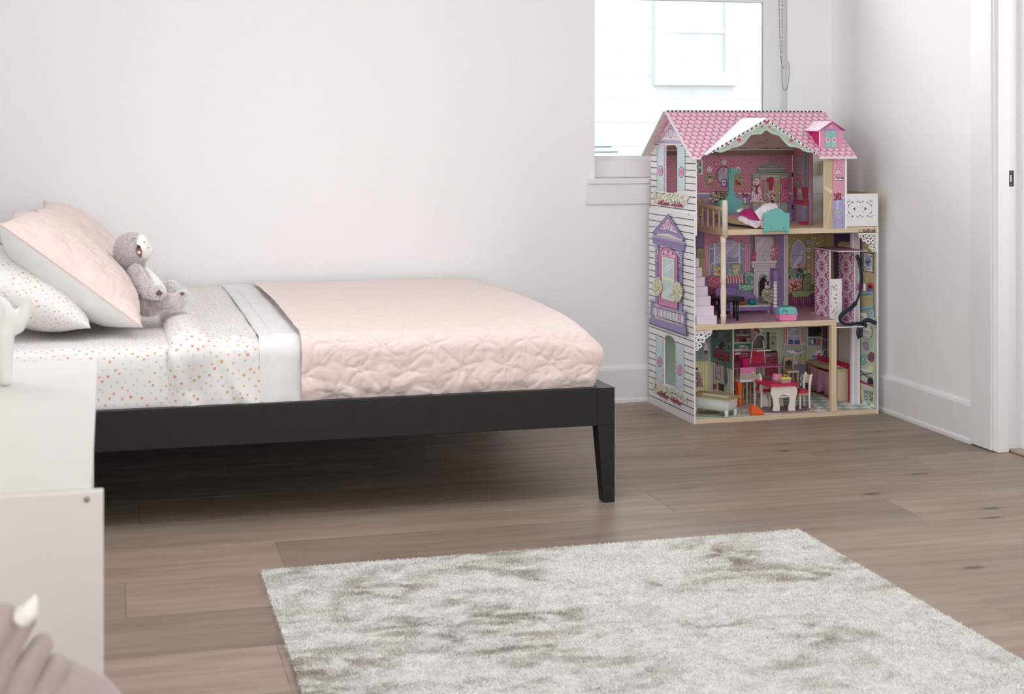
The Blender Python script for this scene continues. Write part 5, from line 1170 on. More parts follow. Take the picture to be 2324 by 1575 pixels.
a.poly([(1685, 172), (1828, 165), (1826, 470), (1685, 455)], '6E5E80'); a.poly([(1690, 178), (1822, 172), (1820, 462), (1690, 450)], 'A498B4'); a.poly([(1705, 200), (1808, 196), (1806, 440), (1705, 432)], '8E96A8'); a.poly([(1740, 400), (1755, 280), (1775, 280), (1795, 410)], 'B48498')
a.poly([(1832, 40), (1890, 40), (1890, 640), (1832, 640)], '4C7078'); a.poly([(1845, 40), (1880, 40), (1880, 640), (1845, 640)], '64929A')
a.poly([(1668, 660), (1672, 560), (1720, 510), (1770, 560), (1775, 660)], '4A4448')
for k in range(7): a.poly([(1676+k*14, 655), (1676+k*14, 550-18*math.sin(PI*k/6)), (1686+k*14, 550-18*math.sin(PI*k/6)), (1686+k*14, 655)], ['C8A87C', '708898', 'A890A8', '8CA0A0'][k % 4], True)
a.k += 1; a.poly([(1655, 655), (1700, 660), (1700, 830), (1655, 825)], 'B01E48'); a.poly([(1780, 650), (1885, 640), (1880, 860), (1790, 840)], '9E1838')
for y in (690, 740, 790): a.line([(1790, y), (1880, y+4)], 4, '6A0E24')
a.poly([(1712, 720), (1770, 680), (1800, 830), (1720, 820)], 'A090B8'); a.poly([(1720, 690), (1770, 680), (1775, 740), (1730, 740)], 'D8D4DE')
a.poly([(1650, 835), (1895, 860), (1892, 945), (1655, 905)], 'A81846'); a.line([(1655, 850), (1890, 878)], 6, '6A0E24'); a.line([(1690, 880), (1720, 884)], 6, 'D8B04A'); a.line([(1820, 902), (1860, 908)], 6, 'D8B04A')
a.poly([(1658, 900), (1674, 904), (1668, 1210), (1655, 1205)], 'A81846'); a.poly([(1868, 940), (1888, 945), (1888, 1248), (1870, 1242)], 'A81846'); a.poly([(1825, 975), (1866, 980), (1862, 1235), (1822, 1225)], '64929A'); a.line([(1690, 1140), (1820, 1165)], 4, '7A6498')
a.build('wallpaper_print', pp)
a = Art((0, 0, 0), (0, -1, 0), 1.2); a.crop(1820, 340, 8.75)
a.rect(440, 150, 608, 1565, 'C2AA80')
for x in (470, 500, 535, 565, 590): a.line([(x, 160), (x, 1560)], 2.5, '9A8258')
a.poly([(452, 695), (606, 780), (606, 920), (452, 795)], 'D6BE92'); a.line([(452, 695), (606, 778)], 6, '54442C'); a.line([(452, 800), (606, 920)], 6, '54442C'); a.poly([(575, 920), (606, 925), (500, 1555), (470, 1555)], 'D2BA90'); a.line([(575, 920), (468, 1555)], 3, '8A744C'); a.line([(606, 925), (500, 1555)], 3, '8A744C'); a.ell(592, 825, 8, 10, 'DAD8D2'); a.ell(590, 880, 4, 12, '4A4440')
a.rect(606, 150, 622, 1565, 'A87890'); a.rect(622, 150, 850, 1565, 'D27FA0')
for jj in range(22):
    for ii in range(5): a.ell(640+ii*52+(26 if jj % 2 else 0), 190+jj*36, 7, 8, 'F2DCE2', 6, hold=True) if 640+ii*52+(26 if jj % 2 else 0) < 845 else None
a.k += 1
a.arc(735, 300, 88, 120, PI, 2*PI, 4, 'F2E4EA'); a.line([(648, 300), (648, 560)], 3, 'F2E4EA'); a.line([(825, 300), (825, 560)], 3, 'F2E4EA'); a.line([(635, 335), (840, 335)], 5, 'F2E4EA')
for x in (690, 735, 780): a.line([(735, 190), (x, 330)], 2, 'EED8E2')
a.poly([(645, 480), (690, 420), (720, 395), (755, 420), (805, 485), (760, 470), (735, 440), (700, 470)], 'D8C8D0'); a.line([(645, 482), (690, 420), (718, 396), (740, 412), (806, 486)], 4, '4A4448'); a.line([(690, 520), (680, 470)], 3, '6A6468'); a.line([(770, 530), (740, 500)], 3, '6A6468')
a.ell(733, 585, 98, 28, '4A4448'); a.ell(733, 580, 94, 24, 'F2EEF0'); a.blobs(645, 550, 822, 576, 26, 9, ['1E1A1C'], seed=2)
a.rect(622, 945, 850, 1565, 'A79AD2'); a.line([(622, 950), (850, 950)], 10, 'D8CCE8')
for P in ([(625, 1065), (845, 1080)], [(625, 1085), (640, 1085), (640, 1520)], [(690, 1140), (805, 1140), (805, 1540)], [(780, 1110), (840, 1110), (840, 1550)]): a.line(P, 5, '7466A4')
a.poly([(680, 1010), (740, 1010), (718, 1060), (722, 1200), (690, 1200), (692, 1060)], '96C8D0'); a.blobs(640, 860, 770, 1000, 60, 16, ['9C1838', 'B82850', '7A1030', 'C84468'], seed=5); a.blobs(640, 850, 820, 1000, 22, 8, ['4A4A48', '5C6450'], seed=6)
a.poly([(630, 1215), (770, 1205), (790, 1250), (635, 1275)], 'A4B8A2'); a.out([(630, 1215), (770, 1205), (790, 1250), (635, 1275)], 4, '46524A')
for P in ([(672, 1275), (676, 1560)], [(770, 1260), (812, 1545)], [(640, 1270), (632, 1440)], [(676, 1380), (790, 1420)], [(676, 1470), (800, 1460)]): a.line(P, 12, '4A564C'); a.line(P, 6, 'B0C4AE')
a.rect(850, 150, 888, 1565, 'F4F2F4'); a.build('door_print', fp)
# balcony back: arched striped panel and lattice print
AP = [HL(u, v, 1, .455) for u, v in [(1852.5, 377), (1856, 369), (1863, 365), (1872, 364), (1880, 364), (1880, 398), (1856, 398)]]
apn = sheet('arched_panel', [(p.x, p.z) for p in AP], [], fY(.4455), .004, 'mdf')
a = Art((0, .4453, 0), (0, -1, 0), 1.2); a.crop(1820, 340, 8.75)
for k in range(8): x = 288+k*24; a.poly([(x, 498), (x+16, 498), (x+30, max(232, 330-k*26)), (x+14, max(232, 336-k*26))], ['8A9A86', 'C8A8A0', '5E7266', 'D2B8B0'][k % 4])
a.build('stripe_print', apn)
a = Art((0, .4448, 0), (0, -1, 0), 1.0); a.crop(1820, 340, 8.75); a.rect(190, 870, 440, 882, 'C9BFAE'); R = random.Random(8)
for i in range(26): a.arc(R.uniform(205, 400), R.uniform(900, 1210), 18, 20, R.uniform(0, 6), R.uniform(3, 6)+3, 5, 'D9D2D0', 7)
a.rect(412, 885, 436, 1230, 'CFC6A4'); a.build('lattice_print', bkr)
hb('red_book', (HL(1861, 512, 2, F3+.006).x, .20, F3), (HL(1861, 512, 2, F3+.006).x+.045, .235, F3+.012), 'red') .name = 'red_doorstep'

# ---- middle floor print
a = Art((0, BWY, 0), (0, -1, 0), G2); a.clip = [(Vector((0, 0, 1)), F2), (Vector((1, 0, 0)), .007), (Vector((-1, 0, 0)), -(HX-.007)), (Vector((0, 0, -1)), -(F3-.022))]; a.crop(1565, 480, 8.75)
a.rect(90, 330, 1700, 1910, '7E6A9A')
for k in range(10): a.line([(110+k*22, 330), (110+k*22, 760)], 4, '6A5688' if k % 2 else '9484AE')
for k in range(5): a.line([(1215+k*18, 450), (1215+k*18, 1200)], 4, '6A5688' if k % 2 else '9484AE')
a.poly([(140, 705), (350, 695), (345, 730), (318, 745), (318, 1310), (140, 1310)], '6A6238'); a.rect(150, 735, 318, 1310, '9E9258'); a.rect(190, 830, 280, 935, '4E5040'); a.rect(200, 840, 272, 930, '8C9078'); a.rect(290, 740, 318, 1310, 'B0A464'); a.line([(230, 830), (245, 935)], 5, '4E4A2C'); a.ell(300, 780, 20, 34, '7C7444')
a.rect(385, 555, 1090, 1280, '8688AE'); a.poly([(500, 560), (985, 560), (985, 1010), (500, 1010)], 'A6A2C4')
for P in ([(510, 1000), (900, 600), (960, 620), (560, 1020)], [(510, 930), (760, 640), (790, 650), (520, 970)], [(760, 1010), (985, 770), (985, 840), (820, 1010)]): a.poly(P, 'BAB6D2')
a.poly([(700, 1010), (760, 950), (840, 900), (900, 930), (985, 880), (985, 1010)], '8A86A8'); a.blobs(720, 900, 985, 1010, 50, 10, ['7C7A9C', '9692B4', '6C6A90'], seed=3); a.blobs(400, 700, 490, 1250, 40, 16, ['787CA0', '9496BC'], seed=4); a.blobs(1000, 700, 1080, 1000, 40, 16, ['787CA0', '9496BC'], seed=5)
a.rect(478, 600, 510, 1080, 'E2DDE4'); a.rect(968, 600, 1000, 1060, 'E2DDE4'); a.line([(395, 750), (490, 722)], 12, 'E2DDE4'); a.line([(500, 722), (985, 722)], 12, 'E2DDE4'); a.line([(985, 715), (1085, 735)], 12, 'E2DDE4'); a.line([(410, 1060), (490, 1015), (985, 1012), (1040, 1030)], 16, 'E2DDE4')
for x0, x1, xb0, xb1, y1 in ((285, 388, 325, 402, 1310), (1090, 1200, 1068, 1195, 1220)):
    a.poly([(x0, 630), (x1, 630), (xb1, y1), (xb0, y1)], 'C87A90')
    for k in range(6): t = (k+.5)/6; a.line([(x0+(x1-x0)*t, 635), (xb0+(xb1-xb0)*t, y1)], 8, 'E6B8C2' if k % 2 else 'A85870')
V = [(280, 395), (1200, 395), (1205, 630), (1090, 628), (1040, 590), (1010, 580), (980, 615), (930, 610), (870, 560), (830, 540), (740, 545), (640, 560), (560, 610), (520, 640), (480, 600), (450, 590), (400, 645), (285, 645)]
a.poly(V, '8E4860'); a.poly([(x+(6 if x < 700 else -6), y-8 if y > 500 else y+8) for x, y in V], 'C07A8C'); a.line([(x, y-12) for x, y in V[3:-1]], 6, '9A4C66'); a.frame(298, 408, 1190, 622, 4, '9A4C66') if False else None
a.ell(465, 610, 26, 30, '9A4C66'); a.ell(465, 610, 20, 23, 'C07A8C')
a.poly([(460, 1075), (600, 1090), (615, 1290), (470, 1280)], '5A4A34'); a.poly([(466, 1082), (594, 1096), (608, 1285), (476, 1275)], 'C8B878'); a.blobs(490, 1110, 595, 1260, 22, 14, ['B83838', '9C5A34', 'D8CC98'], seed=6)
a.poly([(600, 1130), (660, 1130), (660, 1290), (610, 1290)], '7EA89C'); a.poly([(760, 1140), (850, 1130), (860, 1290), (760, 1290)], '82B0AA'); a.poly([(815, 1035), (1035, 1030), (1010, 1285), (850, 1280)], '4E5438'); a.poly([(825, 1045), (1025, 1040), (1000, 1276), (858, 1272)], '9EA272'); a.poly([(850, 1075), (985, 1075), (970, 1240), (870, 1240)], 'C0BC98'); a.blobs(850, 1090, 980, 1220, 30, 9, ['5A6040', '6E6858', 'D4CEB0'], seed=7)
a.poly([(330, 1305), (360, 1275), (650, 1275), (700, 1275), (700, 1910), (400, 1910), (385, 1560)], '7A1840'); a.poly([(345, 1310), (370, 1285), (690, 1285), (690, 1490), (385, 1490)], 'B8486C'); a.blobs(350, 1290, 690, 1490, 150, 9, ['E0A8B4', '8C2048', 'D07890'], seed=8); a.poly([(385, 1495), (690, 1495), (690, 1640), (400, 1640)], 'A03060'); a.blobs(390, 1500, 690, 1640, 70, 8, ['C86C8C', '7A1840'], seed=9)
a.poly([(690, 1270), (1050, 1260), (1070, 1340), (720, 1350)], 'E0B4BC'); a.rect(690, 1345, 1060, 1425, 'E0B4BC')
for k in range(7): x = 700+k*56; a.poly([(x-8, 1275), (x+22, 1274), (x+52, 1345), (x+18, 1346)], 'B03458', True); a.poly([(x+18, 1348), (x+46, 1348), (x+46, 1425), (x+18, 1425)], '9A1E48', True)
a.k += 1; a.rect(690, 1425, 1060, 1640, '6E5E90'); a.blobs(830, 1450, 940, 1520, 24, 12, ['A84878', '8C6098'], seed=11)
a.poly([(1080, 1240), (1120, 1195), (1180, 1185), (1240, 1200), (1280, 1240), (1270, 1430), (1090, 1440)], '2E4A3C'); a.poly([(1088, 1242), (1125, 1203), (1180, 1194), (1236, 1208), (1270, 1245), (1262, 1430), (1096, 1438)], '6FA48C'); a.blobs(1095, 1220, 1262, 1420, 34, 18, ['4A8468', '8CBCA4', '3C6C54'], seed=12)
a.poly([(950, 1490), (1000, 1450), (1270, 1440), (1285, 1530), (1180, 1590), (1000, 1575)], '2E4A3C'); a.poly([(958, 1492), (1004, 1458), (1264, 1448), (1276, 1526), (1178, 1580), (1004, 1566)], '7CB09A'); a.blobs(970, 1460, 1260, 1570, 34, 16, ['5C9478', '94C4AE'], seed=13)
a.line([(980, 1370), (985, 1440)], 12, 'D8DCD4'); a.line([(980, 1372), (1050, 1362)], 10, 'D8DCD4'); a.line([(1225, 1370), (1222, 1450)], 10, 'D8DCD4'); a.line([(1030, 1575), (1110, 1600), (1200, 1590)], 10, 'E0DCDC'); a.line([(1105, 1600), (1105, 1640)], 8, 'E0C0C8'); a.line([(1190, 1600), (1195, 1640)], 8, 'E0C0C8')
a.rect(1275, 440, 1330, 980, '6E5C30'); a.rect(1285, 440, 1320, 980, 'A08C50'); a.crop(1720, 500, 5.627); a.poly([(-45, 200), (170, 200), (205, 235), (210, 520), (-45, 520)], '8C7C4A'); a.poly([(-40, 208), (160, 208), (190, 240), (192, 520), (-40, 520)], 'BCB6C0'); a.poly([(-20, 300), (60, 230), (110, 230), (-20, 380)], 'CCC8D2'); a.poly([(195, 190), (215, 200), (212, 520), (196, 520)], 'A08C50')
a.rect(220, 190, 328, 1100, '8870A4'); a.line([(250, 190), (250, 1000)], 5, '745C90'); a.line([(290, 190), (290, 1000)], 5, '745C90')
# mantel, fireplace
a.poly([(-65, 378), (-25, 400), (-30, 520), (-85, 520)], 'B83460'); a.poly([(-85, 520), (-82, 470), (-68, 440), (-60, 378), (-45, 440), (-30, 470), (-28, 520)], 'B83460'); a.ell(-57, 470, 12, 16, 'D87090')
a.ell(112, 458, 62, 62, '7A7858'); a.ell(112, 458, 55, 55, 'D0CEC6'); a.ell(112, 458, 46, 47, 'B8B4B8'); a.blobs(155, 320, 240, 510, 46, 16, ['C86478', 'DC98A4', 'A84058', 'E4B8BC'], seed=14)
a.poly([(-95, 520), (245, 510), (245, 545), (225, 560), (225, 610), (-80, 610), (-92, 560)], '7C7480'); a.poly([(-92, 524), (240, 514), (238, 542), (-90, 548)], 'E2DADE'); a.poly([(-85, 552), (222, 548), (220, 606), (-78, 606)], 'C8BEC6'); a.line([(-80, 575), (220, 572)], 4, '8C8490'); a.line([(-80, 590), (220, 588)], 3, '8C8490')
for x in (-72, 165): a.ell(x+8, 582, 22, 26, '8C8490'); a.ell(x+8, 582, 17, 20, 'DCD4DA')
a.rect(-62, 610, 150, 1100, '8C8490'); a.rect(-56, 614, 145, 1100, 'CEC4CC'); a.rect(-40, 640, 130, 1100, 'BEB4BE'); a.rect(-28, 655, 120, 1100, 'D2CAD0'); a.frame(-40, 640, 130, 1095, 3, '8C8490')
a.poly([(0, 1090), (0, 760), (20, 705), (65, 682), (110, 705), (128, 760), (128, 1090)], '6A626C'); a.arc(64, 780, 52, 78, PI, 2*PI, 20, 'B8B0B8'); a.blobs(15, 700, 115, 780, 20, 8, ['E0D8DE', '6A626C'], seed=3); a.poly([(14, 960), (14, 790), (35, 745), (65, 730), (95, 748), (115, 790), (115, 960)], '1C1618')
a.ell(105, 850, 24, 34, 'D8D4CC'); a.ell(95, 800, 14, 17, 'C8C0B8'); a.poly([(115, 780), (138, 775), (130, 830), (112, 830)], '2A2226'); a.poly([(80, 790), (88, 770), (98, 795)], '4A4040')
a.poly([(30, 910), (60, 870), (150, 870), (185, 850), (185, 1075), (60, 1030), (35, 980)], '3C3C24'); a.poly([(38, 912), (64, 880), (150, 880), (180, 862), (180, 1060), (64, 1018), (42, 975)], 'A4A47C'); a.blobs(45, 880, 178, 1040, 46, 10, ['C4C49C', '84865C', '767850'], seed=16); a.line([(40, 935), (180, 975)], 4, '3C3C24')
# white pilaster, yellow dining room
a.rect(325, 185, 382, 1095, '9A909C'); a.rect(330, 185, 378, 1095, 'CCC0CA'); a.line([(345, 190), (345, 1020)], 4, 'A89CA8'); a.line([(362, 190), (362, 1020)], 4, 'A89CA8'); a.rect(318, 1030, 385, 1095, 'D4CAD2'); a.line([(318, 1050), (385, 1050)], 4, '8C8490'); a.line([(318, 1068), (385, 1068)], 4, '8C8490')
a.rect(382, 170, 870, 1100, '98864C'); R = random.Random(5)
for i in range(46):
    x, y = R.uniform(390, 860), R.uniform(190, 860); a.ell(x, y, 10, 10, 'D8D0AC', 7, hold=True); a.k += 1; a.ell(x, y, 4.5, 4.5, '98864C', 6)
a.arc(700, 250, 90, 120, 0, 3, 4, 'B8A878'); a.line([(690, 190), (690, 800)], 6, 'C8C4B4'); a.line([(682, 190), (682, 800)], 3, '5A5440')
gw = [(414, 610), (414, 400), (430, 320), (465, 265), (505, 232), (548, 268), (582, 320), (598, 400), (598, 610)]
a.poly(gw, '6E6258'); a.poly([(505+(x-505)*.95, 420+(y-420)*.97) for x, y in gw], 'DCD4D2'); a.poly([(505+(x-505)*.86, 425+(y-425)*.90) for x, y in gw], '9A90A0'); a.poly([(505+(x-505)*.72, 430+(y-430)*.84) for x, y in gw], '9894B4'); a.poly([(445, 560), (560, 380), (568, 450), (490, 600), (445, 600)], 'B4B0C8'); a.line([(436, 448), (574, 448)], 8, '6E6A84'); a.line([(436, 454), (574, 454)], 3, 'D8D4D8')
for cx, cy, r, c in ((637, 278, 40, '7C8480'), (640, 380, 28, 'D8CCD4'), (640, 470, 24, 'D8A8AC')): a.ell(cx, cy, r+4, r+5, '4A4840'); a.ell(cx, cy, r, r, c); a.ell(cx, cy, r*.62, r*.62, '9AA09C' if r > 35 else 'B8B0C4'); a.ell(cx, cy, r*.35, r*.35, c)
for t in range(6): a.line([(640, 380), (640+20*math.cos(t), 380+20*math.sin(t))], 4, '2E3448')
a.poly([(382, 640), (600, 590), (605, 745), (382, 745)], '3E4644'); a.blobs(384, 600, 600, 740, 90, 11, ['8C9C94', '5C6C68', 'B4BCB4', '2E3634', '7A8A5A'], seed=21); a.blobs(490, 560, 590, 605, 24, 11, ['B84C5C', 'D8A4A4', '9C2C40'], seed=22); a.ell(450, 690, 34, 44, '6A8A7C'); a.poly([(382, 640), (440, 620), (440, 700), (382, 710)], '7A8A54')
a.poly([(380, 748), (600, 742), (600, 900), (380, 920)], 'D4A8B0')
for k in range(8): a.line([(385+k*28, 746), (385+k*28, 900)], 12, 'C0506C'); a.line([(380, 760+k*20), (600, 758+k*20)], 6, 'CC7088')
a.poly([(380, 900), (420, 800), (520, 770), (600, 790), (600, 960), (380, 960)], 'B06058'); a.blobs(385, 790, 560, 950, 60, 14, ['C8A058', '8C3440', 'D8B878', 'A84858'], seed=24)
a.poly([(380, 940), (600, 960), (720, 920), (720, 1090), (380, 1090)], '4C2A58'); a.poly([(380, 960), (440, 940), (600, 1000), (640, 1090), (380, 1090)], '6C3050')
a.poly([(545, 900), (555, 760), (580, 700), (630, 672), (670, 690), (672, 760), (640, 905)], '2C3420'); a.poly([(553, 896), (563, 762), (586, 708), (630, 682), (662, 698), (664, 758), (634, 900)], '74824E'); a.poly([(640, 820), (720, 800), (730, 890), (640, 900)], '5A6838'); a.poly([(410, 920), (440, 885), (640, 890), (670, 930), (640, 980), (430, 985)], '2C3420'); a.poly([(418, 920), (446, 893), (636, 898), (662, 930), (634, 972), (436, 977)], '84946A'); a.blobs(590, 720, 660, 880, 16, 10, ['A87868', '5A6838'], seed=27)
for k in range(9): x = 425+k*28; a.line([(x, 975), (x+4, 1010+(k % 3)*36)], 6, 'CC6C80')
a.rect(-1000, 1092, 1000, 1130, '9A5A7E'); a.build('wallpaper_print', bw2)
# right wall inner face print
GR = 1.6
a = Art((HX-.0061, 0, 0), (-1, 0, 0), GR); a.clip = [(Vector((0, 1, 0)), .0015), (Vector((0, -1, 0)), -.459), (Vector((0, 0, 1)), F1+.001)]; a.crop(1840, 500, 9.84)
a.rect(280, 300, 1500, 2350, 'A8986A'); a.poly([(515, 300), (1000, 300), (1000, 480), (940, 490), (640, 470), (620, 560), (620, 1330), (515, 1330)], '3C2A58')
for k in range(16): a.line([(525+k*28, 310), (530+k*28, 470)], 8, '54407A' if k % 2 else '2C1E44')
for k in range(4): a.line([(530+k*26, 470), (528+k*26, 1320)], 8, '54407A')
a.rect(925, 300, 945, 1000, '3C2A58'); a.poly([(1110, 400), (1140, 400), (1150, 1400), (1110, 1400)], '54407A'); R = random.Random(8)
for i in range(40): x, y = R.uniform(1150, 1480), R.uniform(380, 1480); a.ell(x, y, 13, 15, 'DCD4B4', 7); a.ell(x, y, 5, 6, 'A8986A', 6)
a.arc(1280, 1280, 80, 90, 0, 3.5, 4, '7C7448'); a.poly([(615, 540), (930, 540), (930, 600), (880, 560), (760, 545), (700, 580), (615, 600)], 'B8A878'); a.poly([(760, 590), (850, 555), (930, 600)], 'DCD4D0')
a.poly([(1178, 705), (1415, 740), (1410, 1175), (1180, 1130)], '262220'); a.poly([(1192, 725), (1400, 755), (1396, 1155), (1194, 1118)], 'D6D8E2'); a.ell(1293, 925, 80, 100, '8C88B8'); a.poly([(1240, 930), (1290, 895), (1350, 905), (1330, 940), (1300, 960), (1295, 1000)], '2C5C84'); a.line([(1280, 960), (1300, 1015), (1390, 1010)], 6, '2A3448'); a.blobs(1210, 770, 1390, 830, 30, 9, ['6C7898', '9A5A5A', '34405C'], seed=31); a.blobs(1205, 1030, 1390, 1110, 50, 8, ['54649A', '34405C', '8C98C0'], seed=32)
for k in range(10): a.ell(1205+k*0, 760+k*34, 6, 9, '54649A', 6); a.ell(1385, 780+k*34, 6, 9, '54649A', 6)
a.crop(1720, 500, 5.627)
a.poly([(1400, 850), (1405, 810), (1440, 795), (1480, 805), (1488, 860), (1460, 870), (1440, 845), (1418, 872)], 'B8284C'); a.ell(1443, 850, 20, 26, '2A2024'); a.poly([(1400, 868), (1490, 868), (1480, 915), (1410, 912)], '7A5C9C')
for y0, y1 in ((905, 960), (1095, 1130)): a.poly([(1312, y0+20), (1490, y0), (1492, y0+40), (1312, y0+58)], '5A8CA0'); a.poly([(1316, y0+26), (1486, y0+7), (1486, y0+14), (1316, y0+34)], '94C4D0')
a.line([(1318, 930), (1316, 1200)], 10, '5A8CA0'); a.line([(1485, 910), (1480, 1140)], 10, '5A8CA0'); a.ell(1460, 1190, 44, 74, '4A8494'); a.ell(1460, 1190, 34, 62, '8CB8C0'); a.poly([(1312, 1170), (1400, 1190), (1420, 1250), (1312, 1225)], 'E0DCD4')
for t in range(8): a.line([(1460, 1190), (1460+34*math.cos(t*.785), 1190+62*math.sin(t*.785))], 4, '4A8494')
for i in range(12): a.line([(1340+i*11, 965), (1340+i*11, 985)], 4, 'D8CFA0')
# below: kitchen side
a.rect(900, 1240, 1545, 2600, 'A9BCA4'); a.crop(1720, 720, 5.833)
for k in range(26): a.line([(1345+k*9, 60), (1345+k*9, 1150)], 3.5, '8EA58C' if k % 2 else 'C2D0BA')
a.ell(1463, 192, 68, 104, '3A3634'); a.ell(1463, 192, 62, 97, 'E0DCD6'); a.ell(1463, 192, 52, 84, 'D2CCC6')
for k in range(12): t = k*PI/6; a.line([(1463+44*math.cos(t), 192+70*math.sin(t)), (1463+52*math.cos(t), 192+84*math.sin(t))], 6, '3A3634')
a.line([(1463, 195), (1405, 182)], 7, '2A2624'); a.line([(1463, 195), (1480, 215)], 6, '2A2624')
a.poly([(1395, 345), (1425, 325), (1450, 320), (1478, 350), (1480, 420), (1450, 448), (1410, 400)], '6E5884'); a.poly([(1405, 348), (1430, 333), (1448, 330), (1470, 356), (1472, 412), (1450, 436), (1418, 394)], '9A84AE'); a.line([(1420, 375), (1470, 400)], 5, '6E5884')
a.ell(1408, 555, 46, 76, '2E6E6A'); a.ell(1408, 553, 41, 69, '7CB8AC'); a.ell(1408, 555, 26, 44, '4E948A'); a.ell(1408, 555, 15, 24, '8CC4B8')
a.ell(1515, 525, 48, 66, '3C1020'); a.ell(1515, 525, 42, 60, '8C2440'); a.ell(1515, 525, 24, 34, '4A4A4C'); a.blobs(1475, 470, 1555, 580, 20, 6, ['D8A0A8', 'B85068'], seed=3)
a.ell(1505, 680, 45, 50, 'D2C076', rot=.6); a.ell(1500, 665, 26, 24, 'E0D08C'); a.line([(1470, 690), (1550, 740)], 5, '8C7C44')
for P in ([(1352, 630), (1362, 625), (1362, 660), (1355, 740)], [(1362, 665), (1540, 715)], [(1362, 765), (1520, 740)], [(1362, 700), (1500, 820)]): a.line(P, 12, '2A2624')
a.poly([(1358, 662), (1535, 706), (1532, 732), (1358, 690)], 'E2DEDA'); a.poly([(1350, 820), (1555, 910), (1550, 930), (1350, 860)], 'A01C3C'); a.poly([(1350, 862), (1550, 930), (1546, 942), (1350, 878)], 'E4E0DC'); a.poly([(1470, 810), (1500, 795), (1540, 820), (1545, 895), (1465, 875)], '1E1A1A'); a.line([(1486, 812), (1510, 780), (1530, 815)], 5, '1E1A1A')
for x, c in ((1355, 'C8BC7C'), (1420, '5C7C8C'), (1485, '7C5C48')): a.poly([(x, 950+(x-1355)*.2), (x+55, 960+(x-1355)*.2), (x+48, 1090+(x-1355)*.2), (x+6, 1070+(x-1355)*.2)], c); a.blobs(x+8, 985, x+48, 1080, 10, 7, ['E0D8B8', '8C9C9C'], seed=int(x))
for i in range(4):
    for j in range(3): a.poly([(1352+i*52, 1095+j*40+i*14), (1404+i*52, 1109+j*40+i*14), (1404+i*52, 1149+j*40+i*14), (1352+i*52, 1135+j*40+i*14)], 'CFE0D8' if (i+j) % 2 else '7CA4A0', True)
a.k += 1
a.rect(860, 120, 935, 1000, '6C5478'); a.poly([(865, 118), (935, 118), (935, 300), (865, 275)], '6A3C54'); a.line([(865, 275), (935, 300)], 8, 'C8A8B4'); a.arc(905, 470, 24, 44, 1.6, 4.8, 12, 'DCD4D4'); a.poly([(870, 500), (935, 530), (935, 800), (870, 760)], '98203C')
a.rect(1035, 140, 1100, 1100, 'A8A49C'); a.line([(1058, 150), (1058, 560)], 5, '74706C'); a.line([(1080, 150), (1080, 560)], 7, '8C7470'); a.rect(1095, 130, 1255, 1150, 'C8C2C0'); a.poly([(1100, 140), (1240, 140), (1240, 640), (1100, 590)], 'BEB8B6')
a.rect(1205, 780, 1255, 1110, '3A3430'); [a.rect(1207, 790+i*56, 1253, 836+i*56, 'D8D0D0', True) for i in range(6)]; a.k += 1
a.build('wallpaper_print', rw)

# ---- ground floor print
a = Art((0, BWY, 0), (0, -1, 0), G1); a.clip = [(Vector((0, 0, 1)), F1), (Vector((1, 0, 0)), .007), (Vector((-1, 0, 0)), -(HX-.007)), (Vector((0, 0, -1)), -(F2-.022))]; a.crop(1440, 720, 5.833)
a.rect(700, 120, 1010, 600, '5E8880'); a.rect(700, 570, 1010, 1060, 'CFC294')
for k in range(12): a.rect(720+k*22, 580, 729+k*22, 1060, 'A89250', True)
a.k += 1; a.line([(700, 575), (1010, 580)], 8, '3E6058')
a.line([(1000, 150), (1000, 1000)], 6, 'B09098'); a.poly([(905, 310), (1000, 330), (1000, 500), (905, 490)], 'A06874'); a.poly([(915, 322), (985, 338), (985, 486), (915, 478)], 'C0A8A0'); a.poly([(925, 480), (945, 360), (965, 360), (975, 482)], 'D8D0C4'); a.rect(920, 440, 980, 480, '4A3C3C'); a.rect(900, 505, 935, 575, '9AA890'); a.rect(908, 520, 930, 560, 'A8543C'); a.rect(945, 520, 985, 585, '9AA890'); a.rect(950, 535, 978, 570, '6C3C34')
a.poly([(790, 560), (800, 480), (820, 465), (840, 500), (845, 570)], '8C7C9C'); a.ell(815, 690, 26, 26, '2A2426'); a.ell(812, 720, 50, 22, 'C0A8A8'); a.poly([(765, 725), (855, 725), (905, 920), (740, 930)], '6C5E64'); a.blobs(770, 735, 890, 910, 60, 12, ['A890A0', '4A4048', '8C8490'], seed=3); a.poly([(840, 730), (858, 730), (912, 925), (880, 930)], 'A85868')
# kitchen back wall
a.crop(1640, 740, 10.5)
a.rect(150, 40, 700, 1650, '6E6A58'); a.rect(270, 60, 690, 380, '5A5648'); a.rect(290, 60, 670, 190, '4A443E'); a.rect(320, 195, 660, 235, '8C8C78'); a.rect(330, 240, 655, 380, '7A2034'); a.rect(690, 40, 770, 600, 'B06878'); a.rect(670, 40, 695, 400, '8A8678')
for x0, x1, y0, c in ((340, 390, 100, '3C3434'), (400, 480, 115, '6A6058'), (500, 560, 90, '2E282C'), (580, 650, 100, '5C5070')): a.rect(x0, y0, x1, 188, c)
for x0, x1, y0, c in ((335, 385, 320, 'A86858'), (400, 450, 330, '5C1C28'), (560, 660, 290, 'B09090'), (460, 560, 300, '201418')): a.rect(x0, y0, x1, 375, c)
a.rect(275, 385, 695, 415, 'C8C0BC'); a.rect(280, 415, 690, 550, '1E6E6A'); a.blobs(285, 420, 690, 450, 40, 9, ['2E8C84', '0E5450'], seed=4); a.rect(400, 455, 525, 490, 'D2C8B8'); a.rect(408, 490, 520, 545, 'A86C5C'); a.line([(408, 520), (520, 520)], 7, 'D8CCC0'); a.ell(565, 505, 30, 38, 'D8D4CC'); a.ell(565, 505, 15, 18, '8C8480'); a.ell(375, 520, 28, 30, 'A07A44'); a.ell(630, 500, 26, 36, '4A8C88')
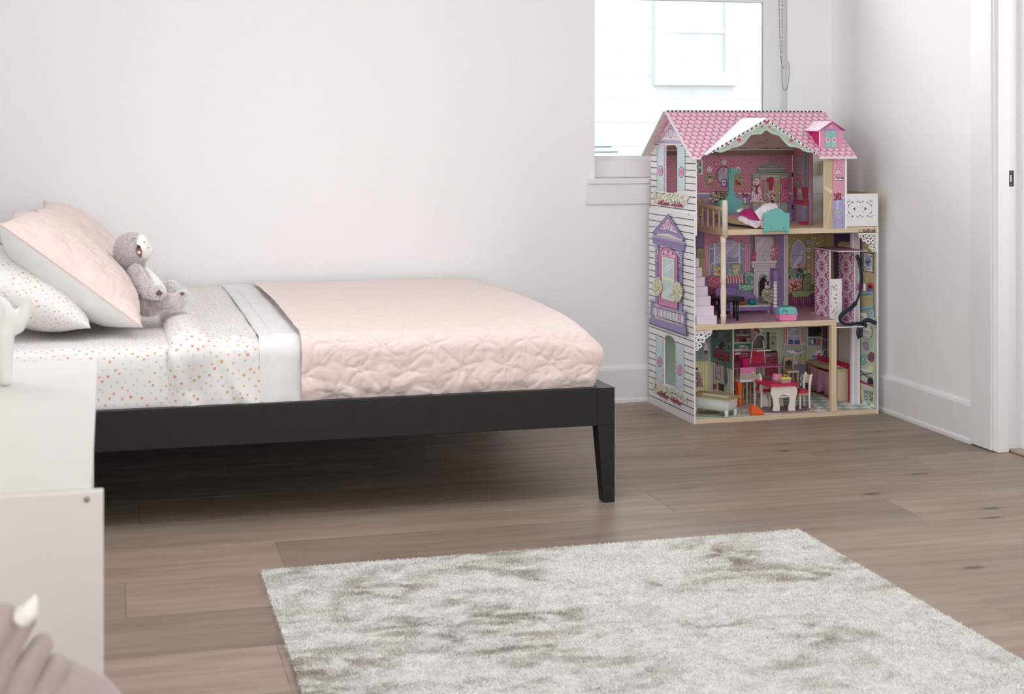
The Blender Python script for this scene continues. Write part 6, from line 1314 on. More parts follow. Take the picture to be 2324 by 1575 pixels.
a.rect(270, 548, 700, 600, 'C8BEBC'); a.rect(270, 600, 700, 900, '8C0E34'); a.poly([(290, 635), (430, 615), (440, 680), (290, 690)], 'C8B8C4'); a.rect(462, 640, 600, 730, 'DCD4CC'); a.rect(475, 655, 590, 722, 'B86C3C'); a.arc(525, 715, 28, 36, PI, 2*PI, 9, 'F0E8DC'); a.ell(525, 705, 10, 12, '2A2024'); a.ell(295, 730, 22, 34, 'A08C4C'); a.rect(290, 700, 380, 830, '5A1424')
a.rect(930, 60, 1400, 960, '8C9480'); a.rect(935, 90, 1400, 135, 'A2AA94'); a.rect(940, 140, 1270, 590, '7E8670'); a.rect(1270, 130, 1385, 960, '9CA48E'); a.line([(1275, 140), (1275, 900)], 6, '5C6452'); a.line([(1345, 140), (1345, 900)], 6, '5C6452')
a.rect(1052, 135, 1112, 560, '262420'); a.poly([(1030, 560), (1135, 560), (1112, 480), (1052, 480)], '262420')
for k in range(4): a.line([(965+k*22, 230), (965+k*22, 330+20*(k % 3))], 7, '3C3A34'); a.ell(965+k*22, 222, 6, 8, 'C8C4B8'); a.line([(1140+k*38, 225), (1140+k*38, 320+30*((k+1) % 3))], 7, '3C3A34'); a.ell(1140+k*38, 218, 8, 9, 'C8C4B8')
a.ell(1190, 410, 34, 40, '4A4C40'); a.poly([(1005, 600), (1040, 585), (1270, 580), (1325, 640), (1005, 645)], '1A1818'); a.poly([(1005, 640), (1310, 630), (1310, 1300), (1005, 1300)], '8C1C3C'); a.rect(1010, 645, 1300, 690, '6A5050'); a.rect(1020, 690, 1295, 740, '7A3C50'); a.line([(1020, 755), (1300, 740)], 6, '4A0C1C'); a.rect(1030, 700, 1140, 712, 'B0A0A4'); a.line([(1020, 800), (1290, 790)], 6, '5A1024')
a.poly([(745, 55), (860, 60), (905, 120), (890, 180), (820, 130), (760, 110)], '6E2A22'); a.poly([(860, 62), (935, 100), (930, 160), (895, 180)], 'C8BCA8')
a.rect(150, 1180, 1400, 1650, '6C6E5E'); a.blobs(270, 1330, 1000, 1640, 30, 50, ['4E5450', '9A9C94', '5C645C'], seed=9)
# right part
a.crop(1760, 740, 10.5)
a.rect(130, 20, 1140, 1650, '8C9880')
for k in range(30): a.line([(140+k*34, 30), (140+k*34, 760)], 8, '76866C' if k % 2 else 'A2AC94')
a.rect(178, 25, 715, 470, '8C5C68'); a.rect(184, 30, 708, 462, 'C4949C'); a.rect(200, 40, 260, 400, '8C7068'); a.rect(605, 40, 690, 390, '8C7C68'); a.rect(285, 35, 575, 440, '8C8CAC'); a.poly([(290, 120), (420, 40), (575, 40), (290, 220)], 'A2A0BC')
for x in (228, 650): a.line([(x, 40), (x, 400)], 8, 'C4949C')
a.line([(184, 228), (262, 228)], 9, 'C8A0A4'); a.line([(600, 215), (700, 215)], 9, 'C8A0A4'); a.blobs(290, 330, 412, 435, 40, 16, ['1C4A8C', '2C5C9C', '163C74'], seed=1); a.blobs(440, 350, 572, 430, 40, 16, ['1C4A8C', '2C5C9C', '163C74'], seed=2)
a.line([(425, 40), (425, 440)], 16, 'D2B0B4'); a.line([(285, 232), (575, 232)], 14, 'D2B0B4'); a.frame(280, 40, 580, 442, 10, 'C8A0A8')
a.rect(770, 20, 1092, 250, '4A4840'); a.rect(776, 20, 1084, 238, '12100F'); a.line([(1010, 225), (1060, 190), (1070, 160)], 5, '8C8880')
a.rect(778, 280, 1062, 460, '6C6488'); a.ell(870, 370, 36, 48, 'B8A8A8'); a.ell(920, 360, 30, 60, '3C3444'); a.ell(1010, 385, 52, 58, '8C2438'); a.ell(1010, 385, 44, 48, 'A84C5C'); a.blobs(965, 340, 1055, 430, 16, 8, ['D8A8AC', '6C1428'], seed=3)
a.poly([(230, 570), (420, 550), (650, 575), (640, 610), (470, 650), (300, 610)], 'A898B4'); a.poly([(250, 585), (640, 590), (560, 650), (460, 660), (440, 630), (350, 650), (290, 610)], 'D8D0D8'); a.poly([(420, 560), (640, 580), (560, 630), (470, 630)], '8070A0')
a.line([(440, 650), (440, 1000)], 18, 'B4ACB4'); a.line([(255, 610), (245, 700)], 10, 'C4BCC4'); a.line([(625, 600), (645, 740)], 12, 'B4ACB4')
a.poly([(580, 500), (680, 480), (690, 530), (640, 560), (590, 550)], '4C8480'); a.ell(620, 520, 40, 28, '74A8A0'); a.poly([(560, 690), (620, 650), (630, 720), (590, 740)], '4C8480')
a.poly([(140, 560), (175, 540), (215, 740), (185, 760)], 'A88C8C'); a.line([(205, 760), (370, 745)], 14, 'B8A48C'); a.line([(225, 765), (215, 1200)], 14, '8C7464'); a.line([(350, 760), (360, 980)], 12, '8C7464')
a.poly([(690, 510), (730, 490), (760, 520), (720, 760), (665, 760)], '8C8460'); a.poly([(505, 760), (640, 745), (740, 770), (700, 815), (540, 810)], '9C8C40'); a.line([(520, 800), (515, 960)], 12, '8C7C38'); a.line([(575, 810), (575, 1010)], 10, '8C7C38'); a.line([(700, 810), (770, 1080)], 14, '7C6C34')
a.rect(130, 850, 860, 1650, '5C5648'); a.blobs(440, 850, 780, 900, 24, 20, ['CFC8C0', '8C8478'], seed=4); a.poly([(450, 930), (760, 930), (770, 1120), (450, 1120)], '6E6280')
a.poly([(745, 755), (1125, 740), (1125, 800), (780, 790)], '8C98A0'); a.poly([(775, 790), (1125, 785), (1125, 1500), (800, 1500)], '4C5C6C')
for k in range(7): a.rect(795, 850+k*92, 860, 925+k*92, '9C98A4' if k % 2 else '5C6478')
a.poly([(960, 580), (1105, 568), (1105, 735), (975, 750)], 'CFC4C4'); a.frame(960, 575, 1105, 740, 5, '8C8484'); a.line([(992, 660), (1070, 652)], 24, '3C3436'); a.ell(920, 720, 52, 36, '5C5484'); a.poly([(915, 560), (985, 545), (965, 720), (905, 700)], 'B890A4'); a.arc(880, 620, 26, 60, 1.2, 3.8, 8, 'C8BCC0')
a.ell(525, 1240, 36, 70, 'E0DCD8'); a.poly([(495, 1200), (530, 1160), (560, 1200), (565, 1330), (540, 1330), (530, 1220)], '1C181A')
for i in range(3):
    for j in range(4): a.rect(565+i*42, 1140+j*70, 607+i*42, 1210+j*70, 'D4D4CC' if (i+j) % 2 else '5C7474', True)
a.k += 1; a.build('wallpaper_print', bw1)
# partition print (bathroom side)
a = Art((PB-.0026, 0, 0), (-1, 0, 0), G1); a.clip = [(Vector((0, 1, 0)), .2025), (Vector((0, -1, 0)), -.459), (Vector((0, 0, 1)), F1+.001), (Vector((0, 0, -1)), -(F2-.0225))]; a.crop(1440, 720, 5.833)
a.poly([(1010, 130), (1310, 130), (1310, 700), (1010, 580)], '547C74'); a.poly([(1010, 575), (1310, 692), (1310, 1250), (1010, 1100)], 'C8C0AC')
for k in range(14): x = 1022+k*21; a.poly([(x, 582+(x-1010)*.4), (x+9, 586+(x-1010)*.4), (x+9, 1090+(x-1010)*.4), (x, 1085+(x-1010)*.4)], '9C8C7C' if k % 2 else 'AFA288', True)
a.k += 1; a.line([(1010, 578), (1310, 696)], 8, '365850')
a.poly([(1045, 150), (1265, 195), (1265, 340), (1045, 270)], '46504E'); a.poly([(1055, 162), (1255, 205), (1255, 325), (1055, 262)], '5C6468'); a.poly([(1130, 178), (1200, 192), (1150, 300), (1090, 280)], '727888'); a.line([(1100, 165), (1200, 325)], 5, '9AA0A0'); a.line([(1170, 180), (1170, 300)], 5, '46504E')
a.poly([(1050, 430), (1258, 470), (1258, 605), (1225, 590), (1200, 575), (1175, 590), (1140, 560), (1110, 565), (1085, 535), (1050, 530)], '5C0E30'); a.poly([(1055, 436), (1252, 476), (1252, 520), (1055, 475)], '9A2450'); a.poly([(1058, 485), (1250, 530), (1250, 590), (1058, 520)], '861C46'); a.line([(1150, 460), (1150, 555)], 4, '4A0A24'); a.blobs(1060, 340, 1260, 440, 34, 14, ['2A2226', '6C5C60', 'A86C7C', '4A2434', 'C8C0BC'], seed=5); a.rect(1135, 330, 1190, 400, '3A3234')
a.poly([(1080, 600), (1100, 580), (1125, 610), (1145, 680), (1142, 830), (1065, 820), (1070, 700)], '6E4C60'); a.poly([(1084, 606), (1100, 592), (1120, 616), (1138, 684), (1136, 822), (1072, 812), (1076, 700)], 'C09AB4'); a.poly([(1086, 604), (1100, 590), (1116, 610), (1100, 660)], '9A1E4C'); a.line([(1070, 735), (1140, 745)], 9, '7C3468'); a.line([(1105, 745), (1095, 825)], 7, '7C3468'); a.blobs(1072, 640, 1138, 815, 20, 7, ['D8BCCC', 'A87C98'], seed=6)
a.poly([(1190, 595), (1205, 590), (1240, 830), (1210, 925), (1185, 830)], '3C3460'); a.poly([(1193, 605), (1203, 600), (1232, 826), (1210, 905), (1190, 820)], '62588C')
a.poly([(1115, 868), (1192, 890), (1188, 985), (1115, 960)], '2A262C'); a.poly([(1045, 880), (1068, 885), (1066, 955), (1042, 950)], '8C1C3C'); a.poly([(1072, 880), (1090, 885), (1088, 955), (1070, 950)], '8C1C3C')
a.build('robe_print', pt)
gs = [o for o in dh.children if o.name.startswith('ground_slab')][0]
a = Art((0, 0, F1), (0, 0, 1), 1.55); z_ = F1
def checker(x0, x1, y0, y1, c1, c2, s, rot, skew=1):
    for i in range(-30, 40):
        for j in range(-30, 40):
            cx, cy = i*s, j*s; P = [(cx*math.cos(rot)-cy*math.sin(rot)+dx, cx*math.sin(rot)+cy*math.cos(rot)+dy) for dx, dy in ((0, 0),)]
            Q = []
            for dx, dy in ((0, 0), (s, 0), (s, s), (0, s)): xx, yy = cx+dx, cy+dy; Q.append((x0+xx*math.cos(rot)-yy*math.sin(rot), y0+(xx*math.sin(rot)+yy*math.cos(rot))*skew))
            Q = clip_poly(Q, [(1, 0, x0), (-1, 0, -x1), (0, 1, y0), (0, -1, -y1)])
            if Q: a.loc([(x, y, z_+.0003) for x, y in Q], c1 if (i+j) % 2 else c2, True)
a.loc([(.006, .012, z_), (PB, .012, z_), (PB, .46, z_), (.006, .46, z_)], '9AA69C', True); a.k += 1
checker(.006, PB, .012, .46, 'A8B4AC', 'BCC2BA', .016, PI/4); a.k += 1
for i in range(-30, 40):
    for s_ in (1, -1):
        p0 = (.006+i*.02, .012); p1 = (.006+i*.02+s_*.22, .46); Q = clip_poly([(p0[0], p0[1]), (p0[0]+.0016, p0[1]), (p1[0]+.0016, p1[1]), p1], [(1, 0, .006), (-1, 0, -PB)])
        if Q: a.loc([(x, y, z_+.0003) for x, y in Q], '4E5650', True)
a.k += 1
def oval(cx, cy, rx, ry, c, n=28): a.loc([(cx+rx*math.cos(2*PI*i/n), cy+ry*math.sin(2*PI*i/n), z_+.0003) for i in range(n)], c)
oval(.12, .11, .105, .085, '6E8C70'); oval(.115, .115, .078, .062, '96AA94'); oval(.105, .12, .055, .045, '8C6C6C')
checker(PB+.003, HX-.006, .012, .46, '86A49E', 'C9D0C8', .050, .5); a.k += 1
cx, cy, rx, ry = .43, .11, .150, .095
oval(cx, cy, rx+.004, ry+.004, 'C8A4A8')
for k in range(3):
    n = 56; r_ = 1-.06*k
    for i in range(n):
        if (i+k) % 2: t0, t1 = 2*PI*i/n, 2*PI*(i+.8)/n; a.loc([(cx+rx*r_*math.cos(t)*q_, cy+ry*r_*math.sin(t)*q_, z_+.0003) for t, q_ in ((t0, 1), (t1, 1), (t1, .955), (t0, .955))], '8C2A44', True)
    a.k += 1
oval(cx, cy, rx*.84, ry*.84, '5E4658'); oval(cx, cy, rx*.78, ry*.78, '70566C'); oval(cx, cy, rx*.5, ry*.5, '6A4E64')
cx, cy = .315, .20; oval(cx, cy, .036, .05, 'A88C9C')
for i in range(16): t = 2*PI*i/16; oval(cx+.028*math.cos(t), cy+.04*math.sin(t), .0045, .006, '8C2A44', 7)
a.build('floor_print', gs)
# signboard on the front edge
def HLy0(u, v): return HL(u, v, 1, -.0005)
sg = hb('sign_strip', (HLy0(1947, 523).x, -.0008, F3-.0195), (HX-.004, .0, F3-.0015), 'pine', 0)
cu = bpy.data.curves.new('lettering', 'FONT'); cu.body = 'KidKraft'; cu.size = .0152; cu.extrude = .0002; cu.offset = .00045; cu.space_character = 1.0
o = bpy.data.objects.new('lettering', cu); COL.objects.link(o); dgr = bpy.context.evaluated_depsgraph_get(); me = bpy.data.meshes.new_from_object(o.evaluated_get(dgr)); bpy.data.objects.remove(o)
lx0 = HLy0(1957.5, 527); lx1 = HLy0(1987, 527); xs = [v.co.x for v in me.vertices]; k = (lx1.x-lx0.x)/(max(xs)-min(xs))
me.transform(Matrix.Translation((lx0.x, -.0010, lx0.z)) @ Matrix.Rotation(PI/2, 4, 'X') @ Matrix.Scale(k, 4)); me.materials.clear(); link('lettering', me, sg, 'brown' if False else plain('burnt_brown', (78, 52, 44), .6))
c = HLy0(1951.7, 523.4); mb = MB()
for i in range(5):
    t = PI/2+i*2*PI/5; mb.prism([(c.x+.0052*math.cos(t+d)*r, c.z+.0052*math.sin(t+d)*r) for d, r in ((0, 1.05), (.42, .72), (.30, .42), (-.30, .42), (-.42, .72))], [], fY(-.0012), .0006)
mb.build('star_emblem', bpy.data.materials['burnt_brown'], sg)

# ---- fretwork corner brackets
def bracket(name, ox, oy, s, rings, bars, y):
    mb = MB(); pp_ = lambda x, z: HL(ox+x/s, oy+z/s, 1, y)
    for cx, cy, r in rings:
        c = pp_(cx, cy); R_ = r/s*.00174; n = 16
        mb.prism([(c.x+R_*math.cos(2*PI*i/n), c.z+R_*math.sin(2*PI*i/n)) for i in range(n)], [[(c.x+R_*.44*math.cos(2*PI*i/n), c.z+R_*.44*math.sin(2*PI*i/n)) for i in range(n)]], fY(y), .004)
    for P in bars: mb.prism([(p.x, p.z) for p in (pp_(*q_) for q_ in P)], [], fY(y), .004)
    return mb.build(name, 'toywhite', dh)
bracket('corner_bracket', 1440, 720, 5.833, [(828, 232, 34), (885, 232, 40), (850, 300, 40), (903, 300, 38), (945, 250, 34), (985, 222, 34), (862, 375, 36), (828, 420, 26), (818, 350, 28), (930, 205, 24), (1010, 205, 18)], [[(795, 185), (1032, 172), (1032, 186), (795, 200)], [(795, 185), (806, 185), (806, 460), (795, 460)], [(806, 196), (860, 196), (806, 250)]], .004)
bracket('corner_bracket', 1840, 500, 9.84, [(1118, 352, 46), (1190, 430, 50), (1225, 340, 44), (1310, 350, 56), (1400, 355, 50), (1280, 470, 64), (1390, 455, 54), (1345, 590, 50), (1400, 540, 44), (1400, 660, 46)], [[(1058, 292), (1478, 278), (1478, 318), (1060, 322)], [(1445, 300), (1475, 300), (1475, 720), (1445, 700)], [(1380, 310), (1450, 310), (1450, 400)]], .004)

# ---- stairs, railing, turned post
stw = HL(1627, 738, 1, .003).x; n = 10; rise, run = .0352, .0295
for i in range(n):
    z0, z1 = F2+i*rise, F2+(i+1)*rise; y0 = .003+i*run
    if y0 < .34: hb('stair_step', (.0125, y0, F2 if i == 0 else z0-.006), (stw, min(y0+run*2.2, .40), z1-.0015), 'lav', .0012)
hb('stair_stringer', (.0125, .34, F2), (.10, .36, F2+.30), 'lav')
px_ = HL(1645, 600, 1, -.004).x; pzs = lambda v: HL(1645, v, 1, -.004).z
prof = [(.0108, 737), (.0108, 722), (.0125, 719), (.0125, 716), (.0098, 713), (.0112, 690), (.0116, 668), (.0095, 645), (.0098, 643.5), (.0110, 642.5), (.0110, 624.5), (.0100, 623), (.0104, 600), (.0104, 575), (.0095, 553), (.0120, 550), (.0120, 546), (.0112, 544), (.0112, 537)]
MB().lathe([(r, pzs(v)) for r, v in prof], 18, Matrix.Translation((px_, .010, 0))).build('turned_post', 'postwood', dh)
px2 = HL(1647.5, 500, 1, -.006).x
np_ = MB().lathe([(.0112, pzs(540)), (.0112, pzs(462)), (.0095, pzs(456)), (.005, pzs(454))], 18, Matrix.Translation((px2, .004, 0))).build('newel_post', 'postwood', dh)
for v, u in ((473, 1651), (531, 1642)): p = HL(u, v, 1, -.008); MB().sphere((p.x, -.0075 if v < 500 else -.0068, p.z), (.003, .0018, .003), 10, 6).build('dowel', 'pinez', np_)
RXX = .126
rlb = MB().bar((RXX, .012, F3+.080), (RXX, .36, F3+.092), .012, .016, (0, 0, 1)).build('top_rail', 'railwood', dh, .003)
MB().bar((RXX, .012, F3-.006), (RXX, .34, F3-.006), .010, .022).build('bottom_rail', 'railwood', dh, .001)
for i in range(6): y = .045+i*.056; MB().bar((RXX, y, F3+.002), (RXX, y, F3+.084), .006, .006, (0, 1, 0)).build('baluster', 'railwood', dh)
MB().sphere((RXX, .335, F3+.105), (.018, .018, .012), 12, 8).build('rail_knob', 'railwood', dh)
hb('rear_newel', (RXX-.010, .33, F3), (RXX+.010, .35, F3+.098), 'railwood')

# ---- lift cabin
EX0, EX1, EYF = .627, HL(1941, 650, 1, .075).x, .075
def scroll(a, x, y0, z0, y1, z1, n):            # heart and scroll ornament in the panel's y-z frame
    W_ = y1-y0; Hh = z1-z0; C_ = 'EBD2DE'
    def ln(P, w):
        for (ya, za), (yb_, zb2) in zip(P, P[1:]):
            dy, dz = yb_-ya, zb2-za; L = math.hypot(dy, dz) or 1; ny, nz2 = -dz/L*w/2, dy/L*w/2
            a.loc([(x, ya+ny, za+nz2), (x, yb_+ny, zb2+nz2), (x, yb_-ny, zb2-nz2), (x, ya-ny, za-nz2)], C_, True)
    for k in range(n):
        zc = z0+(k+.5)*Hh/n; h = Hh/n; yc = (y0+y1)/2
        for sy in (1, -1):
            for sz in (1, -1):
                ln([(yc+sy*W_*(.25+.20*(1-t/14)*math.cos(t*.75)), zc+sz*h*(.27+.17*(1-t/14)*math.sin(t*.75))) for t in range(13)], W_*.055)
                ln([(yc+sy*W_*(.13+.11*(1-t/14)*math.cos(t*.8+2)), zc+sz*h*(.10+.09*(1-t/14)*math.sin(t*.8+2))) for t in range(12)], W_*.05)
                for d in (.02,): a.loc([(x, yc+sy*W_*.26+W_*.07*math.cos(t*PI/3), zc+sz*h*.27+h*.035*math.sin(t*PI/3)) for t in range(6)], C_, True)
            ln([(yc+sy*W_*.46, zc-h*.16), (yc+sy*W_*.36, zc), (yc+sy*W_*.46, zc+h*.16)], W_*.05)
        ln([(yc, zc-h*.30), (yc, zc+h*.30)], W_*.035)
        ln([(y0, z0+k*h), (y1, z0+k*h)], W_*.03)
    a.k += 1
def ornate(name, x, y0, z0, y1, z1, n):
    p = hb(name, (x, y0, z0), (x+.005, y1, z1), 'toywhite', 0); a = Art((x, 0, 0), (-1, 0, 0), 1.25)
    a.loc([(x, y0, z0), (x, y1, z0), (x, y1, z1), (x, y0, z1)], 'B4487E'); a.loc([(x, y0, z0), (x, y0+.004, z0), (x, y0+.004, z1), (x, y0, z1)], 'F0E6EC')
    scroll(a, x, y0+.004, z0, y1, z1, n); a.build('scroll_print', p); return p
LZ0 = .3585
ornate('lift_left_panel', EX0, EYF, LZ0+.024, .205, .6590, 4); rp_ = ornate('lift_right_panel', EX1-.005, EYF, LZ0, .205, .6590, 4)
ld = HL(1910, 690, 1, EYF+.004).x; dz1 = HL(1895, 633, 1, EYF).z
hl = []
for cx, cy, a0, a1, r, w in ((958, 1490, 3.6, 6.4, 34, 20), (945, 1370+500, .2, 2.9, 34, 20)): pass
def lh(L): hl.append([(p.x, p.z) for p in (HL(1720+x/5.627, 500+y/5.627, 1, EYF) for x, y in L)])
lh(hpoly(930, 935, 40, 46, PI/2)); lh(hpoly(992, 1000, 26, 40, -PI/2)); lh(hpoly(930, 1090, 40, 46, PI/2))
lh(crescent(950, 870, 34, -2.2, 1.2, 14)); lh(crescent(950, 1150, 34, -1.2, 2.2, 14)); lh(crescent(950, 1010, 22, 2.0, 4.4, 8))
for t in ([(985, 830), (1012, 828), (1010, 850)], [(1000, 885), (1014, 870), (1014, 905)], [(985, 955), (1012, 935), (1012, 965)], [(985, 1040), (1012, 1050), (1010, 1075)], [(1000, 1110), (1014, 1100), (1014, 1135)], [(985, 1190), (1012, 1170), (1012, 1195)], [(915, 835), (930, 828), (918, 850)], [(915, 1195), (935, 1195), (918, 1175)]): lh(t)
sheet('lift_half_door', [(EX0+.006, LZ0+.006), (ld, LZ0+.006), (ld, dz1), (EX0+.006, dz1)], hl, fY(EYF+.002), .004, 'toywhite')
hb('lift_roof', (.626, .0, .6595), (.757, .232, .6625), 'toywhite', .0003)
a = Art((0, 0, .6626), (0, 0, 1), 1.3); a.loc([(.628, .002, .6627), (.755, .002, .6627), (.755, .23, .6627), (.628, .23, .6627)], 'A86E96'); a.build('lift_roof_print', [o for o in dh.children if o.name.startswith('lift_roof')][0])
lf = hb('lift_floor', (.618, .0, LZ0-.0045), (.757, .205, LZ0-.0005), 'toywhite', .0003)
a = Art((0, 0, LZ0-.0004), (0, 0, 1), 1.2); a.loc([(.620, .002, LZ0), (.755, .002, LZ0), (.755, .07, LZ0), (.620, .07, LZ0)], '8C3468'); R = random.Random(3)
for i in range(60): x, y = R.uniform(.624, .750), R.uniform(.006, .066); a.loc([(x+.003*math.cos(t*PI/3), y+.003*math.sin(t*PI/3), LZ0) for t in range(6)], 'E4C4D4', True)
a.build('scroll_print', lf)
hx = HL(1938, 652, 1, .055).x; hz_ = HL(1945, 652, 1, .055).z
hd_ = hb('lift_handle', (EX1, .045, hz_-.013), (EX1+.022, .060, hz_+.013), 'desk', .002); hb('handle_end', (EX1+.022, .043, hz_-.015), (EX1+.030, .062, hz_+.015), 'toywhite', .003, hd_)
for xa, xb in ((.752, .763), (.763, .778), (.778, .789)): hb('lift_rail', (xa, .118 if xa != .763 else .124, F1), (xb, .136, F3-.021), 'toywhite' if xa != .763 else 'lav', .0005)
rl0 = [o for o in dh.children if o.name.startswith('lift_rail')][0]
for z in (.42, .60): hb('rail_slot', (.7555, .1165, z), (.760, .119, z+.05), 'thread', 0, rl0)

# ---- navy ribbon tied to the lift
rib = empty('navy_ribbon', 'navy ribbon looped and knotted on the dollhouse lift', 'ribbon', HM @ Vector((.74, .03, LZ0)), HP)
def ribbon(P, w, ys):
    pts = []
    for (x, y), yy in zip(P, ys): pts.append(HL(1720+x/5.627, 500+y/5.627, 1, yy)-Vector((.74, .03, LZ0)))
    dn = []
    for i in range(len(pts)-1):
        for k in range(4): dn.append(pts[i].lerp(pts[i+1], k/4))
    dn.append(pts[-1]); sm = dn[:]
    for _ in range(2): sm = [sm[0]]+[(sm[i-1]+sm[i]*2+sm[i+1])/4 for i in range(1, len(sm)-1)]+[sm[-1]]
    mb = MB(); vs = []
    for i, p in enumerate(sm):
        d = sm[min(i+1, len(sm)-1)]-sm[max(i-1, 0)]; nrm = Vector((d.z, 0, -d.x)).normalized() if d.length else Vector((1, 0, 0)); ww = w[min(int(i/4), len(w)-1)] if isinstance(w, list) else w
        vs += [p+nrm*ww/2, p-nrm*ww/2, p-nrm*ww/2+Vector((0, .0008, 0)), p+nrm*ww/2+Vector((0, .0008, 0))]
    fs = []
    for i in range(len(sm)-1):
        for k in range(4): fs.append((i*4+k, i*4+(k+1) % 4, i*4+4+(k+1) % 4, i*4+4+k))
    return mb.add(vs, fs, True)
ribbon([(1262, 445), (1280, 490), (1300, 545), (1312, 620), (1320, 720), (1318, 800), (1308, 900), (1290, 970), (1250, 1060), (1190, 1120), (1110, 1170), (1060, 1215), (1045, 1262), (1065, 1305), (1130, 1328), (1210, 1325), (1290, 1310), (1350, 1325), (1385, 1355)], [.017]*3+[.015]*3+[.010]*2+[.018]*4+[.012]*7, [.06, .055, .05, .045, .04, .036, .035, .03, .02, .01, 0, -.004, -.006, -.006, -.004, 0, .002, .0, -.004]).build('ribbon_tail', 'navy', rib)
ribbon([(1345, 1320), (1350, 1290), (1395, 1270), (1440, 1280), (1475, 1300), (1510, 1318)], .017, [-.004, -.008, -.012, -.012, -.010, -.008]).build('bow_loop', 'navy', rib)
ribbon([(1365, 1300), (1378, 1330), (1385, 1370)], .010, [-.006, -.008, -.008]).build('bow_loop', 'navy', rib)
ribbon([(1300, 1375), (1290, 1410), (1292, 1455), (1310, 1500)], .024, [.0, -.004, -.004, -.002]).build('bow_end', 'navy', rib)
ribbon([(1330, 1380), (1322, 1430), (1312, 1490)], .010, [-.004, -.007, -.006]).build('bow_end', 'navy', rib)
kq = HL(1720+1368/5.627, 500+1345/5.627, 1, -.006)-Vector((.74, .03, LZ0)); MB().sphere(kq, (.006, .004, .006), 10, 8).build('knot', 'navy', rib)

# ================================================================== TOYS IN THE DOLL HOUSE
def toy(name, label, cat, x, y, z, rz=0, group=None): return empty(name, label, cat, HM @ Vector((x, y, z)), HP+rz, group)
def tb_(p, name, lo, hi, mat, bev=.0008): return box(name, lo, hi, mat, p, bev)
# bathtub
c = HL(1640, 905, 2, .07); TZ = .096; pA, pB, pC = HL(1658, 907.5, 2, TZ), HL(1675, 894, 2, TZ), HL(1575, 897, 2, TZ)
ex3 = (pA-pC); ex3.z = 0; ex3.normalize(); ey3 = Vector((-ex3.y, ex3.x, 0)); w_ = abs((pB-pA).dot(ey3))/2; w_ = min(max(w_, .036), .05); L_ = .094
tc_ = pA-ex3*(L_+.012)+ey3*(w_+.012); tbx = toy('toy_bathtub', 'white toy bathtub with tan rim in the ground floor bathroom', 'bathtub', tc_.x, tc_.y, F1, math.atan2(ex3.y, ex3.x)); print('TUB', pA, pB, pC, w_, tc_)
def tubring(a, b): return [(sx*(a-.0*abs(sy)), sy*b) for sx, sy in ((-1, -1), (1, -1), (1, 1), (-1, 1))]
def rrect(a, b, r, n=5): return [(sx*(a-r)+r*math.cos(t), sy*(b-r)+r*math.sin(t)) for sx, sy, t0 in ((1, 1, 0), (-1, 1, PI/2), (-1, -1, PI), (1, -1, 1.5*PI)) for t in [t0+k*PI/2/n for k in range(n+1)]]
MB().prism(rrect(L_, w_, .004), [rrect(L_-.022, w_-.020, .006)], lambda a, b, w: Vector((a, b, TZ-F1-.006+w)), .006).build('rim', 'tubrim', tbx)
mb = MB(); TB = TZ-F1-.0055; lv = [(TB, .94, .92), (TB*.6, .92, .88), (.026, .84, .78), (.020, .70, .62)]; rings = [[Vector((x*k1, y*k2, z)) for x, y in rrect(L_-.004, w_-.004, .012)] for z, k1, k2 in lv]; N = len(rings[0])
iv = [(TB, .72, .58), (TB*.6, .70, .55), (.028, .66, .5)]; rings += [[Vector((x*k1, y*k2, z)) for x, y in rrect(L_-.004, w_-.004, .012)] for z, k1, k2 in iv[::-1]]
mb.add([p for r in rings for p in r], [(i*N+k, i*N+(k+1) % N, (i+1)*N+(k+1) % N, (i+1)*N+k) for i in list(range(3))+[4, 5] for k in range(N)]+[tuple(range(4*N, 5*N))]+[tuple(range(4*N-1, 3*N-1, -1))], True).build('basin', 'tub', tbx)
for sx in (-1, 1):
    for sy in (-1, 1): MB().lathe([(.0066, 0), (.0072, .006), (.0078, .016), (.0090, .026)], 12, Matrix.Translation((sx*(L_-.022), sy*(w_-.016), 0))).build('foot', 'tub', tbx)
for sx, sy in ((1, -1), (1, 1), (-1, 1), (-1, -1)): MB().sphere((sx*(L_-.012), sy*(w_-.009), TZ-F1+.0005), (.003, .003, .0015), 8, 6).build('rivet', 'steel', tbx)
# orange wedge toys
ow = toy('orange_wedge', 'loose orange plastic wedge lying at the front of the ground floor', 'toy', HL(1720, 942, 2, F1).x, .020, F1)
q_ = lambda u, v, y: HL(u, v, 1, y)-Vector((HL(1720, 942, 2, F1).x, .020, F1))
out_ = [(1706, 941.5), (1706.5, 927), (1708, 919.5), (1712, 919.5), (1722, 924), (1732, 932), (1735.5, 940), (1734, 941.5)]
O2 = [(p.x, max(0, p.z)) for p in (q_(u, v, .012) for u, v in out_)]
MB().prism(O2, [], lambda a, b, w: Vector((a, -.008+w, b)), .028).build('wedge_body', 'orange', ow, .003)
for k in range(3): MB().bar((.012+k*.003, -.009, .012-k*.003), (.012+k*.003, .02, .012-k*.003), .001, .0012).build('groove_rib', 'orange', ow)
